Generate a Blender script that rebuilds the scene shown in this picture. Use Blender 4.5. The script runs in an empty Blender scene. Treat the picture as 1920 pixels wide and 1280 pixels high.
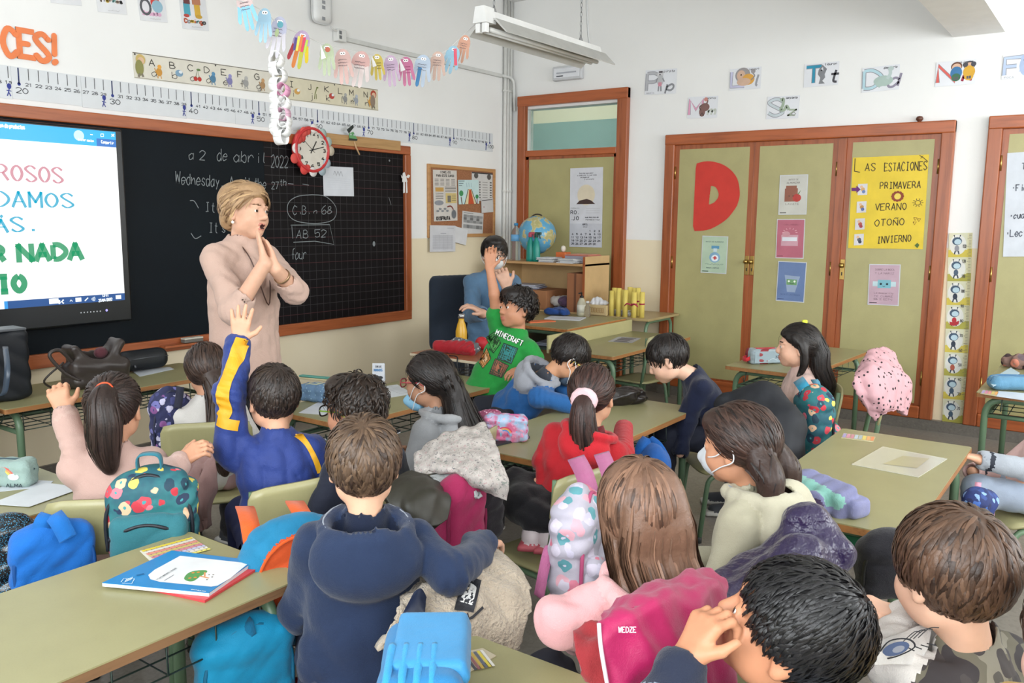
import bpy, bmesh, math, random
import numpy as np
from mathutils import Vector, Matrix
random.seed(7); RNG = np.random.default_rng(7)
SC = bpy.context.scene; COL = SC.collection
A_ = np.array
PI = math.pi
# ---------------------------------------------------------------- camera (solved from the room's own geometry)
CAM = A_([-6.5439, -4.7474, 1.4722]); YAW, PITCH, ROLL, FPX = 0.9478, -0.1454, 0.0095, 1591.11
def _basis():
    f = A_([math.sin(YAW)*math.cos(PITCH), math.cos(YAW)*math.cos(PITCH), math.sin(PITCH)])
    r = A_([math.cos(YAW), -math.sin(YAW), 0.]); u = np.cross(r, f)
    c, s = math.cos(ROLL), math.sin(ROLL)
    return c*r+s*u, -s*r+c*u, f
CR, CU, CF = _basis()
cd = bpy.data.cameras.new('camera'); cam = bpy.data.objects.new('camera', cd); COL.objects.link(cam)
cd.sensor_width = 36; cd.lens = 36*FPX/1920; cd.clip_start = .05
M = Matrix(((CR[0], CU[0], -CF[0], CAM[0]), (CR[1], CU[1], -CF[1], CAM[1]), (CR[2], CU[2], -CF[2], CAM[2]), (0, 0, 0, 1)))
cam.matrix_world = M; SC.camera = cam
# ---------------------------------------------------------------- world, lights, exposure
wd = bpy.data.worlds.new('world'); SC.world = wd; wd.use_nodes = True
nt = wd.node_tree; nt.nodes.clear()
bg = nt.nodes.new('ShaderNodeBackground'); wo = nt.nodes.new('ShaderNodeOutputWorld')
bg.inputs[0].default_value = (.86, .93, 1, 1); bg.inputs[1].default_value = 1.6
nt.links.new(bg.outputs[0], wo.inputs[0])
def area(name, loc, rot, sx, sy, power, col=(1, 1, 1)):
    l = bpy.data.lights.new(name, 'AREA'); l.shape = 'RECTANGLE'; l.size = sx; l.size_y = sy; l.energy = power; l.color = col
    o = bpy.data.objects.new(name, l); o.location = loc; o.rotation_euler = rot; COL.objects.link(o); return o
# daylight entering by the left windows, then fill light added at the back wall
for i, y in enumerate((-6.0, -3.9, -1.75)):
    area('window_daylight', (-7.72, y, 1.95), (0, -PI/2, 0), 1.6, 1.75, (74, 66, 34)[i], (.94, .97, 1))
for i, x in enumerate((-5.8, -3.6, -1.4)):
    area('window_daylight', (x, -7.42, 1.95), (PI/2, 0, 0), 1.7, 1.6, (24, 46, 56)[i], (.96, .98, 1))  # added fill from behind the camera, no known window there
SC.view_settings.view_transform = 'Standard'; SC.view_settings.look = 'None'
SC.view_settings.exposure = 0.53; SC.view_settings.gamma = 1; SC.view_settings.use_curve_mapping = False
# ---------------------------------------------------------------- pixel helpers (1920x1280 frame -> points in the room)
def ray(u, v): return CF + CR*(u-960)/FPX - CU*(v-640)/FPX
def at(u, v, d): return CAM + d*ray(u, v)
def onz(u, v, z): r = ray(u, v); return CAM + r*((z-CAM[2])/r[2])
def onA(u, v, off=0.): r = ray(u, v); return CAM + r*((-off-CAM[1])/r[1])
def onB(u, v, off=0.): r = ray(u, v); return CAM + r*((-off-CAM[0])/r[0])
def unit(v): v = A_(v, float); return v/(np.linalg.norm(v)+1e-12)
# ---------------------------------------------------------------- materials
MATS = {}
def lin(h):
    if not isinstance(h, str): return tuple(h)[:3]
    h = h.lstrip('#'); h = h if len(h) == 6 else ''.join(c*2 for c in h); o = []
    for i in (0, 2, 4):
        c = int(h[i:i+2], 16)/255; o.append(c/12.92 if c <= .04045 else ((c+.055)/1.055)**2.4)
    return tuple(o)
class NT:
    def __init__(s, name):
        s.m = bpy.data.materials.new(name); s.m.use_nodes = True; s.t = s.m.node_tree
        s.b = s.t.nodes['Principled BSDF']; s.co = None
    def n(s, typ, **kw):
        x = s.t.nodes.new('ShaderNode'+typ)
        for k, v in kw.items():
            if k.startswith('i_'): x.inputs[k[2:].replace('_', ' ')].default_value = v
            else: setattr(x, k, v)
        return x
    def l(s, a, b): s.t.links.new(a, b)
    def obj(s):
        if s.co is None: s.co = s.n('TexCoord').outputs['Object']
        return s.co
    def mapped(s, scale=(1, 1, 1), rot=(0, 0, 0)):
        m = s.n('Mapping'); m.inputs['Scale'].default_value = scale; m.inputs['Rotation'].default_value = rot
        s.l(s.obj(), m.inputs[0]); return m.outputs[0]
    def noise(s, scale, detail=3, vec=None, rough=.55):
        x = s.n('TexNoise'); x.inputs['Scale'].default_value = scale; x.inputs['Detail'].default_value = detail; x.inputs['Roughness'].default_value = rough
        s.l(vec or s.obj(), x.inputs['Vector']); return x
    def ramp(s, fac, stops, const=False):
        r = s.n('ValToRGB'); e = r.color_ramp
        if const: e.interpolation = 'CONSTANT'
        while len(e.elements) < len(stops): e.elements.new(.5)
        for q, (p, c) in zip(e.elements, stops): q.position = p; q.color = (*lin(c), 1)
        s.l(fac, r.inputs[0]); return r.outputs[0]
    def mix(s, fac, a, b):
        x = s.n('Mix', data_type='RGBA')
        for sock, v in ((x.inputs[0], fac), (x.inputs[6], a), (x.inputs[7], b)):
            if hasattr(v, 'is_linked'): s.l(v, sock)
            elif isinstance(v, (int, float)): sock.default_value = v
            else: sock.default_value = (*lin(v), 1)
        return x.outputs[2]
    def bump(s, h, st=.3, dist=.004):
        b = s.n('Bump'); b.inputs['Strength'].default_value = st; b.inputs['Distance'].default_value = dist
        s.l(h, b.inputs['Height']); s.l(b.outputs[0], s.b.inputs['Normal'])
    def base(s, c):
        if hasattr(c, 'is_linked'): s.l(c, s.b.inputs['Base Color'])
        else: s.b.inputs['Base Color'].default_value = (*lin(c), 1)
    def r(s, v): s.b.inputs['Roughness'].default_value = v
def cached(f):
    def g(*a, **k):
        key = (f.__name__, a, tuple(sorted(k.items())))
        if key not in MATS: MATS[key] = f(*a, **k)
        return MATS[key]
    return g
def shade(h, k):
    c = lin(h); return tuple(min(1, max(0, x*k)) for x in c)
@cached
def C(h, rough=.6, metal=0., var=.06, spec=.5):
    t = NT('plain_'+h.strip('#')); n = t.noise(9, 3)
    t.base(t.ramp(n.outputs['Fac'], [(.3, shade(h, 1-var)), (.7, shade(h, 1+var))])); t.r(rough)
    t.b.inputs['Metallic'].default_value = metal; t.b.inputs['Specular IOR Level'].default_value = spec
    return t.m
@cached
def fabric(h, rough=.85, weave=420., var=.12, big=7., spec=.25, bst=.35):
    t = NT('fabric_'+h.strip('#')); n = t.noise(big, 4)
    t.base(t.ramp(n.outputs['Fac'], [(.3, shade(h, 1-var)), (.7, shade(h, 1+var))])); t.r(rough)
    t.b.inputs['Specular IOR Level'].default_value = spec; t.b.inputs['Sheen Weight'].default_value = .15
    w = t.noise(weave, 2); w2 = t.noise(26, 3); m = t.n('Math', operation='MULTIPLY_ADD'); m.inputs[1].default_value = 3.
    t.l(w2.outputs['Fac'], m.inputs[0]); t.l(w.outputs['Fac'], m.inputs[2]); t.bump(m.outputs[0], bst, .005); return t.m
@cached
def wood(a='#9c5530', b='#793c1e', rough=.32, scale=3., axis=2):
    t = NT('wood'); sc = [22, 22, 22]; sc[axis] = 1.4
    v = t.mapped(tuple(x*scale/3 for x in sc)); n = t.noise(1.6, 6, v, .62); k = t.noise(.9, 2)
    c = t.ramp(n.outputs['Fac'], [(.25, b), (.5, a), (.8, shade(a, 1.18))])
    vo = t.n('TexVoronoi'); vo.inputs['Scale'].default_value = 3.1; t.l(t.obj(), vo.inputs['Vector'])
    kn = t.ramp(vo.outputs['Distance'], [(.02, (1, 1, 1)), (.06, (0, 0, 0))])
    t.base(t.mix(kn, c, shade(b, .45))); t.r(rough); t.bump(n.outputs['Fac'], .12, .002); return t.m
@cached
def terrazzo(base='#8d8983', rough=.35):
    t = NT('terrazzo'); vo = t.n('TexVoronoi'); vo.inputs['Scale'].default_value = 90; t.l(t.obj(), vo.inputs['Vector'])
    n = t.noise(1.2, 5); chips = t.ramp(vo.outputs['Color'], [(0, shade(base, .7)), (.35, shade(base, .95)), (.62, base), (.85, shade(base, 1.3))], True)
    d = t.ramp(n.outputs['Fac'], [(.35, shade(base, .82)), (.65, shade(base, 1.1))])
    t.base(t.mix(.55, chips, d)); t.r(rough); return t.m
@cached
def laminate(h='#b5b184', rough=.33):
    t = NT('laminate'); n = t.noise(5, 5); g = t.noise(260, 2)
    c = t.ramp(n.outputs['Fac'], [(.3, shade(h, .93)), (.7, shade(h, 1.05))])
    t.base(t.mix(t.ramp(g.outputs['Fac'], [(.5, (0, 0, 0)), (.8, (.25, .25, .25))]), c, shade(h, .75))); t.r(rough); return t.m
@cached
def floral(base, cols, scale=22., thr=.42, rough=.8, base2=None):
    t = NT('pattern'); n = t.noise(scale*.9, 2); mv = t.n('VectorMath', operation='MULTIPLY_ADD'); mv.inputs[1].default_value = (.03, .03, .03)
    t.l(n.outputs['Color'], mv.inputs[0]); t.l(t.obj(), mv.inputs[2])
    vo = t.n('TexVoronoi'); vo.inputs['Scale'].default_value = scale; t.l(mv.outputs[0], vo.inputs['Vector'])
    sep = t.n('SeparateColor'); t.l(vo.outputs['Color'], sep.inputs[0])
    st = [(i/len(cols), c) for i, c in enumerate(cols)]
    col = t.ramp(sep.outputs[0], st, True)
    mask = t.ramp(vo.outputs['Distance'], [(thr, (1, 1, 1)), (thr+.03, (0, 0, 0))])
    core = t.ramp(vo.outputs['Distance'], [(thr*.28, (1, 1, 1)), (thr*.32, (0, 0, 0))])
    b = t.ramp(t.noise(scale*.35, 3).outputs['Fac'], [(.42, base), (.58, base2 or shade(base, .72))])
    c = t.mix(mask, b, col); t.base(t.mix(core, c, shade(base, 1.6))); t.r(rough)
    t.bump(t.noise(300, 2).outputs['Fac'], .2, .002); return t.m
@cached
def camo():
    t = NT('camouflage'); n = t.noise(11, 2, None, .4); m = t.noise(17, 2, t.mapped((1, 1.3, .8), (1, 2, 3)), .4)
    c = t.ramp(n.outputs['Fac'], [(0, '#2f2a2b'), (.43, '#5f5a4c'), (.52, '#7c7769'), (.6, '#4a4640')], True)
    k = t.ramp(m.outputs['Fac'], [(.56, (0, 0, 0)), (.57, (1, 1, 1))], True)
    t.base(t.mix(k, c, '#3a3433')); t.r(.85); return t.m
@cached
def specks(base, dot, scale=40., thr=.2, rough=.8, st=(1, 1, 1)):
    t = NT('speckled'); vo = t.n('TexVoronoi'); vo.inputs['Scale'].default_value = scale; vo.inputs['Randomness'].default_value = .75
    t.l(t.mapped(st), vo.inputs['Vector'])
    t.base(t.mix(t.ramp(vo.outputs['Distance'], [(thr, (1, 1, 1)), (thr+.04, (0, 0, 0))]), base, dot)); t.r(rough)
    t.bump(t.noise(24, 3).outputs['Fac'], .35, .01); return t.m
@cached
def sherpa(h='#b7a894'):
    t = NT('fleece'); n = t.noise(95, 4); b = t.noise(12, 3)
    t.base(t.ramp(b.outputs['Fac'], [(.3, shade(h, .85)), (.7, shade(h, 1.1))])); t.r(.95); t.b.inputs['Sheen Weight'].default_value = .3
    t.bump(n.outputs['Fac'], .9, .02); return t.m
@cached
def hairm(dark, light, rough=.42):
    t = NT('hair'); a = t.n('Attribute', attribute_name='strand'); n = t.noise(60, 3)
    m = t.n('Math', operation='MULTIPLY_ADD'); m.inputs[1].default_value = .35; t.l(n.outputs['Fac'], m.inputs[0]); t.l(a.outputs['Fac'], m.inputs[2])
    t.base(t.ramp(m.outputs[0], [(.2, dark), (1.05, light)])); t.r(rough); t.b.inputs['Specular IOR Level'].default_value = .35
    t.bump(t.noise(160, 3).outputs['Fac'], .3, .003); return t.m
@cached
def skin(h='#d9a98c'):
    t = NT('skin'); n = t.noise(18, 3)
    t.base(t.ramp(n.outputs['Fac'], [(.3, shade(h, .9)), (.7, shade(h, 1.06))])); t.r(.5); t.b.inputs['Specular IOR Level'].default_value = .35
    t.b.inputs['Subsurface Weight'].default_value = .12; t.b.inputs['Subsurface Radius'].default_value = (.012, .005, .003); t.b.inputs['Subsurface Scale'].default_value = 1.
    t.bump(t.noise(120, 3).outputs['Fac'], .06, .002); return t.m
@cached
def glass(h='#eef6f4', rough=.04, alpha=.25):
    t = NT('glass'); t.base(h); t.r(rough); t.b.inputs['Transmission Weight'].default_value = .9; t.b.inputs['IOR'].default_value = 1.12; t.b.inputs['Alpha'].default_value = 1; return t.m
@cached
def emit(h, st=1.):
    t = NT('lit_'+h.strip('#')); t.base('#000000'); t.b.inputs['Emission Color'].default_value = (*lin(h), 1); t.b.inputs['Emission Strength'].default_value = st; t.r(.3); return t.m
@cached
def stripes(cols, scale, axis=0, rough=.6):
    t = NT('striped'); sp = t.n('SeparateXYZ'); t.l(t.obj(), sp.inputs[0]); m = t.n('Math', operation='MULTIPLY'); m.inputs[1].default_value = scale
    t.l(sp.outputs[axis], m.inputs[0]); f = t.n('Math', operation='FRACT'); t.l(m.outputs[0], f.inputs[0])
    t.base(t.ramp(f.outputs[0], [(i/len(cols), c) for i, c in enumerate(cols)], True)); t.r(rough); return t.m
# ---------------------------------------------------------------- objects
def wloc(o):
    p = A_([0., 0., 0.])
    while o is not None: p += A_(o.location); o = o.parent
    return p
def props(o, label=None, cat=None, group=None, kind=None):
    for k, v in (('label', label), ('category', cat), ('group', group), ('kind', kind)):
        if v: o[k] = v
    return o
def thing(name, label, cat, loc=(0, 0, 0), group=None):
    o = bpy.data.objects.new(name, None); o.empty_display_size = .05; o.location = [float(x) for x in loc]; COL.objects.link(o)
    return props(o, label, cat, group)
def mesh(name, V, F, mats, parent=None, ids=None, smooth=False, attr=None):
    V = np.asarray(V, float)
    if parent is not None: V = V - wloc(parent)
    me = bpy.data.meshes.new(name); nv = len(V)
    if isinstance(F, np.ndarray):
        nf, k = F.shape; me.vertices.add(nv); me.vertices.foreach_set('co', V.astype(np.float32).ravel())
        me.loops.add(nf*k); me.loops.foreach_set('vertex_index', F.astype(np.int32).ravel())
        me.polygons.add(nf); me.polygons.foreach_set('loop_start', np.arange(0, nf*k, k, dtype=np.int32))
    else: me.from_pydata(V.tolist(), [], F)
    if not isinstance(mats, (list, tuple)): mats = [mats]
    for m in mats: me.materials.append(m)
    n = len(me.polygons)
    if ids is not None: me.polygons.foreach_set('material_index', np.asarray(ids, np.int32))
    if smooth is True: me.polygons.foreach_set('use_smooth', np.ones(n, bool))
    elif smooth is not False: me.polygons.foreach_set('use_smooth', np.asarray(smooth, bool))
    if attr is not None:
        a = me.attributes.new('strand', 'FLOAT', 'POINT'); a.data.foreach_set('value', np.asarray(attr, np.float32))
    me.update(calc_edges=True); me.validate()
    o = bpy.data.objects.new(name, me); COL.objects.link(o)
    if parent is not None: o.parent = parent
    return o
def copy_tree(o, parent=None):
    c = o.copy(); COL.objects.link(c)
    if parent is not None: c.parent = parent
    for ch in list(o.children): copy_tree(ch, c)
    return c
def fillet(pts, r, n=5, closed=False):
    P = [A_(p, float) for p in pts]; out = []; N = len(P)
    for i in range(N):
        if not closed and i in (0, N-1): out.append(P[i]); continue
        a, b, c = P[i-1], P[i], P[(i+1) % N]; l1, l2 = np.linalg.norm(a-b), np.linalg.norm(c-b); q = min(r, .45*l1, .45*l2)
        p0, p2 = b+(a-b)/l1*q, b+(c-b)/l2*q
        for t in np.linspace(0, 1, n): out.append((1-t)**2*p0+2*t*(1-t)*b+t*t*p2)
    return out
def crv(pts, n=8, closed=False):
    P = A_(pts, float); N = len(P)
    if N < 3 and not closed: return P[0]+(P[1]-P[0])*np.linspace(0, 1, n+1)[:, None]
    out = []
    for i in range(N if closed else N-1):
        g = (lambda j: P[j % N]) if closed else (lambda j: P[min(max(j, 0), N-1)])
        p0, p1, p2, p3 = g(i-1), g(i), g(i+1), g(i+2)
        for t in np.linspace(0, 1, n, endpoint=False):
            out.append(.5*(2*p1+(p2-p0)*t+(2*p0-5*p1+4*p2-p3)*t*t+(3*p1-p0-3*p2+p3)*t**3))
    if not closed: out.append(P[-1])
    return A_(out)
def rotm(ax, ang): return A_(Matrix.Rotation(ang, 3, Vector([float(x) for x in ax])))
def frame(f, up=(0, 0, 1)):
    f = unit(f); r = unit(np.cross(f, up)); return np.stack([r, f, np.cross(r, f)])   # rows: right, forward, up
class MB:
    def __init__(s): s.V = []; s.F = []; s.I = []; s.S = []; s.n = 0
    def add(s, V, F, m=0, sm=False):
        V = [tuple(map(float, v)) for v in V]; s.V += V
        for f in F: s.F.append([i+s.n for i in f]); s.I.append(m); s.S.append(sm)
        s.n += len(V); return s
    def box(s, c, d, bev=0., R=None, m=0, seg=2):
        bm = bmesh.new(); bmesh.ops.create_cube(bm, size=1.); bmesh.ops.scale(bm, vec=Vector([float(x) for x in d]), verts=bm.verts)
        if bev > 0: bmesh.ops.bevel(bm, geom=list(bm.edges), offset=bev, segments=seg, profile=.5, affect='EDGES')
        bm.verts.index_update(); V = A_([v.co[:] for v in bm.verts]); F = [[v.index for v in f.verts] for f in bm.faces]; bm.free()
        if R is not None: V = V @ np.asarray(R)
        return s.add(V+A_(c, float), F, m, bev > 0 and seg > 2)
    def bx(s, a, b, bev=0., m=0, seg=2): a = A_(a, float); b = A_(b, float); return s.box((a+b)/2, np.abs(b-a), bev, None, m, seg)
    def tube(s, pts, r, n=8, m=0, closed=False):
        P = A_(pts, float); N = len(P); rr = np.broadcast_to(np.asarray(r, float), (N,))
        if closed: T = np.roll(P, -1, 0)-np.roll(P, 1, 0)
        else: T = np.gradient(P, axis=0)
        T /= np.linalg.norm(T, axis=1)[:, None]+1e-12
        u = np.cross(T[0], (0, 0, 1)); u = np.cross(T[0], (1, 0, 0)) if np.linalg.norm(u) < .1 else u; u = unit(u); V = []
        for i in range(N):
            u = unit(u-T[i]*(u@T[i])); w = np.cross(T[i], u)
            for k in range(n): a = 2*PI*k/n; V.append(P[i]+rr[i]*(math.cos(a)*u+math.sin(a)*w))
        F = [[i*n+k, i*n+(k+1) % n, ((i+1) % N)*n+(k+1) % n, ((i+1) % N)*n+k] for i in range(N if closed else N-1) for k in range(n)]
        if not closed: F += [list(range(n))[::-1], [(N-1)*n+k for k in range(n)]]
        return s.add(V, F, m, True)
    def lathe(s, prof, c=(0, 0, 0), n=20, m=0, R=None, sx=1., sy=1.):
        V = []; F = []
        for r, z in prof:
            for k in range(n): a = 2*PI*k/n; V.append((r*math.cos(a)*sx, r*math.sin(a)*sy, z))
        for i in range(len(prof)-1):
            for k in range(n): F.append([i*n+k, i*n+(k+1) % n, (i+1)*n+(k+1) % n, (i+1)*n+k])
        V = A_(V); F += [list(range(n))[::-1], [(len(prof)-1)*n+k for k in range(n)]]
        if R is not None: V = V @ np.asarray(R)
        return s.add(V+A_(c, float), F, m, True)
    def prism(s, pts, dv, m=0):
        P = A_(pts, float); n = len(P); V = np.vstack([P, P+A_(dv, float)])
        F = [list(range(n))[::-1], list(range(n, 2*n))]+[[k, (k+1) % n, n+(k+1) % n, n+k] for k in range(n)]
        return s.add(V, F, m)
    def poly(s, pts, m=0): return s.add(pts, [list(range(len(pts)))], m)
    def ring(s, a, b, m=0):   # strip between two polylines
        n = len(a); return s.add(list(a)+list(b), [[i, i+1, n+i+1, n+i] for i in range(n-1)], m)
    def sheet(s, G, th, m=0, m2=None):
        G = np.asarray(G, float); a, b, _ = G.shape; gu = np.gradient(G, axis=0); gv = np.gradient(G, axis=1); N = np.cross(gu, gv)
        N /= np.linalg.norm(N, axis=2)[..., None]+1e-12; V = np.vstack([(G+N*th/2).reshape(-1, 3), (G-N*th/2).reshape(-1, 3)]); o = a*b
        q = lambda i, j: i*b+j
        top = [[q(i, j), q(i+1, j), q(i+1, j+1), q(i, j+1)] for i in range(a-1) for j in range(b-1)]
        bot = [[o+x for x in f[::-1]] for f in top]
        bd = [q(0, j) for j in range(b)]+[q(i, b-1) for i in range(1, a)]+[q(a-1, j) for j in range(b-2, -1, -1)]+[q(i, 0) for i in range(a-2, 0, -1)]
        side = [[bd[k], bd[(k+1) % len(bd)], o+bd[(k+1) % len(bd)], o+bd[k]] for k in range(len(bd))]
        n0 = s.n; s.add(V, top, m, True)
        for fs, mm in ((bot, m if m2 is None else m2), (side, m)):
            for f in fs: s.F.append([i+n0 for i in f]); s.I.append(mm); s.S.append(True)
        return s
    def build(s, name, mats, parent=None, label=None):
        o = mesh(name, s.V, s.F, mats, parent, s.I, s.S)
        if label: o['label'] = label
        return o
# ---------------------------------------------------------------- single-stroke lettering
GL = {}
for ln in """A 023862 1454|B 0208 ~083857563505 ~054564634202|C ~6748280604224263|D 0208 ~083866643202|E 68080262 0545|F 680802 0545|G ~6748280604224263 636535|H 0208 6268 0565|I 1858 3832 1252|J ~4843321203|K 0208 680562|L 080262|M 0208346862|N 02086268|O ~381705133253655738|P 0208 ~083857563505|Q ~381705133253655738 4462|R 0208 ~083857563505 3562|S ~6748280716355463422203|T 0868 3832|U ~080422426468|V 083268|W 0812375268|X 0862 0268|Y 083568 3532|Z 08680262|0 ~381705133253655738|1 173832|2 ~072848675502 0262|3 ~072848675635 ~356463422203|4 480464 4642|5 680805 ~05466563422203|6 ~582705032252644514|7 086822|8 ~35161738575635040332636435|9 ~5635161738575432|a ~55361504123254 5652|b 0802 ~043655533203|c ~55361504123253|d ~55361504123254 5852|e ~045455361504123253|f ~58483732 1555|g ~55361504123254 ~56513010|h 0802 ~0436555452|i 3632 3738|j ~363110 3738|k 0802 560452|l ~383342|m 0602 ~04263532 ~34566562|n 0602 ~04365552|o ~3615041232535536|p 0600 ~043655533203|q ~55361504123254 5650|r 0602 ~04264655|s ~55361534533203|t ~38334252 1656|u ~0603224356 5652|v 063256|w 0612355266|x 0652 0256|y 0633 5610|z 06560252|. 3233|: 3334 3637|! 3835 3233|' 3937|, 3321|- 1555|/ 0268|* 3436|Ñ 02076267 ~18395869|Á 023762 1454 3849|@ ~54342343556653 4465""".split('|'):
    k, rest = ln.split(' ', 1); GL[k] = rest.split()
def glyphs(s, h, sp=8.2, shear=0., jit=0., split=False, ext=0.):
    """list of 2-D polylines for a string, cap height h, starting at 0,0 (baseline)"""
    out = []; x = 0.; k = h/6.
    for ch in s:
        if ch == ' ': x += 5; continue
        for st in GL.get(ch, []):
            sm = st[0] == '~'; st = st.lstrip('~'); p = A_([(int(st[i]), int(st[i+1])-2) for i in range(0, len(st), 2)], float)
            if jit: p += RNG.normal(0, jit, p.shape)
            if sm and len(p) > 2: p = crv(p, 4)
            p = A_(p); p[:, 0] += x+shear*p[:, 1]
            if split and not sm and len(p) > 2:
                for i in range(len(p)-1): dv = unit(p[i+1]-p[i])*ext/k; out.append(A_([p[i]-dv, p[i+1]+dv])*k)
            else: out.append(p*k)
        x += sp if ch.isupper() or ch.isdigit() else sp-1.2 if ch not in "ilj.!',:" else sp-2.5
    return out, x*k
class Art:
    """flat print and lettering on one plane, one mesh: o corner, ux / uy unit axes (metres), n outward normal"""
    def __init__(s, o, ux, uy, n=None, off=.0006):
        s.o = A_(o, float); s.ux = unit(ux); s.uy = unit(uy); s.n = unit(np.cross(s.ux, s.uy)) if n is None else unit(n); s.off = off; s.mb = MB(); s.mats = []; s.k = 0
    def mi(s, m):
        if isinstance(m, str): m = C(m, .7)
        if m not in s.mats: s.mats.append(m)
        return s.mats.index(m)
    def P(s, x, y, e=0.): return s.o+s.ux*x+s.uy*y+s.n*(s.off+e)
    def lay(s): s.k += 1; return s.k*.00005
    def poly(s, pts, m): e = s.lay(); s.mb.poly([s.P(x, y, e) for x, y in pts], s.mi(m)); return s
    def rect(s, x0, y0, x1, y1, m): return s.poly([(x0, y0), (x1, y0), (x1, y1), (x0, y1)], m)
    def disc(s, x, y, r, m, ry=None, n=18): return s.poly([(x+r*math.cos(2*PI*i/n), y+(ry or r)*math.sin(2*PI*i/n)) for i in range(n)], m)
    def line(s, pts, w, m, nib=None, e=None):
        P = A_(pts, float)
        if len(P) < 2: return s
        T = np.gradient(P, axis=0); T /= np.linalg.norm(T, axis=1)[:, None]+1e-12; N = np.stack([-T[:, 1], T[:, 0]], 1)
        ww = np.full(len(P), w/2) if nib is None else w/2*(nib+(1-nib)*np.abs(T[:, 1]))
        e = s.lay() if e is None else e; a = P+N*ww[:, None]; b = P-N*ww[:, None]
        s.mb.ring([s.P(x, y, e) for x, y in b], [s.P(x, y, e) for x, y in a], s.mi(m)); return s
    def text(s, t, x, y, h, m, w=None, sp=8.2, shear=0., jit=0., width=None, nib=None, slope=0.):
        g, tot = glyphs(t, h, sp, shear, jit, True, (w or h*.13)*.38); k = (width/tot) if width else 1.; e = s.lay()
        for p in g:
            q = p*A_([k, 1]); q[:, 1] += q[:, 0]*slope; s.line(q+A_([x, y]), w or h*.13, m, nib, e)
        return s
    def scribble(s, x, y, wd, h, m, w=.0008, n=None):
        n = n or max(4, int(wd/(h*.45))); xs = np.linspace(x, x+wd, n*2+1); ys = y+h*(.5+.5*RNG.uniform(-1, 1, n*2+1)); return s.line(np.stack([xs, ys], 1), w, m)
    def build(s, name, parent=None, label=None): return s.mb.build(name, s.mats, parent, label) if s.mb.n else None
def _cut(s, name, parent=None, label=None):
    s.build(name, parent, label); s.mb = MB(); return s
Art.cut = _cut
def sheet4(name, label, cat, TL, TR, BL, mat, group=None, th=.0015, part='sheet', lift=0.):
    """a flat sheet (paper, card, poster) through three corners; returns (thing, Art on its face, width, height)"""
    TL, TR, BL = A_(TL), A_(TR), A_(BL); ux = unit(TR-TL); uy = TL-BL; uy = unit(uy-ux*(uy@ux)); n = np.cross(ux, uy); n = -n if n@(CAM-TL) < 0 else n
    w = np.linalg.norm(TR-TL); h = abs((TL-BL)@uy); o = TL-uy*h
    t = thing(name, label, cat, (TL+TR)/2-uy*h/2, group); b = MB(); p = [o+n*lift, o+ux*w+n*lift, o+ux*w+uy*h+n*lift, o+uy*h+n*lift]
    b.prism(p, n*th); b.build(part, mat if not isinstance(mat, str) else C(mat, .65), t)
    return t, Art(o+n*(th+lift), ux, uy, n), w, h
def sA(name, label, cat, tl, tr, bl, mat, group=None, off=.002, **k): return sheet4(name, label, cat, onA(*tl, off), onA(*tr, off), onA(*bl, off), mat, group, **k)
def sB(name, label, cat, tl, tr, bl, mat, group=None, off=.002, **k): return sheet4(name, label, cat, onB(*tl, off), onB(*tr, off), onB(*bl, off), mat, group, **k)
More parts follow.
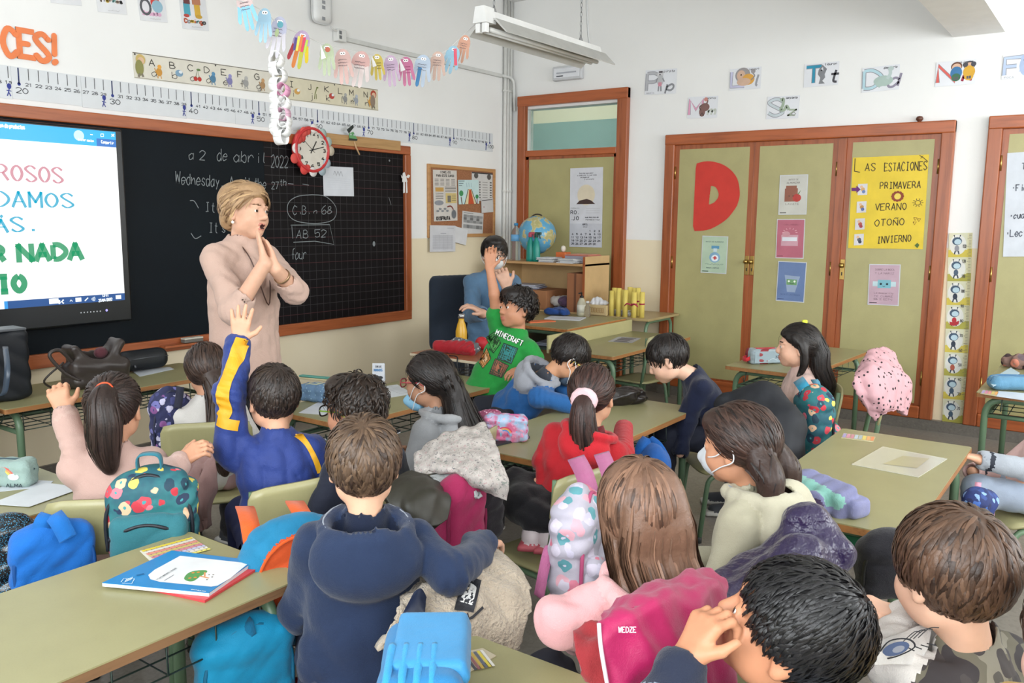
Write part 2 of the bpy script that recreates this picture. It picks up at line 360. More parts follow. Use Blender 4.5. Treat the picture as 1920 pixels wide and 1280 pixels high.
# ---------------------------------------------------------------- soft bodies: signed-distance blends turned into one continuous skin
class SDF:
    def __init__(s, lo, hi, h, fine=()):
        """fine: list of (lo3, hi3, h) boxes in which the grid lines run closer together"""
        s.ax = []; s.h = h
        for a in range(3):
            x = lo[a]; out = [x]; iv = [(f[0][a], f[1][a], f[2]) for f in fine]
            while x < hi[a]:
                st = h
                for l_, u_, q in iv:
                    if l_-h < x < u_: st = min(st, q)
                x += st; out.append(x)
            s.ax.append(np.array(out))
        n = [len(x) for x in s.ax]; s.F = np.full(n, .5, np.float32); s.I = np.zeros(n, np.int8)
    def blk(s, lo, hi):
        sl = []; g = []
        for a in range(3):
            i0 = max(0, np.searchsorted(s.ax[a], lo[a])-1); i1 = min(len(s.ax[a]), np.searchsorted(s.ax[a], hi[a])+1)
            if i1-i0 < 1: return None
            sl.append(slice(i0, i1)); g.append(s.ax[a][i0:i1])
        return tuple(sl), np.meshgrid(*g, indexing='ij', sparse=True)
    def put(s, lo, hi, fn, k=.01, id=None, sub=False, paint=False):
        m = k+2.5*s.h; r = s.blk(A_(lo)-m, A_(hi)+m)
        if r is None: return s
        sl, (X, Y, Z) = r; d = fn(X, Y, Z).astype(np.float32); F = s.F[sl]
        if paint: s.I[sl] = np.where(d < 0, id, s.I[sl]); return s
        if sub:
            d = -d; hh = np.maximum(k-np.abs(F-d), 0)/max(k, 1e-6); N = np.maximum(F, d)+hh*hh*k*.25
            if id is not None: s.I[sl] = np.where(d > F-.002, id, s.I[sl])
        else:
            hh = np.maximum(k-np.abs(F-d), 0)/max(k, 1e-6); N = np.minimum(F, d)-hh*hh*k*.25
            if id is not None: s.I[sl] = np.where(d < F, id, s.I[sl])
        s.F[sl] = N; return s
    def cap(s, a, b, ra, rb=None, k=.01, id=None, sub=False, paint=False, flat=None, fk=1.):
        """tapered capsule; flat = axis that is squashed by 1/fk (fk>1: wider along flat)"""
        a, b = A_(a, float), A_(b, float); rb = ra if rb is None else rb; ab = b-a
        if flat is not None: flat = unit(flat)
        L2 = ab@ab+1e-12; R = max(ra, rb)*max(1., fk)
        def fn(X, Y, Z):
            px, py, pz = X-a[0], Y-a[1], Z-a[2]; t = np.clip((px*ab[0]+py*ab[1]+pz*ab[2])/L2, 0, 1)
            qx, qy, qz = px-t*ab[0], py-t*ab[1], pz-t*ab[2]
            if flat is not None:
                c = (qx*flat[0]+qy*flat[1]+qz*flat[2])*(1-1/fk); qx = qx-c*flat[0]; qy = qy-c*flat[1]; qz = qz-c*flat[2]
            return np.sqrt(qx*qx+qy*qy+qz*qz)-(ra+(rb-ra)*t)
        return s.put(np.minimum(a, b)-R, np.maximum(a, b)+R, fn, k, id, sub, paint)
    def ell(s, c, rad, R=None, k=.01, id=None, sub=False, paint=False):
        c = A_(c, float); rad = A_(rad, float); R = np.eye(3) if R is None else R; m = np.sqrt((R.T**2)@(rad**2))
        def fn(X, Y, Z):
            px, py, pz = X-c[0], Y-c[1], Z-c[2]; q = [px*R[i, 0]+py*R[i, 1]+pz*R[i, 2] for i in range(3)]
            k0 = np.sqrt(sum((q[i]/rad[i])**2 for i in range(3))); k1 = np.sqrt(sum((q[i]/rad[i]**2)**2 for i in range(3)))+1e-9
            return k0*(k0-1)/k1
        return s.put(c-m, c+m, fn, k, id, sub, paint)
    def box(s, c, half, R=None, r=.01, k=.01, id=None, sub=False, paint=False):
        c = A_(c, float); half = A_(half, float); R = np.eye(3) if R is None else R; m = np.abs(R.T)@half
        def fn(X, Y, Z):
            px, py, pz = X-c[0], Y-c[1], Z-c[2]; q = [np.abs(px*R[i, 0]+py*R[i, 1]+pz*R[i, 2])-half[i]+r for i in range(3)]
            return np.sqrt(sum(np.maximum(x, 0)**2 for x in q))+np.minimum(np.maximum(np.maximum(q[0], q[1]), q[2]), 0)-r
        return s.put(c-m, c+m, fn, k, id, sub, paint)
    def chain(s, P, r, k=.01, id=None, **kw):
        r = np.broadcast_to(np.asarray(r, float), (len(P),))
        for i in range(len(P)-1): s.cap(P[i], P[i+1], r[i], r[i+1], k, id, **kw)
        return s
    def folds(s, amp, waves, seed=0, gate=None):
        """cloth relief: a few oblique waves added to the field near the surface"""
        rg = np.random.default_rng(seed); X, Y, Z = np.meshgrid(*s.ax, indexing='ij', sparse=True); m = np.abs(s.F) < .05
        ix = np.nonzero(m); x, y, z = s.ax[0][ix[0]], s.ax[1][ix[1]], s.ax[2][ix[2]]; d = np.zeros(len(x))
        for wl, ax in waves:
            for q in range(2):
                v = unit(A_(ax)+rg.normal(0, .35, 3))*2*PI/(wl*rg.uniform(.8, 1.25)); ph = rg.uniform(0, 6.3)
                w = v[0]*x+v[1]*y+v[2]*z+ph+1.2*np.sin(9*(x+1.3*y-.7*z)+ph); d += (1-2.2*np.abs(np.sin(w*.5))**.8)*(.55+.45*np.sin(5.1*x-6.3*y+4.7*z+q))
        d *= amp/len(waves)
        if gate is not None: d *= gate(x, y, z)
        s.F[ix] += d.astype(np.float32); return s
    def mesh(s, iters=1):
        F = s.F; n = F.shape; ins = F < 0; nc = (n[0]-1, n[1]-1, n[2]-1); NC = nc[0]*nc[1]*nc[2]
        acc = np.zeros((NC, 3)); cnt = np.zeros(NC); quads = []
        cid = lambda i, j, k: (i*nc[1]+j)*nc[2]+k
        for a in range(3):
            A0 = [slice(None)]*3; A1 = [slice(None)]*3; A0[a] = slice(0, -1); A1[a] = slice(1, None)
            cr = np.nonzero(ins[tuple(A0)] != ins[tuple(A1)])
            if not len(cr[0]): continue
            i = list(cr); j = [c.copy() for c in i]; j[a] = j[a]+1; f0 = F[tuple(i)].astype(float); f1 = F[tuple(j)].astype(float); t = f0/(f0-f1)
            P = np.stack([s.ax[q][i[q]] for q in range(3)], 1); P[:, a] += t*(s.ax[a][j[a]]-s.ax[a][i[a]])
            b, c = [q for q in range(3) if q != a]; ids = []; ok = np.ones(len(t), bool)
            for db, dc in ((0, 0), (-1, 0), (-1, -1), (0, -1)):
                q = [x.copy() for x in i]; q[b] = q[b]+db; q[c] = q[c]+dc
                v = (q[b] >= 0) & (q[c] >= 0) & (q[b] < nc[b]) & (q[c] < nc[c]); ok &= v
                m = cid(*[np.where(v, x, 0) for x in q]); ids.append(m)
                w = v.astype(float)
                for e in range(3): acc[:, e] += np.bincount(m, P[:, e]*w, NC)
                cnt += np.bincount(m, w, NC)
            Q = np.stack(ids, 1)[ok]; flip = (f0[ok] < 0) if a != 1 else (f0[ok] >= 0); Q[~flip] = Q[~flip][:, ::-1]; quads.append(Q)
        if not quads: return np.zeros((0, 3)), np.zeros((0, 4), int), np.zeros(0, int)
        Q = np.vstack(quads); used = cnt > 0; new = -np.ones(NC, int); new[used] = np.arange(used.sum()); V = acc[used]/cnt[used][:, None]; Q = new[Q]
        for _ in range(iters):     # light relaxation
            sm = np.zeros_like(V); c2 = np.zeros(len(V))
            for e in ((0, 1), (1, 2), (2, 3), (3, 0)):
                for p, q in (e, e[::-1]):
                    for d in range(3): sm[:, d] += np.bincount(Q[:, p], V[Q[:, q], d], len(V))
                    c2 += np.bincount(Q[:, p], None, len(V))
            V = V*.5+.5*sm/np.maximum(c2, 1)[:, None]
        ctr = V[Q].mean(1); idx = [np.clip(np.searchsorted(s.ax[a], ctr[:, a])-1, 0, n[a]-1) for a in range(3)]
        # nearest grid point for the paint
        for a in range(3):
            up = np.minimum(idx[a]+1, n[a]-1); idx[a] = np.where(np.abs(s.ax[a][up]-ctr[:, a]) < np.abs(ctr[:, a]-s.ax[a][idx[a]]), up, idx[a])
        return V, Q, s.I[tuple(idx)].astype(int)
    def build(s, name, mats, parent=None, iters=1, label=None):
        V, Q, I = s.mesh(iters); mats = mats if isinstance(mats, (list, tuple)) else [mats]
        o = mesh(name, V, Q, mats, parent, np.minimum(I, len(mats)-1), True)
        if label: o['label'] = label
        return o
def sdfbox(P, r, h, **k):
    P = A_(P, float); return SDF(P.min(0)-r, P.max(0)+r, h, **k)
# ================================================================ the room
def _apx(s, u, v):
    r = ray(u, v); o = s.P(0, 0); d = ((o-CAM)@s.n)/(r@s.n); q = CAM+r*d-o; return q@s.ux, q@s.uy
Art.px = _apx
def _tpx(s, t, p0, p1, hpx, m, **k):
    a = A_(s.px(*p0)); b = A_(s.px(*p1)); c = A_(s.px(p0[0], p0[1]-hpx)); h = np.linalg.norm(c-a); dx = b[0]-a[0]
    return s.text(t, a[0], a[1], h, m, width=dx, slope=(b[1]-a[1])/dx, **k)
Art.tpx = _tpx
def _lpx(s, pts, w, m, smooth=False):
    P = A_([s.px(*p) for p in pts]); P = crv(P, 6) if smooth else P; return s.line(P, w, m)
Art.lpx = _lpx
Art.ppx = lambda s, pts, m: s.poly([s.px(*p) for p in pts], m)
def artA(off): return Art((0, -off, 0), (1, 0, 0), (0, 0, 1), (0, -1, 0))
def artB(off): return Art((-off, 0, 0), (0, -1, 0), (0, 0, 1), (-1, 0, 0))
def struct(o): o['kind'] = 'structure'; return o
XL, YB, ZC = -7.6, -7.4, 3.4
def wallmat(name, split):
    t = NT(name); g = t.n('NewGeometry'); sp = t.n('SeparateXYZ'); t.l(g.outputs['Position'], sp.inputs[0])
    n = t.noise(1.1, 4); gr = t.noise(70, 3); c1 = t.ramp(n.outputs['Fac'], [(.3, '#e8e8e6'), (.7, '#eeeeec')]); c2 = t.ramp(n.outputs['Fac'], [(.3, '#e6d7b6'), (.7, '#ecdfc2')])
    m = t.n('Math', operation='GREATER_THAN'); m.inputs[1].default_value = split; t.l(sp.outputs[2], m.inputs[0])
    t.base(t.mix(m.outputs[0], c2, c1)); t.r(.62); t.bump(gr.outputs['Fac'], .08, .004); return t.m
WM = wallmat('painted_wall', 1.2917); W_ = C('#ebebe9', .8, var=.03)
WD = wood(); WD1 = wood('#a8592f', '#814120', .3, 3., 1); WD0 = wood('#a35a34', '#803f22', .35, 3., 0)
b = MB(); b.bx((XL-.2, YB-.2, -.1), (.2, .2, 0)); struct(b.build('floor', terrazzo('#857f77', .34)))
b = MB(); b.bx((XL-.2, YB-.2, ZC), (.2, .2, ZC+.12)); struct(b.build('ceiling', W_))
b = MB(); b.bx((XL-.2, 0, 0), (.2, .2, ZC)); struct(b.build('wall_front', WM))
def holed(name, axis, pos, th, lo, hi, holes, mat):
    """wall in the plane axis=pos from lo to hi along its run, with openings (a0,a1,z0,z1)"""
    b = MB(); cuts = sorted(holes); a = lo
    def add(a0, a1, z0, z1):
        if a1-a0 < 1e-4 or z1-z0 < 1e-4: return
        if axis == 0: b.bx((pos, a0, z0), (pos+th, a1, z1))
        else: b.bx((a0, pos, z0), (a1, pos+th, z1))
    for h in cuts: add(a, h[0], 0, ZC); add(h[0], h[1], 0, h[2]); add(h[0], h[1], h[3], ZC); a = h[1]
    add(a, hi, 0, ZC); return struct(b.build(name, mat))
dl, dr, dt = -.117, -1.249, 2.558
tz0, tz1 = onB(1080, 277)[2]-.01, onB(1080, 200)[2]+.01
holed('wall_right', 0, 0, .14, YB-.2, 0, [(dr+.07, dl-.05, tz0, tz1)], WM)
WINL = [(-6.8, -5.2), (-4.7, -3.1), (-2.55, -.95)]; WINB = []
holed('wall_left', 0, XL-.2, .2, YB-.2, .0, [(a, c, 1.0, 2.9) for a, c in WINL], WM)
holed('wall_back', 1, YB-.2, .2, XL, 0, [(-6.7, -4.9, 1.1, 2.8), (-4.5, -2.7, 1.1, 2.8), (-2.3, -.5, 1.1, 2.8)], WM)  # openings in the back wall are made up for the fill light
def window(i, axis, pos, a0, a1, z0, z1):
    t = struct(thing('window_%d' % i, None, None, (pos, (a0+a1)/2, z0) if axis == 0 else ((a0+a1)/2, pos, z0)))
    f = MB(); g = MB(); P = (lambda a, z, d: (pos+d, a, z)) if axis == 0 else (lambda a, z, d: (a, pos+d, z))
    for q0, q1 in ((a0, a0+.05), ((a0+a1)/2-.03, (a0+a1)/2+.03), (a1-.05, a1)): f.bx(P(q0, z0, -.02), P(q1, z1, .03))
    for q0, q1 in ((z0, z0+.05), (z1-.05, z1)): f.bx(P(a0, q0, -.02), P(a1, q1, .03))
    f.build('window_frame', C('#d8d8d4', .4, .2), t); g.bx(P(a0+.05, z0+.05, 0), P(a1-.05, z1-.05, .006)); g.build('pane', glass(), t)
k = 1
for a, c in WINL: window(k, 0, XL-.17, a, c, 1.0, 2.9); k += 1
for a, c in ((-6.7, -4.9), (-4.5, -2.7), (-2.3, -.5)): window(k, 1, YB-.17, a, c, 1.1, 2.8); k += 1  # second loop: made-up back windows around the added fill lights
# corridor seen through the transom
b = MB(); b.bx((1.7, -2.6, 0), (1.8, 1.2, 3.6)); b.bx((.14, 1.1, 0), (1.7, 1.2, 3.6)); b.bx((.14, -2.7, 0), (1.7, -2.6, 3.6))
struct(b.build('wall_corridor', wallmat('corridor_paint', 9)))
b = MB(); b.bx((1.69, -2.6, 0), (1.70, 1.1, 2.53)); b.bx((.14, 1.09, 0), (1.69, 1.1, 2.53)); struct(b.build('trim_1', C('#7d9d95', .5)))
b = MB(); b.bx((.14, -2.6, 3.6), (1.8, 1.2, 3.7)); b.bx((.14, -2.7, -.1), (1.8, 1.2, 0)); struct(b.build('ceiling_corridor', C('#c9cdca', .8)))
area('corridor_lamp', (.95, -.3, 3.5), (0, 0, 0), .5, 1.5, 9, (1, 1, .97))
# ceiling beam that meets the right wall
y0, y1 = onB(1885, 60)[1], onB(1788, 70)[1]
b = MB(); b.bx((XL, y0, 2.695), (0, y1, ZC)); struct(b.build('trim_2', W_))
# skirting and plinth
TZ = terrazzo('#6f6a63', .4)
b = MB(); b.bx((XL, -.02, 0), (0, 0, .09)); struct(b.build('baseboard_front', TZ))
b = MB(); b.bx((-.02, YB, 0), (0, -3.0-1.0, .077)); b.bx((-.045, -8+.6, 0), (0, -1.6, .077)); b.bx((-.02, -1.6, 0), (0, -1.25, .077)); struct(b.build('baseboard_right', TZ))
# corner pipes
for i, (px, r_) in enumerate(((-.115, .016), (-.075, .016), (-.032, .018))):
    b = MB(); b.tube([(px, -.025, 0), (px, -.025, ZC)], r_, 10)
    for z in (.6, 1.7, 2.6): b.tube([(px, -.025, z), (px, -.025, z+.02)], r_+.006, 10)
    props(b.build('wall_pipe', C('#d4d4d0', .4)), ['white vertical pipe farthest from the door in the room corner', 'white vertical pipe in the middle of the three in the corner', 'white vertical pipe beside the door frame in the room corner'][i], 'pipe', 'pipes in the corner')
# ---------------------------------------------------------------- door with transom
t = struct(thing('door_1', None, None, (0, (dl+dr)/2, 0))); zb = (onB(1080, 283)[2], onB(1080, 291)[2])
for n_, a, c in (('frame_post', (-.05, dl-.085, 0), (.0, dl, dt)), ('frame_post', (-.05, dr, 0), (0, dr+.1, dt)), ('frame_head', (-.055, dr, dt-.09), (0, dl, dt)), ('transom_bar', (-.045, dr+.1, tz0-.055), (0, dl-.085, tz0))):
    b = MB(); b.bx(a, c, .006); b.build(n_, WD1 if 'post' not in n_ else WD, t)
b = MB(); b.bx((.05, dr+.1, tz0), (.056, dl-.085, tz1+.02)); b.build('transom_pane', glass('#dfeeea'), t)
b = MB(); b.bx((-.02, dr+.13, .01), (0, dl-.115, tz0-.075), .003); p = b.build('door_leaf', laminate('#a9a271', .4), t)
for a, c in (((-.024, dr+.1, 0), (0, dr+.13, tz0-.055)), ((-.024, dl-.115, 0), (0, dl-.085, tz0-.055)), ((-.024, dr+.1, tz0-.08), (0, dl-.085, tz0-.055))):
    b = MB(); b.bx(a, c); b.build('door_edge', WD, t)
# ---------------------------------------------------------------- built-in cupboards
BR = C('#b99a5a', .3, 1.)
def handle(par, y, z, knob):
    b = MB(); b.bx((-.030, y-.016, z-.075), (-.026, y+.016, z+.075), .002); 
    b.tube([(-.03, y, z+.03), (-.06, y, z+.03)], .007); b.lathe([(0.001, 0), (.016, .004), (.018, .012), (.012, .02), (.001, .022)], (-.052, y, z+.03), 12, 0, frame((1, 0, 0), (0, 1, 0))[[0, 2, 1]]*A_([[1], [1], [-1]]))
    b.bx((-.0315, y-.004, z-.045), (-.03, y+.004, z-.02), 0, 1); b.build('handle', [BR, C('#2a241c')], par)
def cupboard(name, label, yl, yr, top, doors, fw=.085):
    t = thing(name, label, 'cupboard', (0, (yl+yr)/2, .077)); z0 = .077
    for n_, a, c, m in (('frame_post', (-.05, yl-fw, z0), (0, yl, top), WD), ('frame_post', (-.05, yr, z0), (0, yr+fw, top), WD), ('frame_head', (-.055, yr, top-fw), (0, yl, top), WD1), ('frame_sill', (-.05, yr+fw, z0), (0, yl-fw, z0+.09), WD1)):
        b = MB(); b.bx(a, c, .008); b.build(n_, m, t)
    for (a, c, hs, hg) in doors:     # a>c in y; panel limits, handle side, hinge side
        b = MB(); zt, zl = top-fw, z0+.09; b.bx((-.026, c, zl), (-.004, a, zt), .002); d = b.build('door', WD, t)
        b = MB(); b.bx((-.029, c+.04, zl+.015), (-.02, a-.04, zt-.035)); b.build('panel', laminate('#a9a271', .42), d)
        if hs: handle(d, a-.02 if hs > 0 else c+.02, onB(1400, 497)[2], 0)
        for z in (zl+.2, (zl+zt)/2, zt-.22):
            y = a-.006 if hg > 0 else c+.006; b = MB(); b.tube([(-.032, y, z-.05), (-.032, y, z+.05)], .006, 8); b.build('hinge', BR, d)
    return t
yA, yB = -1.6045, -3.7399
j1, j2, j3 = onB(1412, 400)[1], onB(1567, 400)[1], onB(1577, 400)[1]
cup = cupboard('built_in_cupboard', 'three-door built-in cupboard with olive panels and brown wood frame', yA, yB, 2.1484, [(yA-.085, j1, -1, 1), (j1, j2, 1, -1), (j3-.02, yB+.085, 1, -1)])
b = MB(); b.bx((-.04, j3-.02, .167), (0, j2, 2.06)); b.build('mullion', WD, cup)
yC = -3.934; cupboard('built_in_cupboard', 'built-in cupboard at the right edge of view beyond the growth chart', yC, yC-1.45, 2.16, [(yC-.085, yC-.725, 0, 1), (yC-.725, yC-1.365, 1, -1)])
b = MB(); c_ = onB(1724, 226, .03); b.lathe([(.001, 0), (.012, .0), (.012, .02), (.022, .03), (.024, .04), (.017, .052), (.001, .056)], c_-A_([0, 0, .025]), 14); props(b.build('wooden_ball', C('#5b3324', .35)), 'round brown wooden ball fixed on top of the cupboard frame', 'ornament')
# ---------------------------------------------------------------- blackboard
fr, zt, zb_ = -1.4048, 2.0226, .6374; bl = -6.6; fw = .068
bb = thing('blackboard', 'long wood-framed blackboard with ruled grid on its right half', 'blackboard', (-4, 0, zb_))
for n_, a, c, m in (('frame_rail', (bl, -.045, zt-fw), (fr, 0, zt), WD0), ('frame_rail', (bl, -.045, zb_), (fr, 0, zb_+fw+.01), WD0), ('frame_post', (fr-fw, -.047, zb_+fw), (fr, 0, zt-fw), WD), ('frame_post', (bl, -.047, zb_+fw), (bl+fw, 0, zt-fw), WD)):
    b = MB(); b.bx(a, c, .006); b.build(n_, m, bb)
xs_ = onA(498, 400, .02)[0]
def slate(h):
    t = NT('slate'); n = t.noise(1.6, 5); t.base(t.ramp(n.outputs['Fac'], [(.3, shade(h, .8)), (.75, shade(h, 1.35))])); t.r(.55); t.b.inputs['Specular IOR Level'].default_value = .15; return t.m
b = MB(); b.bx((bl+fw, -.02, zb_+fw), (xs_, 0, zt-fw)); b.build('plain_panel', slate('#0a1218'), bb)
b = MB(); b.bx((xs_, -.021, zb_+fw), (fr-fw, 0, zt-fw)); b.build('grid_panel', slate('#120f11'), bb)
a = artA(.022); x0, x1, z0, z1 = xs_, fr-fw, zb_+fw+.01, zt-fw
n = 22; st = (x1-x0)/n
for i in range(1, n): a.line([(x0+i*st, z0), (x0+i*st, z1)], .0035, C('#343233', .9), e=0)
nz = int((z1-z0)/st)
for i in range(1, nz+1): a.line([(x0, z0+i*st*.98), (x1, z0+i*st*.98)], .0035, C('#472729' if i % 3 == 1 else '#363435', .9), e=.0001)
a.build('grid_lines', bb)
CH = C('#858b8d', .95); a = artA(.0235); J = dict(w=.0048, jit=.22, shear=.12)
a.tpx('a 2', (354, 298), (388, 300), 17, CH, **J).cut('chalk_writing', bb); a.tpx('de', (407, 300), (428, 301), 20, CH, **J).cut('chalk_writing', bb); a.tpx('abril', (438, 303), (500, 306), 20, CH, **J).cut('chalk_writing', bb); a.tpx('2022', (508, 313), (542, 315), 22, CH, **J).cut('chalk_writing', bb)
a.tpx('Wednesday,', (329, 343), (420, 351), 21, CH, **J).cut('chalk_writing', bb); a.tpx('April the', (430, 350), (500, 354), 20, CH, **J).cut('chalk_writing', bb); a.tpx('27', (509, 354), (524, 354), 13, CH, **J).cut('chalk_writing', bb); a.tpx('th', (524, 348), (538, 347), 12, CH, **J).cut('chalk_writing', bb)
a.tpx("It's", (385, 396), (420, 397), 17, CH, **J).cut('chalk_writing', bb); a.tpx("It's", (392, 435), (424, 436), 18, CH, **J).cut('chalk_writing', bb); a.tpx('C.B.', (549, 401), (583, 401), 15, CH, **J).cut('chalk_writing', bb); a.tpx('n', (588, 400), (596, 400), 8, CH, **J).cut('chalk_writing', bb); a.tpx('68', (603, 401), (624, 401), 15, CH, **J).cut('chalk_writing', bb)
a.tpx('AB', (556, 446), (580, 446), 15, CH, **J).cut('chalk_writing', bb); a.tpx('52', (590, 445), (614, 444), 14, CH, **J).cut('chalk_writing', bb); a.tpx('four', (546, 486), (576, 485), 19, CH, **J).cut('chalk_writing', bb)
a.lpx([(585, 365), (610, 368), (628, 385), (630, 402), (620, 414), (590, 419), (555, 414), (540, 400), (541, 380), (558, 368), (585, 365)], .005, CH, True).cut('chalk_writing', bb)
a.lpx([(545, 422), (618, 421), (626, 458), (590, 452), (550, 454)], .005, CH).cut('chalk_writing', bb); a.lpx([(547, 424), (549, 447)], .005, CH).cut('chalk_writing', bb)
a.lpx([(356, 376), (364, 377), (372, 390)], .005, CH, True).cut('chalk_writing', bb); a.lpx([(358, 437), (366, 447), (377, 442)], .005, CH, True).cut('chalk_writing', bb); a.lpx([(540, 344), (550, 345)], .005, CH).cut('chalk_writing', bb); a.lpx([(567, 345), (579, 347)], .004, C('#a58', .9) if 0 else CH).cut('chalk_writing', bb)
a.lpx([(729, 370), (733, 384)], .004, CH).cut('chalk_writing', bb); x_, y_ = a.px(701, 457); a.disc(x_, y_, .014, CH, .02).cut('chalk_mark', bb); x_, y_ = a.px(730, 301); a.disc(x_, y_, .008, CH).cut('chalk_mark', bb)
a.build('chalk_writing', bb, 'chalk handwriting, dates and circled numbers')
b = MB(); xl_, xr_ = onA(-60, 650, .05)[0], onA(560, 625, .05)[0]; zt_ = onA(345, 661, .09)[2]
b.bx((onA(300, 662, .05)[0], -.11, zb_+.03), (onA(480, 640, .05)[0], -.045, zb_+.045), .004); b.build('chalk_ledge', WD0, bb)
c_ = A_([onA(353, 655, .08)[0], -.08, zb_+.0455]); b = MB(); b.box(c_+A_([.03, 0, .012]), (.13, .045, .02), .004, None, 0); b.box(c_+A_([.03, 0, .027]), (.13, .047, .01), .003, None, 1)
props(b.build('board_eraser', [C('#6f6a62', .9), C('#c9c4b6', .7)]), 'pale felt eraser lying on the blackboard ledge', 'eraser')
# pointer plank on the frame
tl, tr = onA(557, 238, .05), onA(750, 271, .05); b = MB(); zc = (tl[2]+tr[2])/2
b.bx((tl[0], -.058, zt-.045), (tr[0], -.047, zt+.03), .002); o = b.build('wooden_plank', wood('#b08a5a', '#8d6a40', .5, 3., 0)); props(o, 'long plain wooden plank fixed along the top of the blackboard', 'plank')
# white note on the grid
t, a, w, h = sA('paper_note', 'white paper sheet with faint pencil marks stuck on blackboard grid', 'paper', (605, 311), (662, 314), (607, 367), '#cfd2d8', off=.024)
for q in range(3): a.line(crv([(w*(.34+.1*q), h*.72), (w*(.38+.1*q), h*.84), (w*(.43+.1*q), h*.68)], 5), .004, '#8d9096')
for q in range(6): a.line([(w*.12, h*(.62-.08*q)), (w*.88, h*(.58-.07*q))], .0012, '#bcc0c8')
a.build('pencil_marks', t)
# ---------------------------------------------------------------- wall clock
c = onA(584, 281, .075); ex = .5*(onA(612, 281, .075)[0]-onA(556, 281, .075)[0]); R0 = ex*1.02; Rf = A_([[1, 0, 0], [0, 0, 1], [0, -1, 0]])
ck = thing('wall_clock', 'red round wall clock ringed with paper circles showing ten past one', 'clock', c)
def lat(prof): return [(r, z) for r, z in prof]
b = MB(); b.lathe([(.001, -.02), (R0*1.16, -.02), (R0*1.18, .0), (R0*1.1, .018), (R0*1.0, .018), (R0*.98, .006), (.001, .006)], c, 40, 0, Rf); b.build('rim', C('#bf2f31', .35), ck)
a = Art(c-A_([0, .007, 0]), (1, 0, 0), (0, 0, 1), (0, -1, 0)); a.disc(0, 0, R0*.985, C('#cfc9bd', .4), n=40); a.build('dial', ck)
for i in range(1, 13):
    th = PI/2-i*PI/6; s_ = str(i); a = Art(c-A_([0, .0082, 0]), (1, 0, 0), (0, 0, 1), (0, -1, 0)); hh = R0*.15
    a.text(s_, R0*.8*math.cos(th)-hh*.5*len(s_), R0*.8*math.sin(th)-hh/2, hh, '#26221f', w=.006); a.build('numeral', ck)
for n_, ang, L, w_ in (('hour_hand', 58, .52, .008), ('minute_hand', 14, .78, .006), ('second_hand', 140, .62, .003)):
    a = Art(c-A_([0, .010, 0]), (1, 0, 0), (0, 0, 1), (0, -1, 0)); dx, dz = math.cos(math.radians(ang)), math.sin(math.radians(ang)); a.line([(-.2*R0*dx, -.2*R0*dz), (L*R0*dx, L*R0*dz)], w_, '#1d1b1a'); a.build(n_, ck)
for k_, (u, v) in enumerate([(589, 241), (605, 250), (615, 266), (620, 283), (613, 306), (604, 320), (587, 322), (570, 318), (552, 297), (555, 278), (560, 260), (570, 247)]):
    q = onA(u, v, .085); col = ['#e6e0da', '#a9bdb8', '#aebfba', '#c2b8a4', '#aab8c4', '#a4b4bc', '#e2dcd8', '#d2453f', '#d9534b', '#e6dfdb', '#d44a44', '#d9554d'][k_]
    b = MB(); b.lathe([(.001, 0), (.034, 0), (.034, .002), (.001, .002)], q, 18, 0, Rf)
    if col[1] == 'd': b.lathe([(.001, 0), (.028, 0), (.028, .002), (.001, .002)], q+A_([.035, .003, .01]), 18, 0, Rf)
    o = b.build('paper_circle', C(col, .75), ck)
    if col[1] == 'e':
        a = Art(q-A_([0, .0025, 0]), (1, 0, 0), (0, 0, 1), (0, -1, 0)); a.scribble(-.02, .004, .04, .008, '#b33b3b'); a.scribble(-.02, -.008, .04, .008, '#b33b3b'); a.build('lettering', o)
# graduate stick figure and fairy cut-out
g = thing('stick_puppet', 'green paper puppet wearing black graduation cap on a wooden stick', 'puppet', onA(668, 290, .06))
p = lambda u, v, o_=.062: onA(u, v, o_)
b = MB(); b.prism([p(654, 250), p(662, 247), p(669, 260), p(668, 264), p(655, 263)], (0, -.003, 0)); b.build('face', C('#5f9a63', .7), g)
b = MB(); b.prism([p(650, 243, .066), p(661, 234, .066), p(663, 239, .066), p(654, 250, .066)], (0, -.003, 0)); b.prism([p(655, 259, .066), p(670, 261, .066), p(669, 264, .066), p(654, 263, .066)], (0, -.003, 0)); b.build('cap', C('#202a26', .6), g)
b = MB(); b.tube([p(664, 265), p(668, 277), p(674, 290)], .006, 6); b.build('stick', C('#c4a078', .7), g)
a = artA(.0655); 
for u, v in ((658, 252), (664, 253)): x_, y_ = a.px(u, v); a.disc(x_, y_, .006, '#eef'); a.disc(x_, y_, .003, '#222222')
a.build('eyes', g)
fy = thing('fairy_cutout', 'small white paper fairy stuck on right post of blackboard frame', 'paper cutout', onA(760, 345, .05))
for n_, pts in (('body', [(755, 325), (758, 322), (761, 330), (764, 341), (754, 341)]), ('wing', [(761, 332), (765, 327), (769, 329), (766, 334)]), ('wing', [(755, 332), (752, 328), (753, 334)]), ('leg', [(756, 341), (759, 341), (759, 361), (756, 362)]), ('leg', [(761, 341), (763, 341), (764, 361), (761, 362)])):
    b = MB(); b.prism([p(u, v, .049) for u, v in pts], (0, -.0015, 0)); b.build(n_, C('#dfdedb', .7), fy)
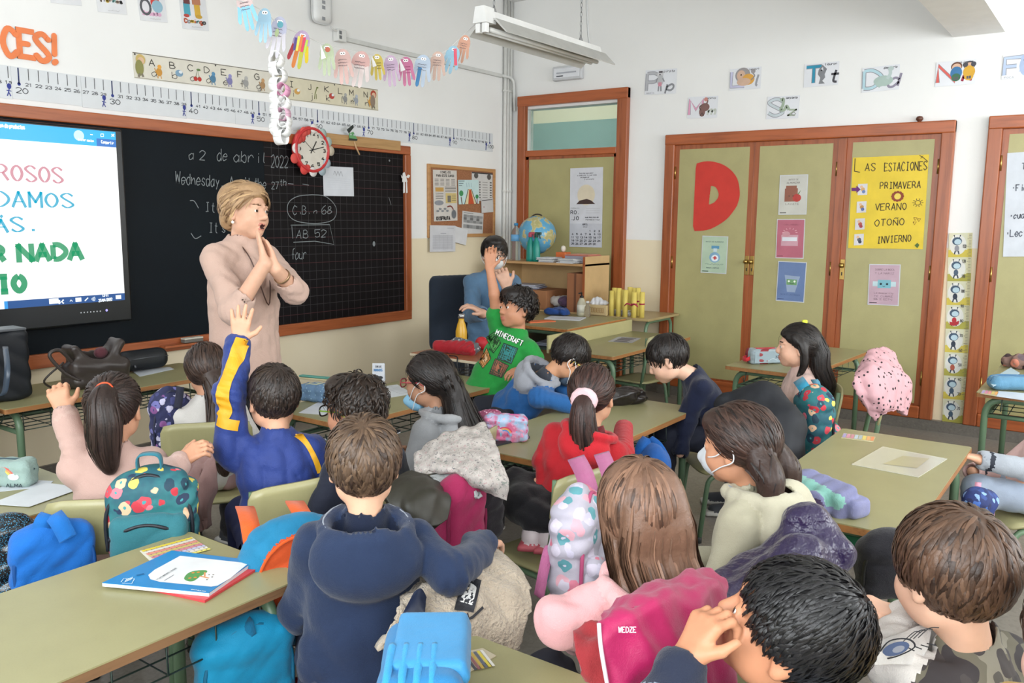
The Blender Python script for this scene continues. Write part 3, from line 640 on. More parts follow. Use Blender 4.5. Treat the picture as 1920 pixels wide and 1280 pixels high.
# ---------------------------------------------------------------- number line
xa, xd = -5.3581, .0504; nlz, nlb = 2.2171, 2.0529
nl = thing('number_line', 'long white paper number line numbered up to one hundred above blackboard', 'number line', (-3.3, 0, nlb))
for s0, s1 in ((9.4, 19.3), (19.3, 26.5), (26.5, 39.3), (39.3, 46.3), (46.3, 59.3), (59.3, 79.6), (79.6, 101)):
    b = MB(); b.bx((xa+xd*s0, -.004, nlb+RNG.uniform(-.003, .003)), (xa+xd*s1-.001, -.002, nlz)); pn = b.build('paper_strip', C('#d5d9dc', .6, var=.03), nl)
    a = artA(.0042)
    for n in range(math.ceil(s0), math.floor(s1)+1):
        x = xa+xd*n; ten = n % 10 == 0; H = .062 if not ten else .085; e = .0001
        if x > xa+xd*100.5: continue
        a.line([(x, nlz-.004), (x, nlz-H)], .004 if not ten else .007, '#26325e' if ten else '#55565a', e=e)
        st_ = str(n); hh = .027 if ten else .015; a.text(st_, x-hh*.62*len(st_)+(.016 if ten else 0), nlz-H-(.046 if ten else .03), hh, '#4b4d52', w=.003 if not ten else .004, sp=7.4)
        if ten: a.disc(x, nlz-H, .009, '#2b3a86', n=10)
        if n % 10 == 9:
            zc = nlb+.062; xx = x+.0; a.disc(xx, zc, .011, '#2f3a8c', .015, 10); a.line([(xx, zc-.01), (xx-.004, zc-.03), (xx-.012, zc-.05)], .005, '#2f3a8c'); a.line([(xx-.004, zc-.03), (xx+.006, zc-.05)], .005, '#2f3a8c'); a.line([(xx-.014, zc-.022), (xx+.01, zc-.024)], .004, '#2f3a8c')
    a.build('printed_scale', pn)
# ---------------------------------------------------------------- alphabet strips
def alpha(name, label, tl, tr, bl, letters, pos, hue):
    t, a, w, h = sA(name, label, 'alphabet strip', tl, tr, bl, hue, 'alphabet strips on the front wall')
    a.line([(0, h-.004), (w, h-.004)], .004, '#5c5850'); a.line([(0, .004), (w, .004)], .003, '#8a867a')
    cols = ['#c8913f', '#7d9fb8', '#b5392f', '#4f7d9c', '#7d7aa8', '#9a9a98', '#a8845c', '#d8c05a', '#6f8f52', '#c89a52', '#70793c', '#b1443c', '#8a8a88', '#9aa0a8']
    for i, (c_, x) in enumerate(zip(letters, pos)):
        a.text(c_, w*x, h*.56, h*.24, '#4a4640', w=.005); a.text(c_.lower(), w*x+h*.08, h*.16, h*.26, '#5a5650', w=.004)
        cx, cy = w*x+h*.42, h*.4; k = cols[(i+(0 if letters[0] == 'A' else 8)) % 14]
        if c_ == 'C': a.disc(cx-.012, cy-.02, .014, '#b5352c'); a.disc(cx+.016, cy-.02, .014, '#b5352c'); a.line([(cx-.01, cy-.01), (cx+.006, cy+.035), (cx+.014, cy-.01)], .004, '#51683a'); a.disc(cx+.012, cy+.035, .014, '#5c7a44', .007)
        elif c_ in 'BIK': a.disc(cx, cy, .026, k, .02); a.disc(cx+.01, cy+.008, .012, '#dfe6ea', .009)
        elif c_ == 'J': a.line([(cx-.012, cy-.035), (cx-.006, cy), (cx+.014, cy+.045)], .007, k); a.line([(cx+.006, cy-.035), (cx+.006, cy)], .005, k); a.disc(cx+.018, cy+.045, .009, k, .006)
        else: a.disc(cx, cy-.008, .02, k, .024); a.disc(cx+.004, cy+.022, .013, shade_hex(k, 1.15)); a.line([(cx-.02, cy-.012), (cx-.028, cy+.012)], .006, k); a.line([(cx+.01, cy-.03), (cx+.012, cy-.045)], .006, k); a.line([(cx-.01, cy-.03), (cx-.01, cy-.045)], .006, k)
    x = .035 if letters[0] == 'A' else w-.06; k = ('#c7ae6a', '#8b8a52') if letters[0] == 'A' else ('#b0452f', '#8c7a6a')
    a.disc(x+.01, h*.74, .03, k[0]); a.disc(x+.012, h*.7, .02, '#d8b496'); a.disc(x, h*.42, .026, k[1], .045); a.line([(x, h*.2), (x-.01, h*.06)], .012, '#7b7466'); a.line([(x+.012, h*.2), (x+.02, h*.08)], .012, '#7b7466')
    for q in (.012, w*.56): a.disc(q, h-.012, .005, '#3a3a3a')
    a.build('printed_letters', t)
def shade_hex(h, k): return '#'+''.join('%02x' % min(255, int(int(h.strip('#')[i:i+2], 16)*k)) for i in (0, 2, 4))
alpha('alphabet_strip', 'cream alphabet strip with letters A to G, left of the pair', (248, 97), (508, 134), (258, 147), 'ABCDEFG', (.1, .235, .36, .475, .60, .725, .86), '#d9d5c8')
alpha('alphabet_strip', 'cream alphabet strip ending at letter N, right of the pair', (508, 138), (708, 168), (508, 183), 'HIJKLMN', (.06, .15, .315, .465, .595, .705, .85), '#d2cbb2')
# ---------------------------------------------------------------- orange cut-out letters
for ch, p0, hpx, wpx in (('C', (0, 101), 49, 24), ('E', (30, 104), 49, 24), ('S', (61, 111), 49, 24), ('!', (96, 117), 51, 12)):
    a = artA(.003); x0, y0 = a.px(*p0); x1, y1 = a.px(p0[0]+wpx, p0[1]+wpx*.12); _, yt = a.px(p0[0], p0[1]-hpx); h = yt-y0; w = x1-x0
    mb = MB(); g, tot = glyphs(ch, h)
    if ch == '!': g = [A_([(.0, h*.32), (0.004, h)]), A_([(-.004, .0), (.004, .008)])]; k = 1
    else: k = w/(6*h/6)
    ei = 0
    for q in g:
        q = q*A_([k, 1]) if ch != '!' else q; q = crv(q, 5) if len(q) == 3 and ch == 'S' else q; ww = .028
        T = np.gradient(q, axis=0); T /= np.linalg.norm(T, axis=1)[:, None]+1e-9; N = np.stack([-T[:, 1], T[:, 0]], 1)
        if ch == 'E' and len(q) == 4:
            for s0, s1 in ((0, 1), (1, 2), (2, 3)):
                d = unit(q[s1]-q[s0]); nn = A_([-d[1], d[0]]); pp = [q[s0]-d*ww/2+nn*ww/2, q[s1]+d*ww/2+nn*ww/2, q[s1]+d*ww/2-nn*ww/2, q[s0]-d*ww/2-nn*ww/2]
                ei += 1; mb.prism([(x0+e[0]+.02, -.003, y0+e[1]) for e in pp[::-1]], (0, -.004-.00015*ei, 0))
            continue
        for i in range(len(q)-1):
            pp = [q[i]+N[i]*ww/2, q[i+1]+N[i+1]*ww/2, q[i+1]-N[i+1]*ww/2, q[i]-N[i]*ww/2]; ei += 1; mb.prism([(x0+e[0]+.02, -.003, y0+e[1]) for e in pp[::-1]], (0, -.004-.00015*ei, 0))
        for e in (q[0], q[-1]): ei += 1; mb.prism([(x0+e[0]+.02+ww*.5*math.cos(s*PI/6), -.003, y0+e[1]+ww*.5*math.sin(s*PI/6)) for s in range(12)], (0, -.004-.00015*ei, 0))
    props(mb.build('cutout_letter', C('#e8824f', .7)), {'C': 'orange paper cut-out letter C on front wall', 'E': 'orange paper cut-out letter E on front wall', 'S': 'orange paper cut-out letter S on front wall', '!': 'orange paper cut-out exclamation mark on front wall'}[ch], 'cutout letter', 'orange cut-out letters')
# ---------------------------------------------------------------- day cards at the top of the wall
for i, (tl, tr, bl, word, col, lab) in enumerate([((85, -60), (144, -52), (85, 4), '', '#8a8a90', 'blank lower end of a white day card, leftmost of four'), ((174, -48), (229, -40), (175, 21), 'Viernes', '#b9a79a', 'white day card reading Viernes near the top edge'), ((253, -36), (305, -29), (254, 37), 'Sabado', '#d9a7c4', 'white day card reading Sábado beside the Domingo card'), ((333, -24), (383, -17), (338, 53), 'Domingo', '#b8573c', 'white day card reading Domingo, rightmost of four')]):
    t, a, w, h = sA('day_card', lab, 'card', tl, tr, bl, '#d9dadd', 'day of the week cards')
    if word:
        for q, chh in enumerate(word): a.text(chh, w*(.1+.115*q), h*(.3 if i == 1 else .16), h*.09, [col, '#8b8b90', '#c2a13f', col, '#5a8a86', col, '#444444'][q % 7] if i != 2 else col, w=.009)
        a.scribble(w*.35, h*.05, w*.4, .008, '#77777c')
        if i == 1: a.disc(w*.5, h*.56, .015, '#4d5aa6')
        if i == 2: a.line([(w*.25+.03*math.cos(q), h*.36+.04*math.sin(q)) for q in np.linspace(0, 2*PI, 20)], .014, '#55585c'); a.disc(w*.62, h*.5, .03, '#c9403a'); a.disc(w*.68, h*.4, .035, '#8fb3c4')
        if i == 3: a.rect(w*.12, h*.34, w*.36, h*.66, '#4fa0b4'); a.rect(w*.14, h*.62, w*.38, h*.9, '#6b3a3c'); a.rect(w*.46, h*.62, w*.78, h*.92, '#b5795a'); a.rect(w*.52, h*.34, w*.74, h*.62, '#d0a63c'); a.disc(w*.2, h*.33, .02, '#b0453c', .01); a.disc(w*.66, h*.33, .024, '#c29b3a', .012)
    a.build('printed_day', t)
# ---------------------------------------------------------------- access point, socket and cable duct
rt = thing('wifi_box', 'rounded white electronic box high on the front wall', 'router', onA(606, 20, .03))
tl, br = onA(584, -25, .04), onA(622, 50, .04)
b = MB(); b.bx((tl[0], -.07, br[2]), (br[0], -.002, tl[2]), .045, 0, 4); b.build('housing', C('#dcdddc', .35), rt)
a = artA(.0705); 
for v in (4, 14, 35): x_, y_ = a.px(607, v); a.rect(x_-.015, y_-.012, x_+.015, y_+.012, '#8f9296')
a.build('indicator_marks', rt)
c1 = onA(637, 67, .03); s = thing('wall_socket', 'white wall socket box under the electronic box', 'socket', c1); b = MB(); b.box(c1, (.085, .055, .085), .006); b.build('box', C('#d9d9d6', .4), s)
a = artA(.0585); 
for dz in (.016, -.016): a.rect(c1[0]-.03, c1[2]+dz-.012, c1[0]-.006, c1[2]+dz+.012, '#6b6d70')
a.build('outlets', s)
zd = onA(700, 85, .03)[2]; b = MB(); b.tube(fillet([onA(620, 50, .05), onA(628, 58, .05), c1+A_([-.02, -.02, .03])], .02), .006, 6); props(b.build('power_cable', C('#cfcfcc', .5)), 'short white cable from electronic box to wall socket', 'cable')
b = MB(); b.bx((c1[0]+.04, -.03, zd-.015), (-.16, 0, zd+.015), .003); b.tube(fillet([(-.17, -.03, zd), (-.05, -.07, zd-.01), (-.035, -.075, zd-.3)], .1, 8), .013, 8); props(b.build('cable_duct', C('#cfd0cd', .5)), 'white cable duct running along front wall to the corner pipes', 'duct')
# ---------------------------------------------------------------- emergency light
e0, e1 = onB(1041, 126), onB(1096, 152); t = thing('emergency_light', 'white rectangular emergency light above the door', 'emergency light', (e0+e1)/2)
y0_, y1_ = onB(1041, 130)[1], onB(1096, 130)[1]; z1_, z0_ = onB(1068, 124)[2], onB(1068, 151)[2]
b = MB(); b.bx((-.05, y1_, z0_), (0, y0_, z1_), .012); b.build('housing', C('#c7c9cc', .4), t); b = MB(); b.bx((-.056, y1_+.02, z0_+.02), (-.048, y0_-.02, z1_-.02), .004); b.build('diffuser', C('#dfe1e6', .2), t)
a = artB(.0575); a.line([(-y0_+.05, (z0_+z1_)/2), (-y1_-.05, (z0_+z1_)/2)], .012, '#a9acb4'); a.rect(-y0_+.05, z0_+.03, -y0_+.12, z0_+.04, '#55585e'); a.build('markings', t)
# ---------------------------------------------------------------- hanging lamp
lx0, lx1, ly, lz = -2.80, -1.55, -1.83, 2.50
lp = thing('fluorescent_lamp', 'hanging grey trough fluorescent lamp with chain', 'lamp', ((lx0+lx1)/2, ly, lz))
b = MB(); sec = [(-.13, -.045), (-.055, .03), (.055, .03), (.13, -.045), (.125, -.05), (.05, .02), (-.05, .02), (-.125, -.05)]
b.prism([(lx0+.06, ly+q, lz+z) for q, z in sec], (lx1-lx0-.06, 0, 0)); b.build('reflector', C('#bdbdb9', .45), lp)
b = MB(); b.prism([(lx0-.01, ly+q, lz+z) for q, z in ((-.045, .0), (-.03, .085), (.03, .085), (.045, .0))], (.09, 0, 0)); b.prism([(lx0+.08, ly+q, lz+z) for q, z in ((-.04, .03), (-.028, .07), (.028, .07), (.04, .03))], (lx1-lx0-.1, 0, 0)); b.build('gear_box', C('#e4e4e2', .4), lp)
for dy in (-.022, .022):
    b = MB(); b.tube([(lx0+.05, ly+dy, lz-.028), (lx1-.05, ly+dy, lz-.028)], .013, 10); b.build('tube', C('#dcdcd8', .25), lp)
    b = MB(); b.bx((lx0, ly+dy-.015, lz-.05), (lx0+.03, ly+dy+.015, lz), .004); b.build('tube_holder', C('#e9e9e7', .4), lp)
for xx in (lx0+.12, lx1-.22):
    b = MB(); z = lz+.08
    while z < ZC: b.tube([(xx+.006*math.cos(q)*(1 if int(z/.03) % 2 else 0), ly+.006*math.cos(q)*(0 if int(z/.03) % 2 else 1), z+.017+.017*math.sin(q)) for q in np.linspace(0, 2*PI, 8, endpoint=False)], .0022, 4, 0, True); z += .028
    b.build('chain', C('#8f9092', .4, .6), lp); b = MB(); b.lathe([(.02, 0), (.003, .045)], (xx, ly, lz+.065), 8); b.build('hook', C('#8a8a8a', .5), lp)
b = MB(); b.tube(crv([(lx1-.1, ly, lz+.06), (lx1-.13, ly, lz+.14), (lx1-.16, ly, lz+.4), (lx1-.16, ly, ZC)], 6), .007, 8); b.build('supply_cable', C('#b5b6b6', .5), lp)
# ================================================================ interactive screen in front of the board
TY = .12
tv = thing('interactive_screen', 'large black-framed interactive screen showing a slide in front of blackboard', 'screen', onA(100, 420, TY))
pr, pt = onA(240, 420, TY)[0], onA(230, 243, TY)[2]; pb = onA(236, 602, TY)[2]; sr, s_t, sb = onA(226, 420, TY)[0], onA(223, 248, TY)[2], onA(233, 562, TY)[2]
hS = s_t-sb; sl = sr-hS*1.78; pl = sl-.02
b = MB(); b.bx((pl, -TY+.001, pb), (pr, -.05, pt), .012); b.build('casing', C('#0c1014', .3), tv)
a = artA(TY); a.rect(sl, sb, sr, s_t, emit('#ffffff', .92)); a.build('display', tv)
a = artA(TY+.0008); hb = onA(224, 277, TY)[2]; a.rect(sl, hb-.0, sr, s_t, emit('#12a9ea', .9)); zt_ = onA(234, 549, TY)[2]; a.rect(sl, sb, sr, zt_, emit('#1a4a86', .9)); xs0 = onA(181, 268, TY)[0]; a.rect(xs0, hb, sr, onA(190, 260, TY)[2], emit('#1467b8', .9))
x_, y_ = a.px(15, 575); a.rect(sl, sb, x_, zt_, emit('#2f8fd6', .9)); x_, y_ = a.px(148, 254); a.disc(x_, y_, .028, emit('#bfe4f5', .9))
WE = emit('#f2fbff', .9); a.lpx([(169, 252), (174, 252.5)], .005, WE); a.lpx([(209, 251), (214, 256)], .005, WE); a.lpx([(214, 251), (209, 256)], .005, WE); a.lpx([(189, 256), (189, 251), (194, 251), (194, 256), (189, 256)], .004, WE)
a.build('window_bars', tv)
a = artA(TY+.002); a.tpx('on de productos', (0, 238), (47, 242), 7, WE, w=.006); a.tpx('Iniciar sesion', (146, 263), (176, 266), 4, WE, w=.004); a.tpx('Compartir', (190, 268), (214, 271), 5, WE, w=.004)
a.tpx('8*C', (110, 569), (121, 568), 6, WE, w=.005); a.tpx('13:11', (192, 556), (204, 555), 5, WE, w=.004); a.tpx('27/04/2022', (185, 566), (211, 563), 5, WE, w=.004)
x_, y_ = a.px(101, 565); a.rect(x_-.025, y_-.012, x_+.025, y_+.016, WE)
for u, v in ((147, 562), (222, 557)): x_, y_ = a.px(u, v); a.rect(x_-.016, y_-.01, x_+.016, y_+.012, WE)
a.lpx([(131, 565), (133, 562), (136, 565)], .004, WE); a.lpx([(159, 564), (165, 558)], .006, WE); a.lpx([(172, 560), (175, 557), (175, 564), (172, 561)], .004, WE); a.lpx([(177, 556), (178, 560), (177, 564)], .004, WE); x_, y_ = a.px(6, 572); a.rect(x_-.03, y_-.02, x_+.005, y_+.02, WE)
PK, CY, GN = emit('#c98492', .75), emit('#1aa6c8', .75), emit('#2e9a6a', .75); S = dict(nib=.34)
a.tpx('ROSOS', (-4, 337), (124, 343), 29, PK, w=.015, **S).cut('slide_text', tv); a.tpx('DAMOS', (-8, 386), (145, 389), 27, CY, w=.015, **S).cut('slide_text', tv); a.tpx('MÁS.', (-40, 435), (72, 433), 27, CY, w=.016, **S).cut('slide_text', tv)
a.tpx('NADA', (36, 488), (161, 483), 27, GN, w=.029).cut('slide_text', tv); a.tpx('R', (-10, 490), (15, 489), 27, GN, w=.029).cut('slide_text', tv); a.tpx('IO', (-2, 547), (54, 544), 28, GN, w=.031).cut('slide_text', tv); a.build('slide_text', tv, 'coloured capital lettering of the slide')
a = artA(TY+.001); 
for u in range(152, 192, 6): x_, y_ = a.px(u, 586-(u-152)*.08); a.disc(x_, y_, .004, C('#c8ccd0'), n=8)
x_, y_ = a.px(200, 581.5); a.disc(x_, y_, .007, emit('#a9a2ff', 1), n=10); a.build('indicator_lights', tv)
# ================================================================ cork board
kl, kr, kt, kb = -1.1684, -.2453, 1.9021, 1.2941
ck = thing('cork_board', 'cork notice board in pale wood frame on front wall', 'notice board', ((kl+kr)/2, 0, kb)); WF = wood('#b98a58', '#9a6c3e', .5, 3., 0)
b = MB(); b.bx((kl+.02, -.014, kb+.02), (kr-.02, 0, kt-.02)); t = NT('cork'); n = t.noise(120, 3); t.base(t.ramp(n.outputs['Fac'], [(.3, '#8c5c3c'), (.7, '#a87250')])); t.r(.9); t.bump(n.outputs['Fac'], .3, .003); b.build('cork', t.m, ck)
for a_, c_ in (((kl, -.022, kb), (kl+.03, 0, kt)), ((kr-.03, -.022, kb), (kr, 0, kt)), ((kl+.03, -.022, kb), (kr-.03, 0, kb+.03)), ((kl+.03, -.022, kt-.03), (kr-.03, 0, kt))):
    b = MB(); b.bx(a_, c_, .004); b.build('frame_bar', WF, ck)
GP = 'papers on the cork board'
def cork(name, lab, tl, tr, bl, col, off=.016): return sA(name, lab, 'paper', tl, tr, bl, col, GP, off)
t, a, w, h = cork('poster', 'tall illustrated white sheet about eating fruit on cork board, ending DISFRUTA', (811.5, 318), (856, 319.6), (819, 414.7), '#cfc9c2', .017)
K = '#3b3836'; a.text('COMEJOS', w*.3, h*.94, h*.035, K, w=.004, width=w*.45); a.text('PARA ESTE CURSO', w*.14, h*.87, h*.04, K, w=.0045, width=w*.75)
for i in range(4):
    for j in range(5): a.line([(w*(.06+.23*i), h*(.82-.028*j)), (w*(.22+.23*i), h*(.82-.028*j))], .004, '#6d6863')
a.rect(w*.08, h*.58, w*.42, h*.66, '#c59a52'); a.rect(w*.5, h*.35, w*.97, h*.55, '#cdb87a'); a.rect(w*.58, h*.37, w*.72, h*.5, '#77726a'); a.disc(w*.22, h*.36, w*.19, '#8d9096', h*.05)
for j in range(4): a.line([(w*.48, h*(.67-.03*j)), (w*.95, h*(.67-.03*j))], .004, '#5d5955'); a.line([(w*.08, h*(.55-.035*j)), (w*.4, h*(.54-.03*j))], .004, '#5d5955'); a.line([(w*.76, h*(.51-.035*j)), (w*.94, h*(.51-.035*j))], .003, '#55504a')
a.disc(w*.84, h*.13, w*.1, '#6f7377', h*.09); a.line(crv([(w*.56, h*.28), (w*.72, h*.29), (w*.82, h*.22)], 5), .012, '#7d3b35')
for q in range(5): a.disc(w*(.16+.1*q), h*(.2+.04*(q % 2)), w*.06, '#85888b', h*.02)
a.text('DISFRUTA', w*.1, h*.025, h*.06, '#2d2a29', w=.008, width=w*.58); a.build('print', t)
t, a, w, h = cork('safety_sheet', 'white list sheet with two dark ovals at top right of cork board', (884.5, 322), (923.4, 325), (885, 376), '#cdcbc9', .016)
a.rect(0, h*.95, w, h, '#3c3a3b'); a.disc(w*.2, h*.88, w*.1, '#55524f', h*.1); a.disc(w*.82, h*.86, w*.1, '#55524f', h*.1)
for j in range(7): a.disc(w*.38, h*(.66-.09*j), .007, '#2f2d2d'); a.line([(w*.5, h*(.66-.09*j)), (w*.75, h*(.66-.09*j))], .004, '#77736f'); a.rect(w*.86, h*(.64-.09*j), w*.95, h*(.68-.09*j), '#4a4744'); a.rect(w*.2, h*(.64-.09*j), w*.28, h*(.68-.09*j), '#4a4744')
a.build('print', t)
t, a, w, h = cork('child_drawing', 'child drawing of an erupting volcano with trees pinned on cork board', (858.8, 337), (897, 337), (866, 382.8), '#c4dcdc', .02)
a.poly([(w*.3, 0), (w*.48, h*.62), (w*.62, h*.62), (w*.85, 0)], '#d9c9a0'); a.poly([(w*.46, 0), (w*.52, h*.6), (w*.6, h*.6), (w*.75, 0)], '#c2502c'); a.line([(w*.28, 0), (w*.48, h*.62)], .008, K); a.line([(w*.87, 0), (w*.62, h*.62)], .008, K)
a.line([(w*.16, 0), (w*.12, h*.3)], .012, '#6b4a34'); a.disc(w*.13, h*.45, w*.1, '#3f8a56', h*.12); a.disc(w*.9, h*.3, w*.08, '#3f8a56', h*.09); a.line([(w*.9, 0), (w*.9, h*.22)], .012, '#8b3550')
for q in range(3): a.line([(w*(.42+.1*q), h*.7), (w*(.38+.12*q), h*.88)], .003, '#6d8fa0'); a.line([(w*.02, h*(.95-.09*q)), (w*(.3-.06*q), h*(.95-.09*q))], .005, '#5d6f78')
a.build('drawing', t)
t, a, w, h = cork('small_sheet', 'small white sheet hanging off the right edge of cork board', (902, 372), (924, 370.6), (897, 399.7), '#c9c7c6', .024)
a.line([(w*.05, h*.85), (w*.95, h*.88)], .006, '#4a4647'); a.disc(w*.2, h*.4, .006, '#8a4a55'); a.build('print', t)
t, a, w, h = cork('timetable', 'white timetable with grey shaded boxes low on cork board', (867, 395), (906.5, 400), (870, 438), '#cbc9c8', .017)
for i in range(6):
    for j in range(3): a.rect(w*(.06+.15*i), h*(.5+.12*j), w*(.205+.15*i), h*(.615+.12*j), ['#9a9a9a', '#6f6f70', '#858585', '#b0b0b0'][(i*2+j) % 4])
    a.rect(w*(.06+.15*i), h*.26, w*(.205+.15*i), h*.42, ['#999', '#777', '#8c8c8c'][i % 3])
a.line([(w*.05, h*.93), (w*.5, h*.93)], .004, '#666'); a.build('print', t)
t, a, w, h = cork('folded_note', 'plain white slip sticking out behind the list under cork board', (851, 423), (877, 431), (846, 452), '#d6d6d8', .026)
t, a, w, h = cork('class_list', 'white class list sheet hanging below the cork board corner', (806, 422), (854, 423), (809, 472), '#cfcfd3', .03)
for i in range(18): a.line([(w*.1, h*(.62-.03*i)), (w*.9, h*(.62-.03*i))], .0022, '#a3a3aa')
for i in range(5): a.line([(w*(.2+.16*i), h*.08), (w*(.2+.16*i), h*.64)], .0022, '#b0b0b6')
a.line([(w*.4, h*.7), (w*.62, h*.7)], .004, '#8d8d95'); a.line([(w*.66, h*.9), (w*.92, h*.9)], .003, '#9a9aa0'); a.build('print', t)
# ================================================================ posters on the cupboard and door
o_ = .0315; GPO = 'laminated posters on the cupboard doors'
L = [(1305, 307), (1318, 303), (1334, 302.5), (1352, 307), (1366, 315), (1377, 326), (1384, 340), (1387, 363), (1384, 379), (1379, 390), (1362, 411), (1337, 427), (1320, 432), (1299, 433)]; Hh = [(1333, 348), (1342, 351), (1347, 361), (1347, 368), (1344, 374), (1338, 380), (1329, 384)]
mb = MB(); rl = [(1300.5+(1305-1300.5)*k, 433-126*k) for k in np.linspace(0, 1, 8)]
out = [onB(u, v, o_) for u, v in crv([A_(p) for p in L], 3)]; no = len(out); hol = crv([A_(p) for p in Hh], 6); hc = A_([1333, 366.])
# annulus: outer loop (arc + straight back) against the inner loop, sampled by angle about the hole
op = np.vstack([crv([A_(p) for p in L], 8), [(1299+6*k, 433-126*k) for k in np.linspace(.05, .95, 14)]]); ip = np.vstack([hol, [(1329+4*k, 384-36*k) for k in np.linspace(.1, .9, 6)]])
def byang(P, c, n=64):
    ang = np.arctan2(P[:, 1]-c[1], P[:, 0]-c[0]); r = np.hypot(P[:, 1]-c[1], P[:, 0]-c[0]); o = np.argsort(ang); th = np.linspace(-PI, PI, n, endpoint=False)
    rr = np.interp(th, np.concatenate([ang[o]-2*PI, ang[o], ang[o]+2*PI]), np.tile(r[o], 3)); return np.stack([c[0]+rr*np.cos(th), c[1]+rr*np.sin(th)], 1)
hc = A_([1338, 366.]); A1, A2 = byang(op, hc), byang(ip, hc); n = 64
V = [onB(u, v, o_+.003) for u, v in A1]+[onB(u, v, o_+.003) for u, v in A2]+[onB(u, v, o_) for u, v in A1]+[onB(u, v, o_) for u, v in A2]
F = []
for i in range(n): j = (i+1) % n; F += [[i, j, n+j, n+i], [2*n+j, 2*n+i, 3*n+i, 3*n+j], [j, i, 2*n+i, 2*n+j], [n+i, n+j, 3*n+j, 3*n+i]]
mb.add(V, F); props(mb.build('cutout_letter', C('#c8392f', .75)), 'big red card cut-out letter D on the left cupboard door', 'cutout letter')
def lam(name, lab, tl, tr, bl, col, g=GPO, off=o_):
    t, a, w, h = sB(name, lab, 'poster', tl, tr, bl, C('#c9ccd0', .16), g, off, th=.0012); a.rect(.006, .006, w-.006, h-.006, C(col, .16)); return t, a, w, h
t, a, w, h = lam('poster', 'green poster of a kawaii soap bottle with red cross below the letter D', (1317, 441.6), (1365.6, 443), (1314, 511), '#b3c7b0')
B1, B2 = C('#5f97bb', .16), C('#86aecb', .16); a.rect(w*.38, h*.66, w*.68, h*.74, B1); a.rect(w*.46, h*.58, w*.6, h*.67, '#c2d6de'); a.disc(w*.52, h*.43, w*.21, B2, h*.14); a.disc(w*.53, h*.41, w*.14, '#dfe7ee', h*.09)
a.rect(w*.5, h*.37, w*.56, h*.46, '#c23a3a'); a.rect(w*.45, h*.4, w*.61, h*.43, '#c23a3a'); a.text('ANTES DE ALMORZAR', w*.15, h*.83, h*.03, '#7b9088', w=.002, width=w*.7); a.scribble(w*.16, h*.22, w*.7, h*.05, '#5a716c', .002); a.text('MANOS LIMPIAS', w*.22, h*.13, h*.03, '#6d8079', w=.002, width=w*.5); a.rect(w*.06, h*.04, w*.3, h*.065, '#44524e'); a.build('print', t)
t, a, w, h = lam('poster', 'cream poster of a brown jar and red apple on middle door', (1462.5, 328.4), (1515.6, 326.6), (1461, 402.5), '#c4c3bb')
J_ = C('#8f5a48', .16); a.rect(w*.24, h*.66, w*.62, h*.73, J_); a.rect(w*.2, h*.33, w*.66, h*.66, J_); a.disc(w*.64, h*.42, w*.15, C('#b23a35', .16), h*.1); a.poly([(w*.66, h*.52), (w*.78, h*.62), (w*.7, h*.5)], '#5c7d4a')
for q in (.36, .5): a.disc(w*q, h*.47, .004, '#3a2722')
a.text('ANTES DE', w*.32, h*.86, h*.035, '#8b8580', w=.002, width=w*.36); a.text('ALMORZAR', w*.26, h*.78, h*.04, '#8b8580', w=.0025, width=w*.48); a.text('LAVATE', w*.24, h*.25, h*.04, '#8b8580', w=.0025, width=w*.5); a.rect(w*.05, h*.04, w*.28, h*.06, '#4d4a48'); a.build('print', t)
t, a, w, h = lam('poster', 'pink poster with a bar of soap, middle of three on middle door', (1457, 410.6), (1510, 410.3), (1454, 483.75), '#b5687a')
a.rect(w*.18, h*.32, w*.78, h*.6, '#c79aa6'); a.disc(w*.35, h*.62, w*.14, '#c58f98', h*.07); a.rect(w*.22, h*.44, w*.74, h*.54, '#d8dbe2')
for q in range(7): a.line([(w*.48+w*.2*math.cos(q*PI/6), h*.66+h*.08*math.sin(q*PI/6)), (w*.48+w*.27*math.cos(q*PI/6), h*.66+h*.12*math.sin(q*PI/6))], .004, '#d9a9b2')
a.text('CON JABON', w*.25, h*.84, h*.035, '#9b5565', w=.002, width=w*.5); a.rect(w*.06, h*.05, w*.26, h*.065, '#5a2f3b'); a.build('print', t)
t, a, w, h = lam('poster', 'blue poster of a smiling green cup, lowest on middle door', (1459.4, 489), (1513, 491.6), (1454.7, 563.4), '#6d82ac')
a.poly([(w*.26, h*.66), (w*.8, h*.64), (w*.66, h*.24), (w*.38, h*.24)], '#93a3bd'); a.rect(w*.34, h*.42, w*.7, h*.56, '#6f9b6d'); a.line(crv([(w*.45, h*.47), (w*.53, h*.45), (w*.6, h*.47)], 4), .004, '#2d4434')
for q in (.42, .62): a.disc(w*q, h*.51, .008, '#e8efe2')
a.text('SECATE LAS MANOS', w*.15, h*.16, h*.035, '#4d628f', w=.002, width=w*.7); a.rect(w*.06, h*.05, w*.28, h*.065, '#39456a'); a.build('print', t)
t, a, w, h = lam('poster', 'pink poster of a smiling blue face mask on right cupboard door', (1630, 494.7), (1689, 495.6), (1626.6, 571), '#bfa3b0')
a.rect(w*.3, h*.42, w*.72, h*.62, C('#79b2c0', .2)); a.rect(w*.14, h*.46, w*.3, h*.58, '#b8ced4'); a.rect(w*.72, h*.46, w*.88, h*.58, '#b8ced4')
for q in (.4, .6): a.disc(w*q, h*.52, .008, '#23323a')
a.line(crv([(w*.46, h*.47), (w*.5, h*.455), (w*.54, h*.47)], 3), .003, '#23323a')
for tx, y in (('SOBRE LA BOCA', .85), ('Y LA NARIZ', .76), ('La mascarilla', .28), ('TE CUBRE', .2), ('BIEN', .13)): a.text(tx, w*.2, h*y, h*.04, '#8d7480', w=.0022, width=w*.62)
a.rect(w*.06, h*.05, w*.3, h*.07, '#4a3c44'); a.build('print', t)
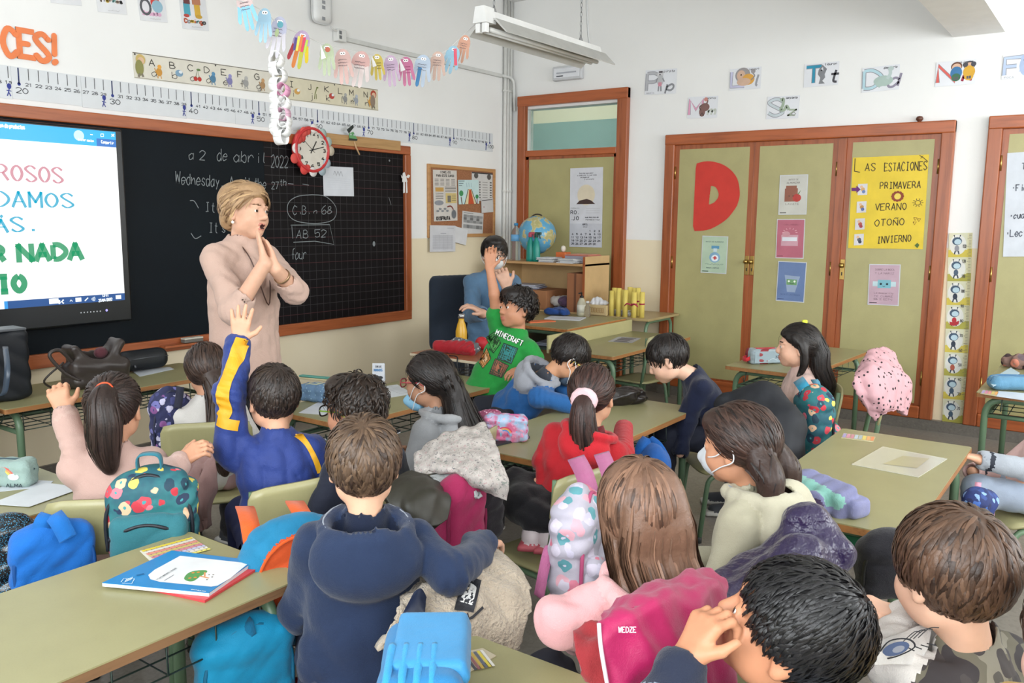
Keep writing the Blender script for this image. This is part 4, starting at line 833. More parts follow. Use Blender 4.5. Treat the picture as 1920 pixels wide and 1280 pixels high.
t, a, w, h = sB('season_poster', 'large yellow handwritten poster of the four seasons on right cupboard door', 'poster', (1599.4, 295.6), (1742, 289.4), (1591, 465), C('#dcbf2e', .5), None, o_)
I = C('#4a3d1c', .6); Z = dict(jit=.15, w=.006)
a.tpx('L', (1602, 321), (1616, 323), 22, I, **Z).cut('handwriting', t); a.tpx('AS', (1622, 320), (1644, 319), 13, I, **Z).cut('handwriting', t); a.tpx('ESTACIONES', (1658, 321), (1740, 318), 15, I, **Z).cut('handwriting', t)
a.tpx('PRIMAVERA', (1650, 354), (1728, 352), 12, I, **Z).cut('handwriting', t); a.tpx('VERANO', (1641, 394), (1702, 393), 12, I, **Z).cut('handwriting', t); a.tpx('OTOÑO', (1640, 424), (1698, 421), 12, I, **Z).cut('handwriting', t); a.tpx('INVIERNO', (1645, 456), (1710, 452), 12, I, **Z).cut('handwriting', t)
a.lpx([(1724, 291), (1732, 296), (1740, 303)], .005, I); a.lpx([(1726, 297), (1731, 292)], .004, I)
x_, y_ = a.px(1683, 368)
for q in range(12): a.disc(x_+.032*math.cos(q*PI/6), y_+.028*math.sin(q*PI/6), .011, '#8a3f2a', n=8)
a.disc(x_, y_, .022, '#e0c95a'); x_, y_ = a.px(1721, 380); a.line([(x_+.018*math.cos(q), y_+.016*math.sin(q)) for q in np.linspace(0, 2*PI, 18)], .004, I)
for q in range(10): c_, s_ = math.cos(q*PI/5), math.sin(q*PI/5); a.line([(x_+.024*c_, y_+.02*s_), (x_+.036*c_, y_+.03*s_)], .004, I)
for u, v in ((1716, 410), (1723, 412), (1715, 418)): x_, y_ = a.px(u, v); a.line([(x_-.01, y_+.008), (x_, y_-.012), (x_+.012, y_+.008), (x_-.01, y_+.008)], .004, '#7a4a22')
a.ppx([(1720, 455), (1724, 459), (1720, 465), (1715, 460)], '#4f6a34')
for (u, v, k) in ((1609, 345, 0), (1607, 378, 1), (1604, 410, 2), (1602, 439, 3)):
    a.ppx([(u, v), (u+18, v-1), (u+17, v+20), (u-1, v+21)], '#cfcdd0'); x_, y_ = a.px(u+9, v+10); a.disc(x_, y_, .014, ['#c9a06a', '#b98a4a', '#b05548', '#5a5d66'][k]); a.disc(x_+.006, y_-.016, .012, ['#6a7fae', '#5a6ba0', '#a03a45', '#3d4250'][k]); a.disc(x_-.01, y_+.018, .01, '#d8b08f')
a.ppx([(1597, 352), (1606, 352), (1606, 348), (1614, 355), (1606, 362), (1606, 358), (1597, 358)], '#6a2a6e'); a.build('handwriting', t)
t, a, w, h = sB('calendar', 'tall white wall calendar for April hung on the door', 'calendar', (1069.5, 315.5), (1131, 313), (1066, 462.5), '#cfd0d6', None, .0215)
a.disc(w*.5, h*.66, w*.27, '#d9cdb4'); a.poly([(w*.2, h*.545), (w*.3, h*.59), (w*.52, h*.61), (w*.66, h*.59), (w*.78, h*.545)], '#43302c'); a.text('Solo hay que pedir', w*.28, h*.925, h*.014, '#5b5a60', w=.002, width=w*.44); a.text('a cada uno lo que cada', w*.22, h*.9, h*.014, '#5b5a60', w=.002, width=w*.6); a.text('uno puede dar.', w*.32, h*.875, h*.014, '#5b5a60', w=.002, width=w*.3); a.text('El principito', w*.44, h*.85, h*.014, '#6b6a70', w=.002, width=w*.3)
a.rect(0, .0, w, h*.3, '#c2c4cc'); a.text('FARMACIA', w*.03, h*.49, h*.01, '#777', w=.0015, width=w*.28); a.text('RO.', w*.03, h*.42, h*.045, '#3f3f44', w=.006, width=w*.28); a.text('.JO', w*.03, h*.345, h*.045, '#3f3f44', w=.006, width=w*.28)
for q in range(3): a.line([(w*.5, h*(.49-.028*q)), (w*.92, h*(.49-.028*q))], .002, '#a9a9ae')
a.text('que mas nos da?', w*.48, h*.372, h*.016, '#33333a', w=.0025, width=w*.45); a.text('@farmacia_rojo', w*.48, h*.342, h*.014, '#33333a', w=.0022, width=w*.45); a.text('ABRIL', w*.4, h*.28, h*.02, '#4a4a50', w=.003, width=w*.18); a.text('2022', w*.42, h*.25, h*.018, '#6a6a70', w=.002, width=w*.14)
for d in range(1, 31):
    c_ = (d+3) % 7; r_ = (d+3)//7; s_ = str(d); hh = h*.021; xx = w*(.07+.135*c_); a.text(s_, xx-(hh*.3 if d > 9 else -hh*.2), h*(.195-.041*r_), hh, '#33343c', w=.0035, width=None, sp=6.6)
a.build('print', t)
t, a, w, h = sB('poster', 'white sheet of handwritten words on the far right cupboard', 'poster', (1889, 287), (1990, 280), (1884, 481), '#c9ced6', None, o_)
a.tpx('*Fichas', (1897, 358), (1950, 355), 11, '#555a66', w=.006, jit=.2).cut('handwriting', t); a.tpx('*cuaderno', (1893, 410), (1960, 406), 11, '#555a66', w=.006, jit=.2).cut('handwriting', t); a.tpx('*Lectura', (1886, 444), (1950, 440), 12, '#555a66', w=.006, jit=.2).cut('handwriting', t); a.tpx('Tareas', (1916, 318), (1970, 314), 12, '#555a66', w=.006, jit=.2).cut('handwriting', t); a.build('handwriting', t)
# ================================================================ letter cards above
def card(lab, tl, tr, bl, big, small, col, scol, word, draw, name=''):
    t, a, w, h = sB('letter_card', lab, 'card', tl, tr, bl, C('#dfe1e6', .4, var=.02), 'letter cards on the right wall', .003)
    cols = [col] if isinstance(col, str) else col
    g, tot = glyphs(big, h*.7)
    for k in (0, 1):
        for i, q in enumerate(g): a.line(q*A_([.95, 1])+A_([w*.06, h*.16]), [.028, .019][k], '#8f9097' if k == 0 else cols[i % len(cols)])
    a.text(small, w*.68, h*.14, h*(.36 if small not in 'tdl' else .5), scol, w=.016 if small != 'z' else .012, shear=.25); a.text(word, w*.58, h*.87, h*.09, '#55565c', w=.003, width=w*.36, shear=.3)
    if name: a.text(name, w*.07, h*.03, h*.06, '#a9abb2', w=.002, width=w*.26)
    draw(a, w, h); a.build('drawing', t)
def dP(a, w, h): a.disc(w*.48, h*.78, .028, '#c9c9cc'); a.rect(w*.43, h*.86, w*.55, h*.93, '#4a4548'); a.disc(w*.49, h*.56, .03, '#b9babd', .045); a.rect(w*.43, h*.32, w*.54, h*.48, '#c98a99'); a.line([(w*.45, h*.32), (w*.44, h*.12)], .012, '#8d8e93'); a.line([(w*.52, h*.32), (w*.53, h*.12)], .012, '#8d8e93'); a.line([(w*.4, h*.66), (w*.36, h*.5)], .01, '#8d8e93'); a.line([(w*.56, h*.64), (w*.62, h*.5)], .01, '#8d8e93'); a.disc(w*.47, h*.79, .006, '#222')
def dM(a, w, h): a.disc(w*.58, h*.5, .04, '#7b5a56', .032); a.disc(w*.5, h*.3, .026, '#7b5a56', .04); a.line(crv([(w*.6, h*.56), (w*.66, h*.78), (w*.6, h*.92)], 5), .012, '#7b5a56'); a.disc(w*.6, h*.86, .016, '#c98a80'); a.line([(w*.44, h*.1), (w*.5, h*.24), (w*.56, h*.1)], .01, '#54433f'); a.line(crv([(w*.46, h*.36), (w*.4, h*.5), (w*.46, h*.6)], 4), .008, '#54433f')
def dL(a, w, h): a.disc(w*.42, h*.68, .06, '#9a9596', .055); a.disc(w*.37, h*.66, .034, '#cfae98', .04); a.disc(w*.6, h*.46, .05, '#d9a24a', .042); a.disc(w*.46, h*.36, .055, '#cfae98', .03); a.line(crv([(w*.7, h*.42), (w*.8, h*.6), (w*.72, h*.76)], 5), .009, '#8a8586'); a.disc(w*.75, h*.82, .018, '#9a9596'); a.disc(w*.37, h*.69, .006, '#333')
def dS(a, w, h): a.line(crv([(w*.42, h*.8), (w*.5, h*.86), (w*.5, h*.6), (w*.44, h*.4), (w*.56, h*.4), (w*.62, h*.55), (w*.7, h*.38)], 6), .022, '#9fae9a'); a.line([(w*.78, h*.2), (w*.85, h*.12), (w*.92, h*.2), (w*.85, h*.28), (w*.78, h*.2)], .006, '#8f918f')
def dT(a, w, h): a.poly([(w*.42, h*.7), (w*.52, h*.92), (w*.66, h*.72), (w*.6, h*.5), (w*.62, h*.36), (w*.54, h*.22), (w*.62, h*.1), (w*.44, h*.1), (w*.48, h*.36), (w*.4, h*.52)], '#808287'); a.poly([(w*.48, h*.72), (w*.54, h*.82), (w*.56, h*.66)], '#d5d8dc'); a.disc(w*.5, h*.68, .006, '#222')
def dD(a, w, h): a.disc(w*.58, h*.4, .065, '#a9bdb6', .036); a.line(crv([(w*.68, h*.46), (w*.76, h*.66), (w*.74, h*.86)], 5), .022, '#b7c6c4'); a.disc(w*.77, h*.86, .02, '#b7c6c4', .016); a.line([(w*.5, h*.3), (w*.5, h*.18)], .02, '#a9bdb6'); a.line([(w*.64, h*.3), (w*.64, h*.18)], .02, '#a9bdb6'); a.line(crv([(w*.44, h*.4), (w*.4, h*.28), (w*.5, h*.16)], 5), .012, '#a9bdb6')
def dN(a, w, h):
    for x, c1, c2, hr in ((.52, '#3f77a8', '#3f6d52', '#6a4436'), (.84, '#d5a53a', '#d5a53a', '#4a4a52')):
        a.disc(w*x, h*.76, .034, hr, .03); a.disc(w*x, h*.73, .028, '#d8b198', .024); a.disc(w*x, h*.5, .036, c1, .042); a.disc(w*x, h*.32, .028, c2, .026); a.line([(w*(x-.03), h*.22), (w*(x-.03), h*.34)], .012, '#5a5a60'); a.line([(w*(x+.03), h*.22), (w*(x+.03), h*.34)], .012, '#5a5a60')
    for q in (.74, .94): a.disc(w*q, h*.8, .016, '#4a4a52')
def dF(a, w, h): a.disc(w*.66, h*.5, .05, '#a5b6d4', .07); a.disc(w*.62, h*.76, .036, '#a5b6d4'); a.poly([(w*.42, h*.26), (w*.56, h*.46), (w*.6, h*.3)], '#a5b6d4'); a.disc(w*.62, h*.72, .02, '#33405c', .007)
card('white letter card with a grey P and a pirate drawing', (1211, 132), (1270, 128), (1210, 178), 'P', 'p', '#b4b5ba', '#8d8f95', 'pirata', dP, 'MARTA')
card('white letter card with a pink M and a monkey', (1291, 182), (1347, 179.5), (1290, 222), 'M', 'm', '#e0a0bd', '#c3c9bf', 'mono', dM)
card('white letter card with a lilac L and a lion', (1369, 130), (1428, 124.5), (1368, 170), 'L', 'l', '#c3c2dc', '#9a9ca2', 'leon', dL)
card('white letter card with a pastel S and a green snake', (1439.5, 181.5), (1500, 178.5), (1438.8, 223.5), 'S', 'z', ['#c3cdd2'], '#a3b09c', 'serpiente', dS)
card('white letter card with a blue T and a grey shark', (1509, 121), (1574, 114.5), (1508, 164), 'T', 't', '#2f8fae', '#4a4a50', 'tiburon', dT)
card('white letter card with a pale blue D and a dinosaur', (1617, 128), (1687.5, 120), (1616, 174), 'D', 'd', '#b3d2dc', '#8f8a9c', 'dinosaurio', dD)
card('white letter card with a rainbow N and two children', (1756, 117.5), (1831, 110), (1754, 163), 'N', 'n', ['#d9635a', '#c9b84a', '#5b7fb8'], '#9c3047', 'ninos', dN)
card('white letter card with a pale F and a blue seal at right edge', (1881, 103.5), (1956, 96), (1880, 149), 'F', 'f', '#b3c3dc', '#9aa', 'foca', dF, 'FOCA')
# ================================================================ growth chart
t, a, w, h = sB('growth_chart', 'tall printed growth chart strip between the two cupboards', 'growth chart', (1779.5, 437), (1823.7, 436), (1750, 788), '#d2cda8', None, .004)
NB = 8; hh = h/NB
for i in range(NB):
    y = h-hh*(i+1); a.rect(0, y, w, y+hh*.34, '#a9a44a' if i % 2 else '#c9b84f'); a.rect(0, y+hh*.3, w*.8, y+hh, '#cfcfb4'); a.disc(w*.4, y+hh*.52, w*.36, '#d9dad4', hh*.42)
    cx, cy = w*.36, y+hh*.66; a.disc(cx, cy, w*.21, '#41566b', w*.19); a.disc(cx+w*.03, cy-w*.03, w*.15, '#b4cdd8', w*.13)
    for d in (-.1, .1): a.line([(cx+w*d, cy+w*.16), (cx+w*d*1.3, cy+w*.26)], .004, '#2d3340'); a.disc(cx+w*d*1.3, cy+w*.27, w*.03, '#2d3340', n=8)
    a.disc(cx, y+hh*.36, w*.1, ['#8d8f96', '#4a5b70', '#2f3848', '#b23038', '#2f3848', '#b05a48', '#41566b', '#41566b'][i], hh*.13); a.line([(cx-w*.06, y+hh*.26), (cx-w*.1, y+hh*.12)], .008, '#2f3848'); a.line([(cx+w*.06, y+hh*.26), (cx+w*.1, y+hh*.12)], .008, '#2f3848')
    if i == 3: a.poly([(cx-w*.2, y+hh*.3), (cx, y+hh*.26), (cx+w*.22, y+hh*.36), (cx+w*.2, y+hh*.2), (cx, y+hh*.12), (cx-w*.18, y+hh*.16)], '#b02c34')
zb = (onB(1805, 787)[2]); 
for c_ in range(10, 140):
    y = (c_/100-zb)*h/(1.39-zb)
    if 0 < y < h: a.line([(w*(.86 if c_ % 5 else .8), y), (w*.97, y)], .0025, '#6f6c60', e=.004)
    if c_ % 10 == 0 and 0 < y < h-.02: a.text(str(c_), w*.62, y-.008, .02, '#4d4b48', w=.003, width=w*.15)
a.build('printed_figures', t)
# ================================================================ paper hands strung from the lamp to the front of the room
HN = [((462, 20), 30, 78, '#ddc6c4', 12), ((495, 48), 26, 66, '#a9d0e6', -4), ((520, 70), 30, 80, '#c5c6dc', -10), ((562, 93), 32, 74, '#c2a9c9', -12), ((613, 112), 26, 62, '#c3cfae', 0), ((644, 125), 30, 68, '#e3bdb6', 4), ((674, 130), 34, 70, '#e2b6b0', -10), ((708, 126), 22, 50, '#d6c05a', 4), ((734, 133), 26, 60, '#cfb4ce', 4), ((762, 134), 26, 56, '#cf7ba0', 4), ((791, 133), 30, 62, '#c3d2e4', -8), ((820, 124), 26, 56, '#ddbdae', -4), ((846, 112), 26, 54, '#a5cfe6', -16), ((868, 92), 22, 54, '#e2ac92', -14)]
HL = ['pale pink paper hand with blue fingertips, leftmost on the garland', 'light blue paper hand second from left on the garland', 'lilac and teal paper hand above the hanging paper chain', 'rainbow striped paper hand with yellow and red fingers', 'green and white paper hand with a loose white flap', 'plain salmon paper hand, left of two alike near middle', 'salmon paper hand with long white fingertips, right of two alike', 'small yellow paper hand with written lines on the garland', 'mauve paper hand between the yellow and magenta hands', 'magenta paper hand with a white flap on the garland', 'pale blue paper hand with darker blue middle finger', 'beige paper hand between pale blue and striped hands', 'sky blue paper hand with a pink side finger', 'peach paper hand nearest the lamp end of the garland']
def dG(u): return 3.15+(u-440)/(870-440)*1.42
sp = [at(u, v, dG(u)) for u, v in ((380, -60), (430, -8), (470, 8), (500, 26), (530, 50), (570, 66), (610, 84), (660, 96), (710, 106), (760, 110), (800, 108), (835, 96), (862, 72), (893, 44))]
b = MB(); b.tube(crv(sp, 4), .0018, 5); props(b.build('garland_string', C('#cfcfcc', .6)), 'thin white string of the paper hand garland tied to lamp', 'string')
for i, ((u, v), wp, hp, col, rot) in enumerate(HN):
    d = dG(u)-.012; k = d/FPX; c = at(u, v, d); W2, H2 = wp*k*.62, hp*k/2; R_ = math.radians(rot); up = unit(CU*.96+A_([0, 0, .28])); rx = unit(CR*math.cos(R_)+up*math.sin(R_)); uy = unit(np.cross(np.cross(rx, up), rx)); nn = unit(np.cross(rx, uy)); nn = nn if nn@(CAM-c) > 0 else -nn
    h_ = thing('paper_hand', HL[i], 'paper hand', c, 'paper hands on the garland'); P = lambda x, y, e=0: c+rx*x*W2+uy*y*H2+nn*e
    pal = [(math.cos(q)*.82, .32+math.sin(q)*.66) for q in np.linspace(-.35, PI+.35, 14)]; fc = {0: '#8cc8e6', 3: None, 6: '#e9dad6', 2: '#d8d4dc'}.get(i, col)
    b = MB(); b.prism([P(x, y) for x, y in pal], nn*.0012); b.build('palm', C(shade_hex(col, .86), .75), h_)
    for f_, (x0, x1, y1, w0) in enumerate(((-.6, -.86, -.52, .19), (-.22, -.30, -.88, .2), (.2, .26, -.88, .2), (.58, .84, -.54, .18))):
        cc = ['#b03a44', '#d9813f', '#c2c24a', '#e0c42a'][f_] if i == 3 else ('#4f8fc4' if i == 10 and f_ == 1 else fc)
        d_ = unit(A_([x1-x0, y1-.2])); n_ = A_([-d_[1], d_[0]]); pts = [A_([x0, .2])+n_*w0, A_([x1, y1+.1])+n_*w0*.9]+[A_([x1, y1+.1])+d_*w0*1.0*math.sin(q)+n_*w0*.9*math.cos(q) for q in np.linspace(.4, PI-.4, 5)]+[A_([x1, y1+.1])-n_*w0*.9, A_([x0, .2])-n_*w0]
        b = MB(); b.prism([P(x, y, .0004) for x, y in pts], nn*.001); b.build('finger', C(shade_hex(cc, .88), .75), h_)
    a = Art(P(0, 0, .0016), rx, uy, nn); a.off = .0006
    for e in (-.1, .14): a.disc(e*W2, .72*H2, .0075, '#ece8e6', n=10); a.disc(e*W2, .72*H2, .003, '#3a3a3a', n=8)
    if i in (0, 2, 5, 6, 8, 11, 13, 10):
        for q in range(3): a.scribble(-.5*W2, (.34-.16*q)*H2, .9*W2, .006, '#5a5056', .0016)
    if i == 3:
        for q in range(5): a.line([(-.55*W2+q*.27*W2, .75*H2-abs(q-2)*.1*H2), (-.5*W2+q*.25*W2, -.1*H2)], .010, ['#5a4a8a', '#d8d05a', '#d9783f', '#c9405a', '#a9bf4a'][q])
    if i in (2, 4): a.disc(.1*W2, .6*H2, .3*W2, '#5b9aa6' if i == 2 else '#b5604a', .16*H2); a.disc(-.1*W2, .2*H2, .2*W2, '#a9b98c', .2*H2)
    if i in (4, 7, 9): a.poly([(-.7*W2, .9*H2), (-.66*W2, .0*H2), (-.1*W2, .1*H2), (-.3*W2, .4*H2)], '#e4e3e2')
    if i in (7, 9):
        for q in range(3): a.line([(-.1*W2, (.3-.2*q)*H2), (.5*W2, (.3-.2*q)*H2)], .004, '#7a6a30' if i == 7 else '#8d3a62')
    if i == 12: a.line([(.1*W2, .8*H2), (.7*W2, -.3*H2)], .016, '#d2566a')
    a.build('pen_marks', h_)
# hanging chain of paper rings
ch = thing('paper_chain', 'hanging chain of white paper rings with a few coloured rings', 'paper chain', at(526, 105, dG(526)))
lk = [(519, 112, '#e1e1df', 14), (517, 128, '#e4e4e2', 13), (525, 142, '#dcdcda', 13), (518, 158, '#e2e2e0', 13), (531, 169, '#cf93b0', 12), (519, 183, '#e4e4e2', 13), (533, 193, '#dfdfdd', 12), (520, 205, '#e2e2e0', 13), (532, 214, '#c9a0b4', 12), (522, 224, '#dededc', 13), (534, 228, '#dcdcda', 12), (519, 240, '#e4e4e2', 13), (533, 243, '#dcdcda', 12), (527, 257, '#e0e0de', 14)]
for i, (u, v, col, r_) in enumerate(lk):
    d = dG(526)-.02; c = at(u, v, d); R_ = r_*d/FPX; ax = unit(CR*(.9 if i % 2 else .3)+CF*(-.4 if i % 2 else .95)+A_([0, 0, .15*(i % 3-1)])); e1 = unit(np.cross(ax, (0, 0, 1))); e2 = np.cross(ax, e1); wv = .02
    G = A_([[c+R_*(math.cos(q)*e1*.85+math.sin(q)*e2)+ax*s_*wv for s_ in (-1, 1)] for q in np.linspace(0, 2*PI-.02, 22)]); b = MB(); b.sheet(G, .0012); b.build('paper_ring', C(col, .75), ch)
# ================================================================ school furniture
LAM = laminate('#938f68', .36); EDG = wood('#9c6a3c', '#6d4526', .55, 3., 0); GRN = C('#5f7a5f', .38); GRD = C('#3a4a42', .4, .4)
def make_desk(label, edge=None):
    t = thing('school_desk', label, 'desk', (0, 0, 0), 'double school desks'); L, W, H = 1.19, .49, .60
    def rr(x, y, r, z, n=4): return [(sx*(x-r)+r*math.cos(a), sy*(y-r)+r*math.sin(a), z) for sx, sy, a0 in ((1, 1, 0), (-1, 1, PI/2), (-1, -1, PI), (1, -1, 1.5*PI)) for a in np.linspace(a0, a0+PI/2, n)]
    b = MB(); b.prism(rr(L/2-.001, W/2-.001, .012, H-.004), (0, 0, .004)); b.build('tabletop', LAM, t)
    b = MB(); b.prism(rr(L/2, W/2, .012, H-.024), (0, 0, .0205)); b.build('tabletop_core', edge or EDG, t)
    for sx in (-1, 1):
        x = sx*(L/2-.075); b = MB(); b.tube(fillet([(x, -W/2+.04, .0), (x, -W/2+.04, H-.04), (x, W/2-.04, H-.04), (x, W/2-.04, 0)], .09, 7), .0165, 10); f = b.build('leg_frame', GRN, t)
        for sy in (-1, 1): b = MB(); b.lathe([(.001, .0), (.021, 0), (.021, .03), (.0165, .035)], (x, sy*(W/2-.04), 0), 10); b.build('foot_cap', C('#2a2c2b', .6), f)
        b = MB(); b.tube([(x, -W/2+.04, H-.13), (x, W/2-.04, H-.13)], .011, 8); b.build('side_rail', GRN, t)
        for q in (-.11, .13):
            b = MB(); b.tube(crv([(x+sx*.02, q, H-.03), (x+sx*.03, q, H-.075), (x+sx*.05, q, H-.09), (x+sx*.06, q, H-.065)], 5), .003, 6); b.build('bag_hook', GRD, t)
    b = MB(); b.tube([(-L/2+.075, W/2-.05, H-.135), (L/2-.075, W/2-.05, H-.135)], .012, 8); b.tube([(-L/2+.075, 0, H-.05), (L/2-.075, 0, H-.05)], .013, 8); b.build('crossbar', GRN, t)
    b = MB()
    for y in np.linspace(-W/2+.06, W/2-.07, 6): b.tube([(-L/2+.08, y, H-.125), (L/2-.08, y, H-.125)], .0025, 4)
    for x in np.linspace(-L/2+.1, L/2-.1, 9): b.tube([(x, -W/2+.06, H-.03), (x, -W/2+.055, H-.122), (x, W/2-.06, H-.122)], .0025, 4)
    b.build('book_basket', GRD, t); return t
DK = {'D1': (-5.825, -2.95, 0, 'olive topped desk at lower left holding blue and red workbooks'), 'D2': (-5.785, -1.985, 0, 'olive topped desk at left edge holding white papers and a pale pencil case'),
      'D3': (-3.475, -2.95, 0, 'olive topped desk in the middle that the girl in red sits at'), 'D4': (-3.465, -4.085, 0, 'olive topped desk with lilac pencil case and clear plastic folder'),
      'D5': (-5.815, -3.95, 0, 'olive topped desk at bottom edge carrying the sky blue pencil case'), 'DM': (-3.53, -1.9, 0, 'olive topped desk in front of the boy with green glasses, with worksheets'),
      'D6': (-1.11, -3.12, -3, 'olive topped desk by the cupboard with red and grey pencil case'), 'D7': (-1.24, -1.915, 0, 'olive topped desk right in front of the teacher table, nearly empty'),
      'DR': (-1.05, -4.43, 0, 'olive topped desk at right edge holding a light blue pencil case'), 'F1': (-4.26, -.50, 0, 'olive topped desk under blackboard carrying grey handbag and black case'), 'F2': (-5.47, -.50, 0, 'olive topped desk under the screen carrying a tall black bag')}
proto = make_desk('x'); first = True; DESK = {}
for k, (x, y, r, lab) in DK.items():
    o = proto if first else copy_tree(proto); first = False; o.location = (x, y, 0); o.rotation_euler = (0, 0, math.radians(r)); o['label'] = lab; DESK[k] = o
for ch in DESK['D1'].children:
    if ch.name.startswith('tabletop_core'): ch.material_slots[0].link = 'OBJECT'; ch.material_slots[0].material = wood('#7a5a3c', '#4d3826', .6, 5., 0)
b = MB(); b.bx((-1.835, -1.665, .57), (-.645, -1.65, .69), .002); o = b.build('desk_screen', laminate('#b9b283', .4)); props(o, 'low pale board standing along the far edge of an empty desk', 'board')
PLY = laminate('#a19c72', .35); PLE = wood('#b08552', '#8a6038', .45, 4., 0)
def make_chair():
    t = thing('school_chair', 'x', 'chair', (0, 0, 0), 'small school chairs'); SZ = .345
    def board(P, th, name):
        b = MB(); b.sheet(P, th); return b.build(name, PLY, t)
    us, vs = np.linspace(-1, 1, 9), np.linspace(-1, 1, 7)
    board(A_([[(u*.165*(1-.06*abs(v)**6), v*.165*(1-.1*abs(u)**6), SZ-.006-.006*(1-u*u)-.02*max(0, v-.6)**2*4) for v in vs[::-1]] for u in us]), .011, 'seat')
    board(A_([[(u*.17*(1-.08*abs(v)**6), -.165-.012*v-.022*(1-u*u), .585+v*.085*(1-.12*abs(u)**6)) for v in vs] for u in us]), .010, 'backrest')
    for sx in (-1, 1):
        x = sx*.15; b = MB(); b.tube(fillet([(x, .17, 0), (x, .135, SZ-.03), (x, -.135, SZ-.03), (x, -.185, 0)], .05, 6), .0115, 9); f = b.build('leg_frame', GRN, t)
        b = MB(); b.tube([(x, -.125, SZ-.035), (x, -.155, .5), (x, -.162, .655)], .0115, 9); b.build('back_post', GRN, t)
        for y in (.17, -.185): b = MB(); b.lathe([(.001, .0), (.015, 0), (.015, .025), (.012, .028)], (x, y, 0), 8); b.build('foot_cap', C('#2a2c2b', .6), f)
    for y in (.1, -.1): b = MB(); b.tube([(-.15, y, SZ-.03), (.15, y, SZ-.03)], .010, 8); b.build('stretcher', GRN, t)
    return t
CHP = make_chair(); _fc = [True]
def chair(x, y, az, lab):
    o = CHP if _fc[0] else copy_tree(CHP); _fc[0] = False; o.location = (x, y, 0); o.rotation_euler = (0, 0, -math.radians(az)); o['label'] = lab; return o
def chair_back(u, v, az, lab, z=.665):   # place by the middle of its backrest's top edge
    p = onz(u, v, z); a = math.radians(az); return chair(p[0]+.17*math.sin(a), p[1]+.17*math.cos(a), az, lab), p
# ---------------------------------------------------------------- teacher's corner
TOP = wood('#b37440', '#8f5528', .35, 3., 0)
t = thing('teacher_table', 'brown edged teacher table in the corner covered with paper and masks', 'table', (-1.1, -1.2, 0))
b = MB(); b.bx((-1.54, -1.63, .676), (-.68, -.75, .696), .003); b.build('tabletop_core', TOP, t); b = MB(); b.bx((-1.53, -1.62, .695), (-.69, -.76, .70)); b.build('tabletop', LAM, t)
for x in (-1.47, -.75): b = MB(); b.tube(fillet([(x, -1.57, 0), (x, -1.57, .66), (x, -.81, .66), (x, -.81, 0)], .12, 7), .02, 10); b.build('leg_frame', GRN, t)
b = MB(); b.bx((-1.45, -1.5, .52), (-.77, -.85, .535)); b.build('shelf', C('#4e5c52', .5), t)
t = thing('side_table', 'small olive table behind the teacher table holding yellow paper rolls', 'table', (-.38, -1.55, 0))
b = MB(); b.bx((-.63, -1.80, .68), (-.08, -1.28, .70), .003); b.build('tabletop', laminate('#a8946a', .35), t)
for y in (-1.75, -1.33): b = MB(); b.tube(fillet([(-.58, y, 0), (-.58, y, .665), (-.13, y, .665), (-.13, y, 0)], .08, 6), .014, 9); b.build('leg_frame', GRN, t)
b = MB(); b.tube([(-.58, -1.75, .52), (-.58, -1.33, .52)], .01, 8); b.build('crossbar', GRN, t)
t = thing('small_table', 'small brown topped table holding yellow bottle and red pencil case', 'table', (-2.65, -1.68, 0))
b = MB(); b.bx((-2.91, -1.96, .665), (-2.40, -1.40, .68), .003); b.build('tabletop_core', C('#cdbfa6', .5), t); b = MB(); b.bx((-2.905, -1.955, .68), (-2.405, -1.405, .683)); b.build('tabletop', wood('#9a6040', '#7d482c', .4, 3., 1), t)
for y in (-1.9, -1.46): b = MB(); b.tube(fillet([(-2.86, y, 0), (-2.86, y, .65), (-2.45, y, .65), (-2.45, y, 0)], .07, 6), .013, 9); b.build('leg_frame', C('#8d9092', .35, .7), t)
b = MB()
for y in np.linspace(-1.88, -1.5, 7): b.tube([(-2.87, y, .655), (-2.88, y, .55), (-2.46, y, .55)], .003, 5)
b.build('wire_shelf', C('#26282a', .4), t)
b = MB()
for q in (-1.70, -1.77): b.tube(crv([(-2.87, q+.1, .688), (-2.9, q+.02, .692), (-2.923, q, .66), (-2.926, q-.02, .55)], 5), .0035, 6)
props(b.build('loose_cord', C('#1d1e20', .5)), 'thin black cord hanging over the front of the small brown table', 'cord')
def papers(name, lab, cat, c, w, d, n, az=0, cols=('#d6d8dc', '#c3c6cc', '#cfd0d0'), part='sheet', th=.006, jit=.012, group=None):
    t = thing(name, lab, cat, c, group); R = rotm((0, 0, 1), math.radians(az)); z = 0
    for i in range(n):
        q = RNG.uniform(.7, 1.3)*th; b = MB(); R2 = R@rotm((0, 0, 1), RNG.normal(0, .06)); b.box(A_(c)+A_([RNG.normal(0, jit), RNG.normal(0, jit), z+q/2]), (w, d, q*.94), 0, R2.T); b.build(part, C(cols[i % len(cols)], .6), t); z += q
    return t, z
def onT(u, v, z): return onz(u, v, z)
# shelf unit in front of the door
t = thing('shelf_unit', 'low pale wooden shelf unit standing in front of the door', 'shelf', (-.4, -.75, 0)); SH = C('#c8a878', .5); SW = wood('#c2996a', '#ab8052', .5, 3., 1)
b = MB(); b.bx((-.6, -1.2, 1.08), (-.2, -.28, 1.1), .002); b.build('top_board', SW, t)
for n_, a, c in (('side_panel', (-.6, -1.2, 0), (-.2, -1.18, 1.16)), ('side_panel', (-.6, -.3, 0), (-.2, -.28, 1.08)), ('back_panel', (-.215, -1.18, 0), (-.2, -.3, 1.08)), ('shelf_board', (-.59, -1.18, .68), (-.215, -.3, .70)), ('shelf_board', (-.59, -1.18, .36), (-.215, -.3, .38))):
    b = MB(); b.bx(a, c, .002); b.build(n_, SH, t)
b = MB(); b.bx((-.604, -1.2, 0), (-.6, -1.18, 1.16)); b.build('edge_strip', WD, t)
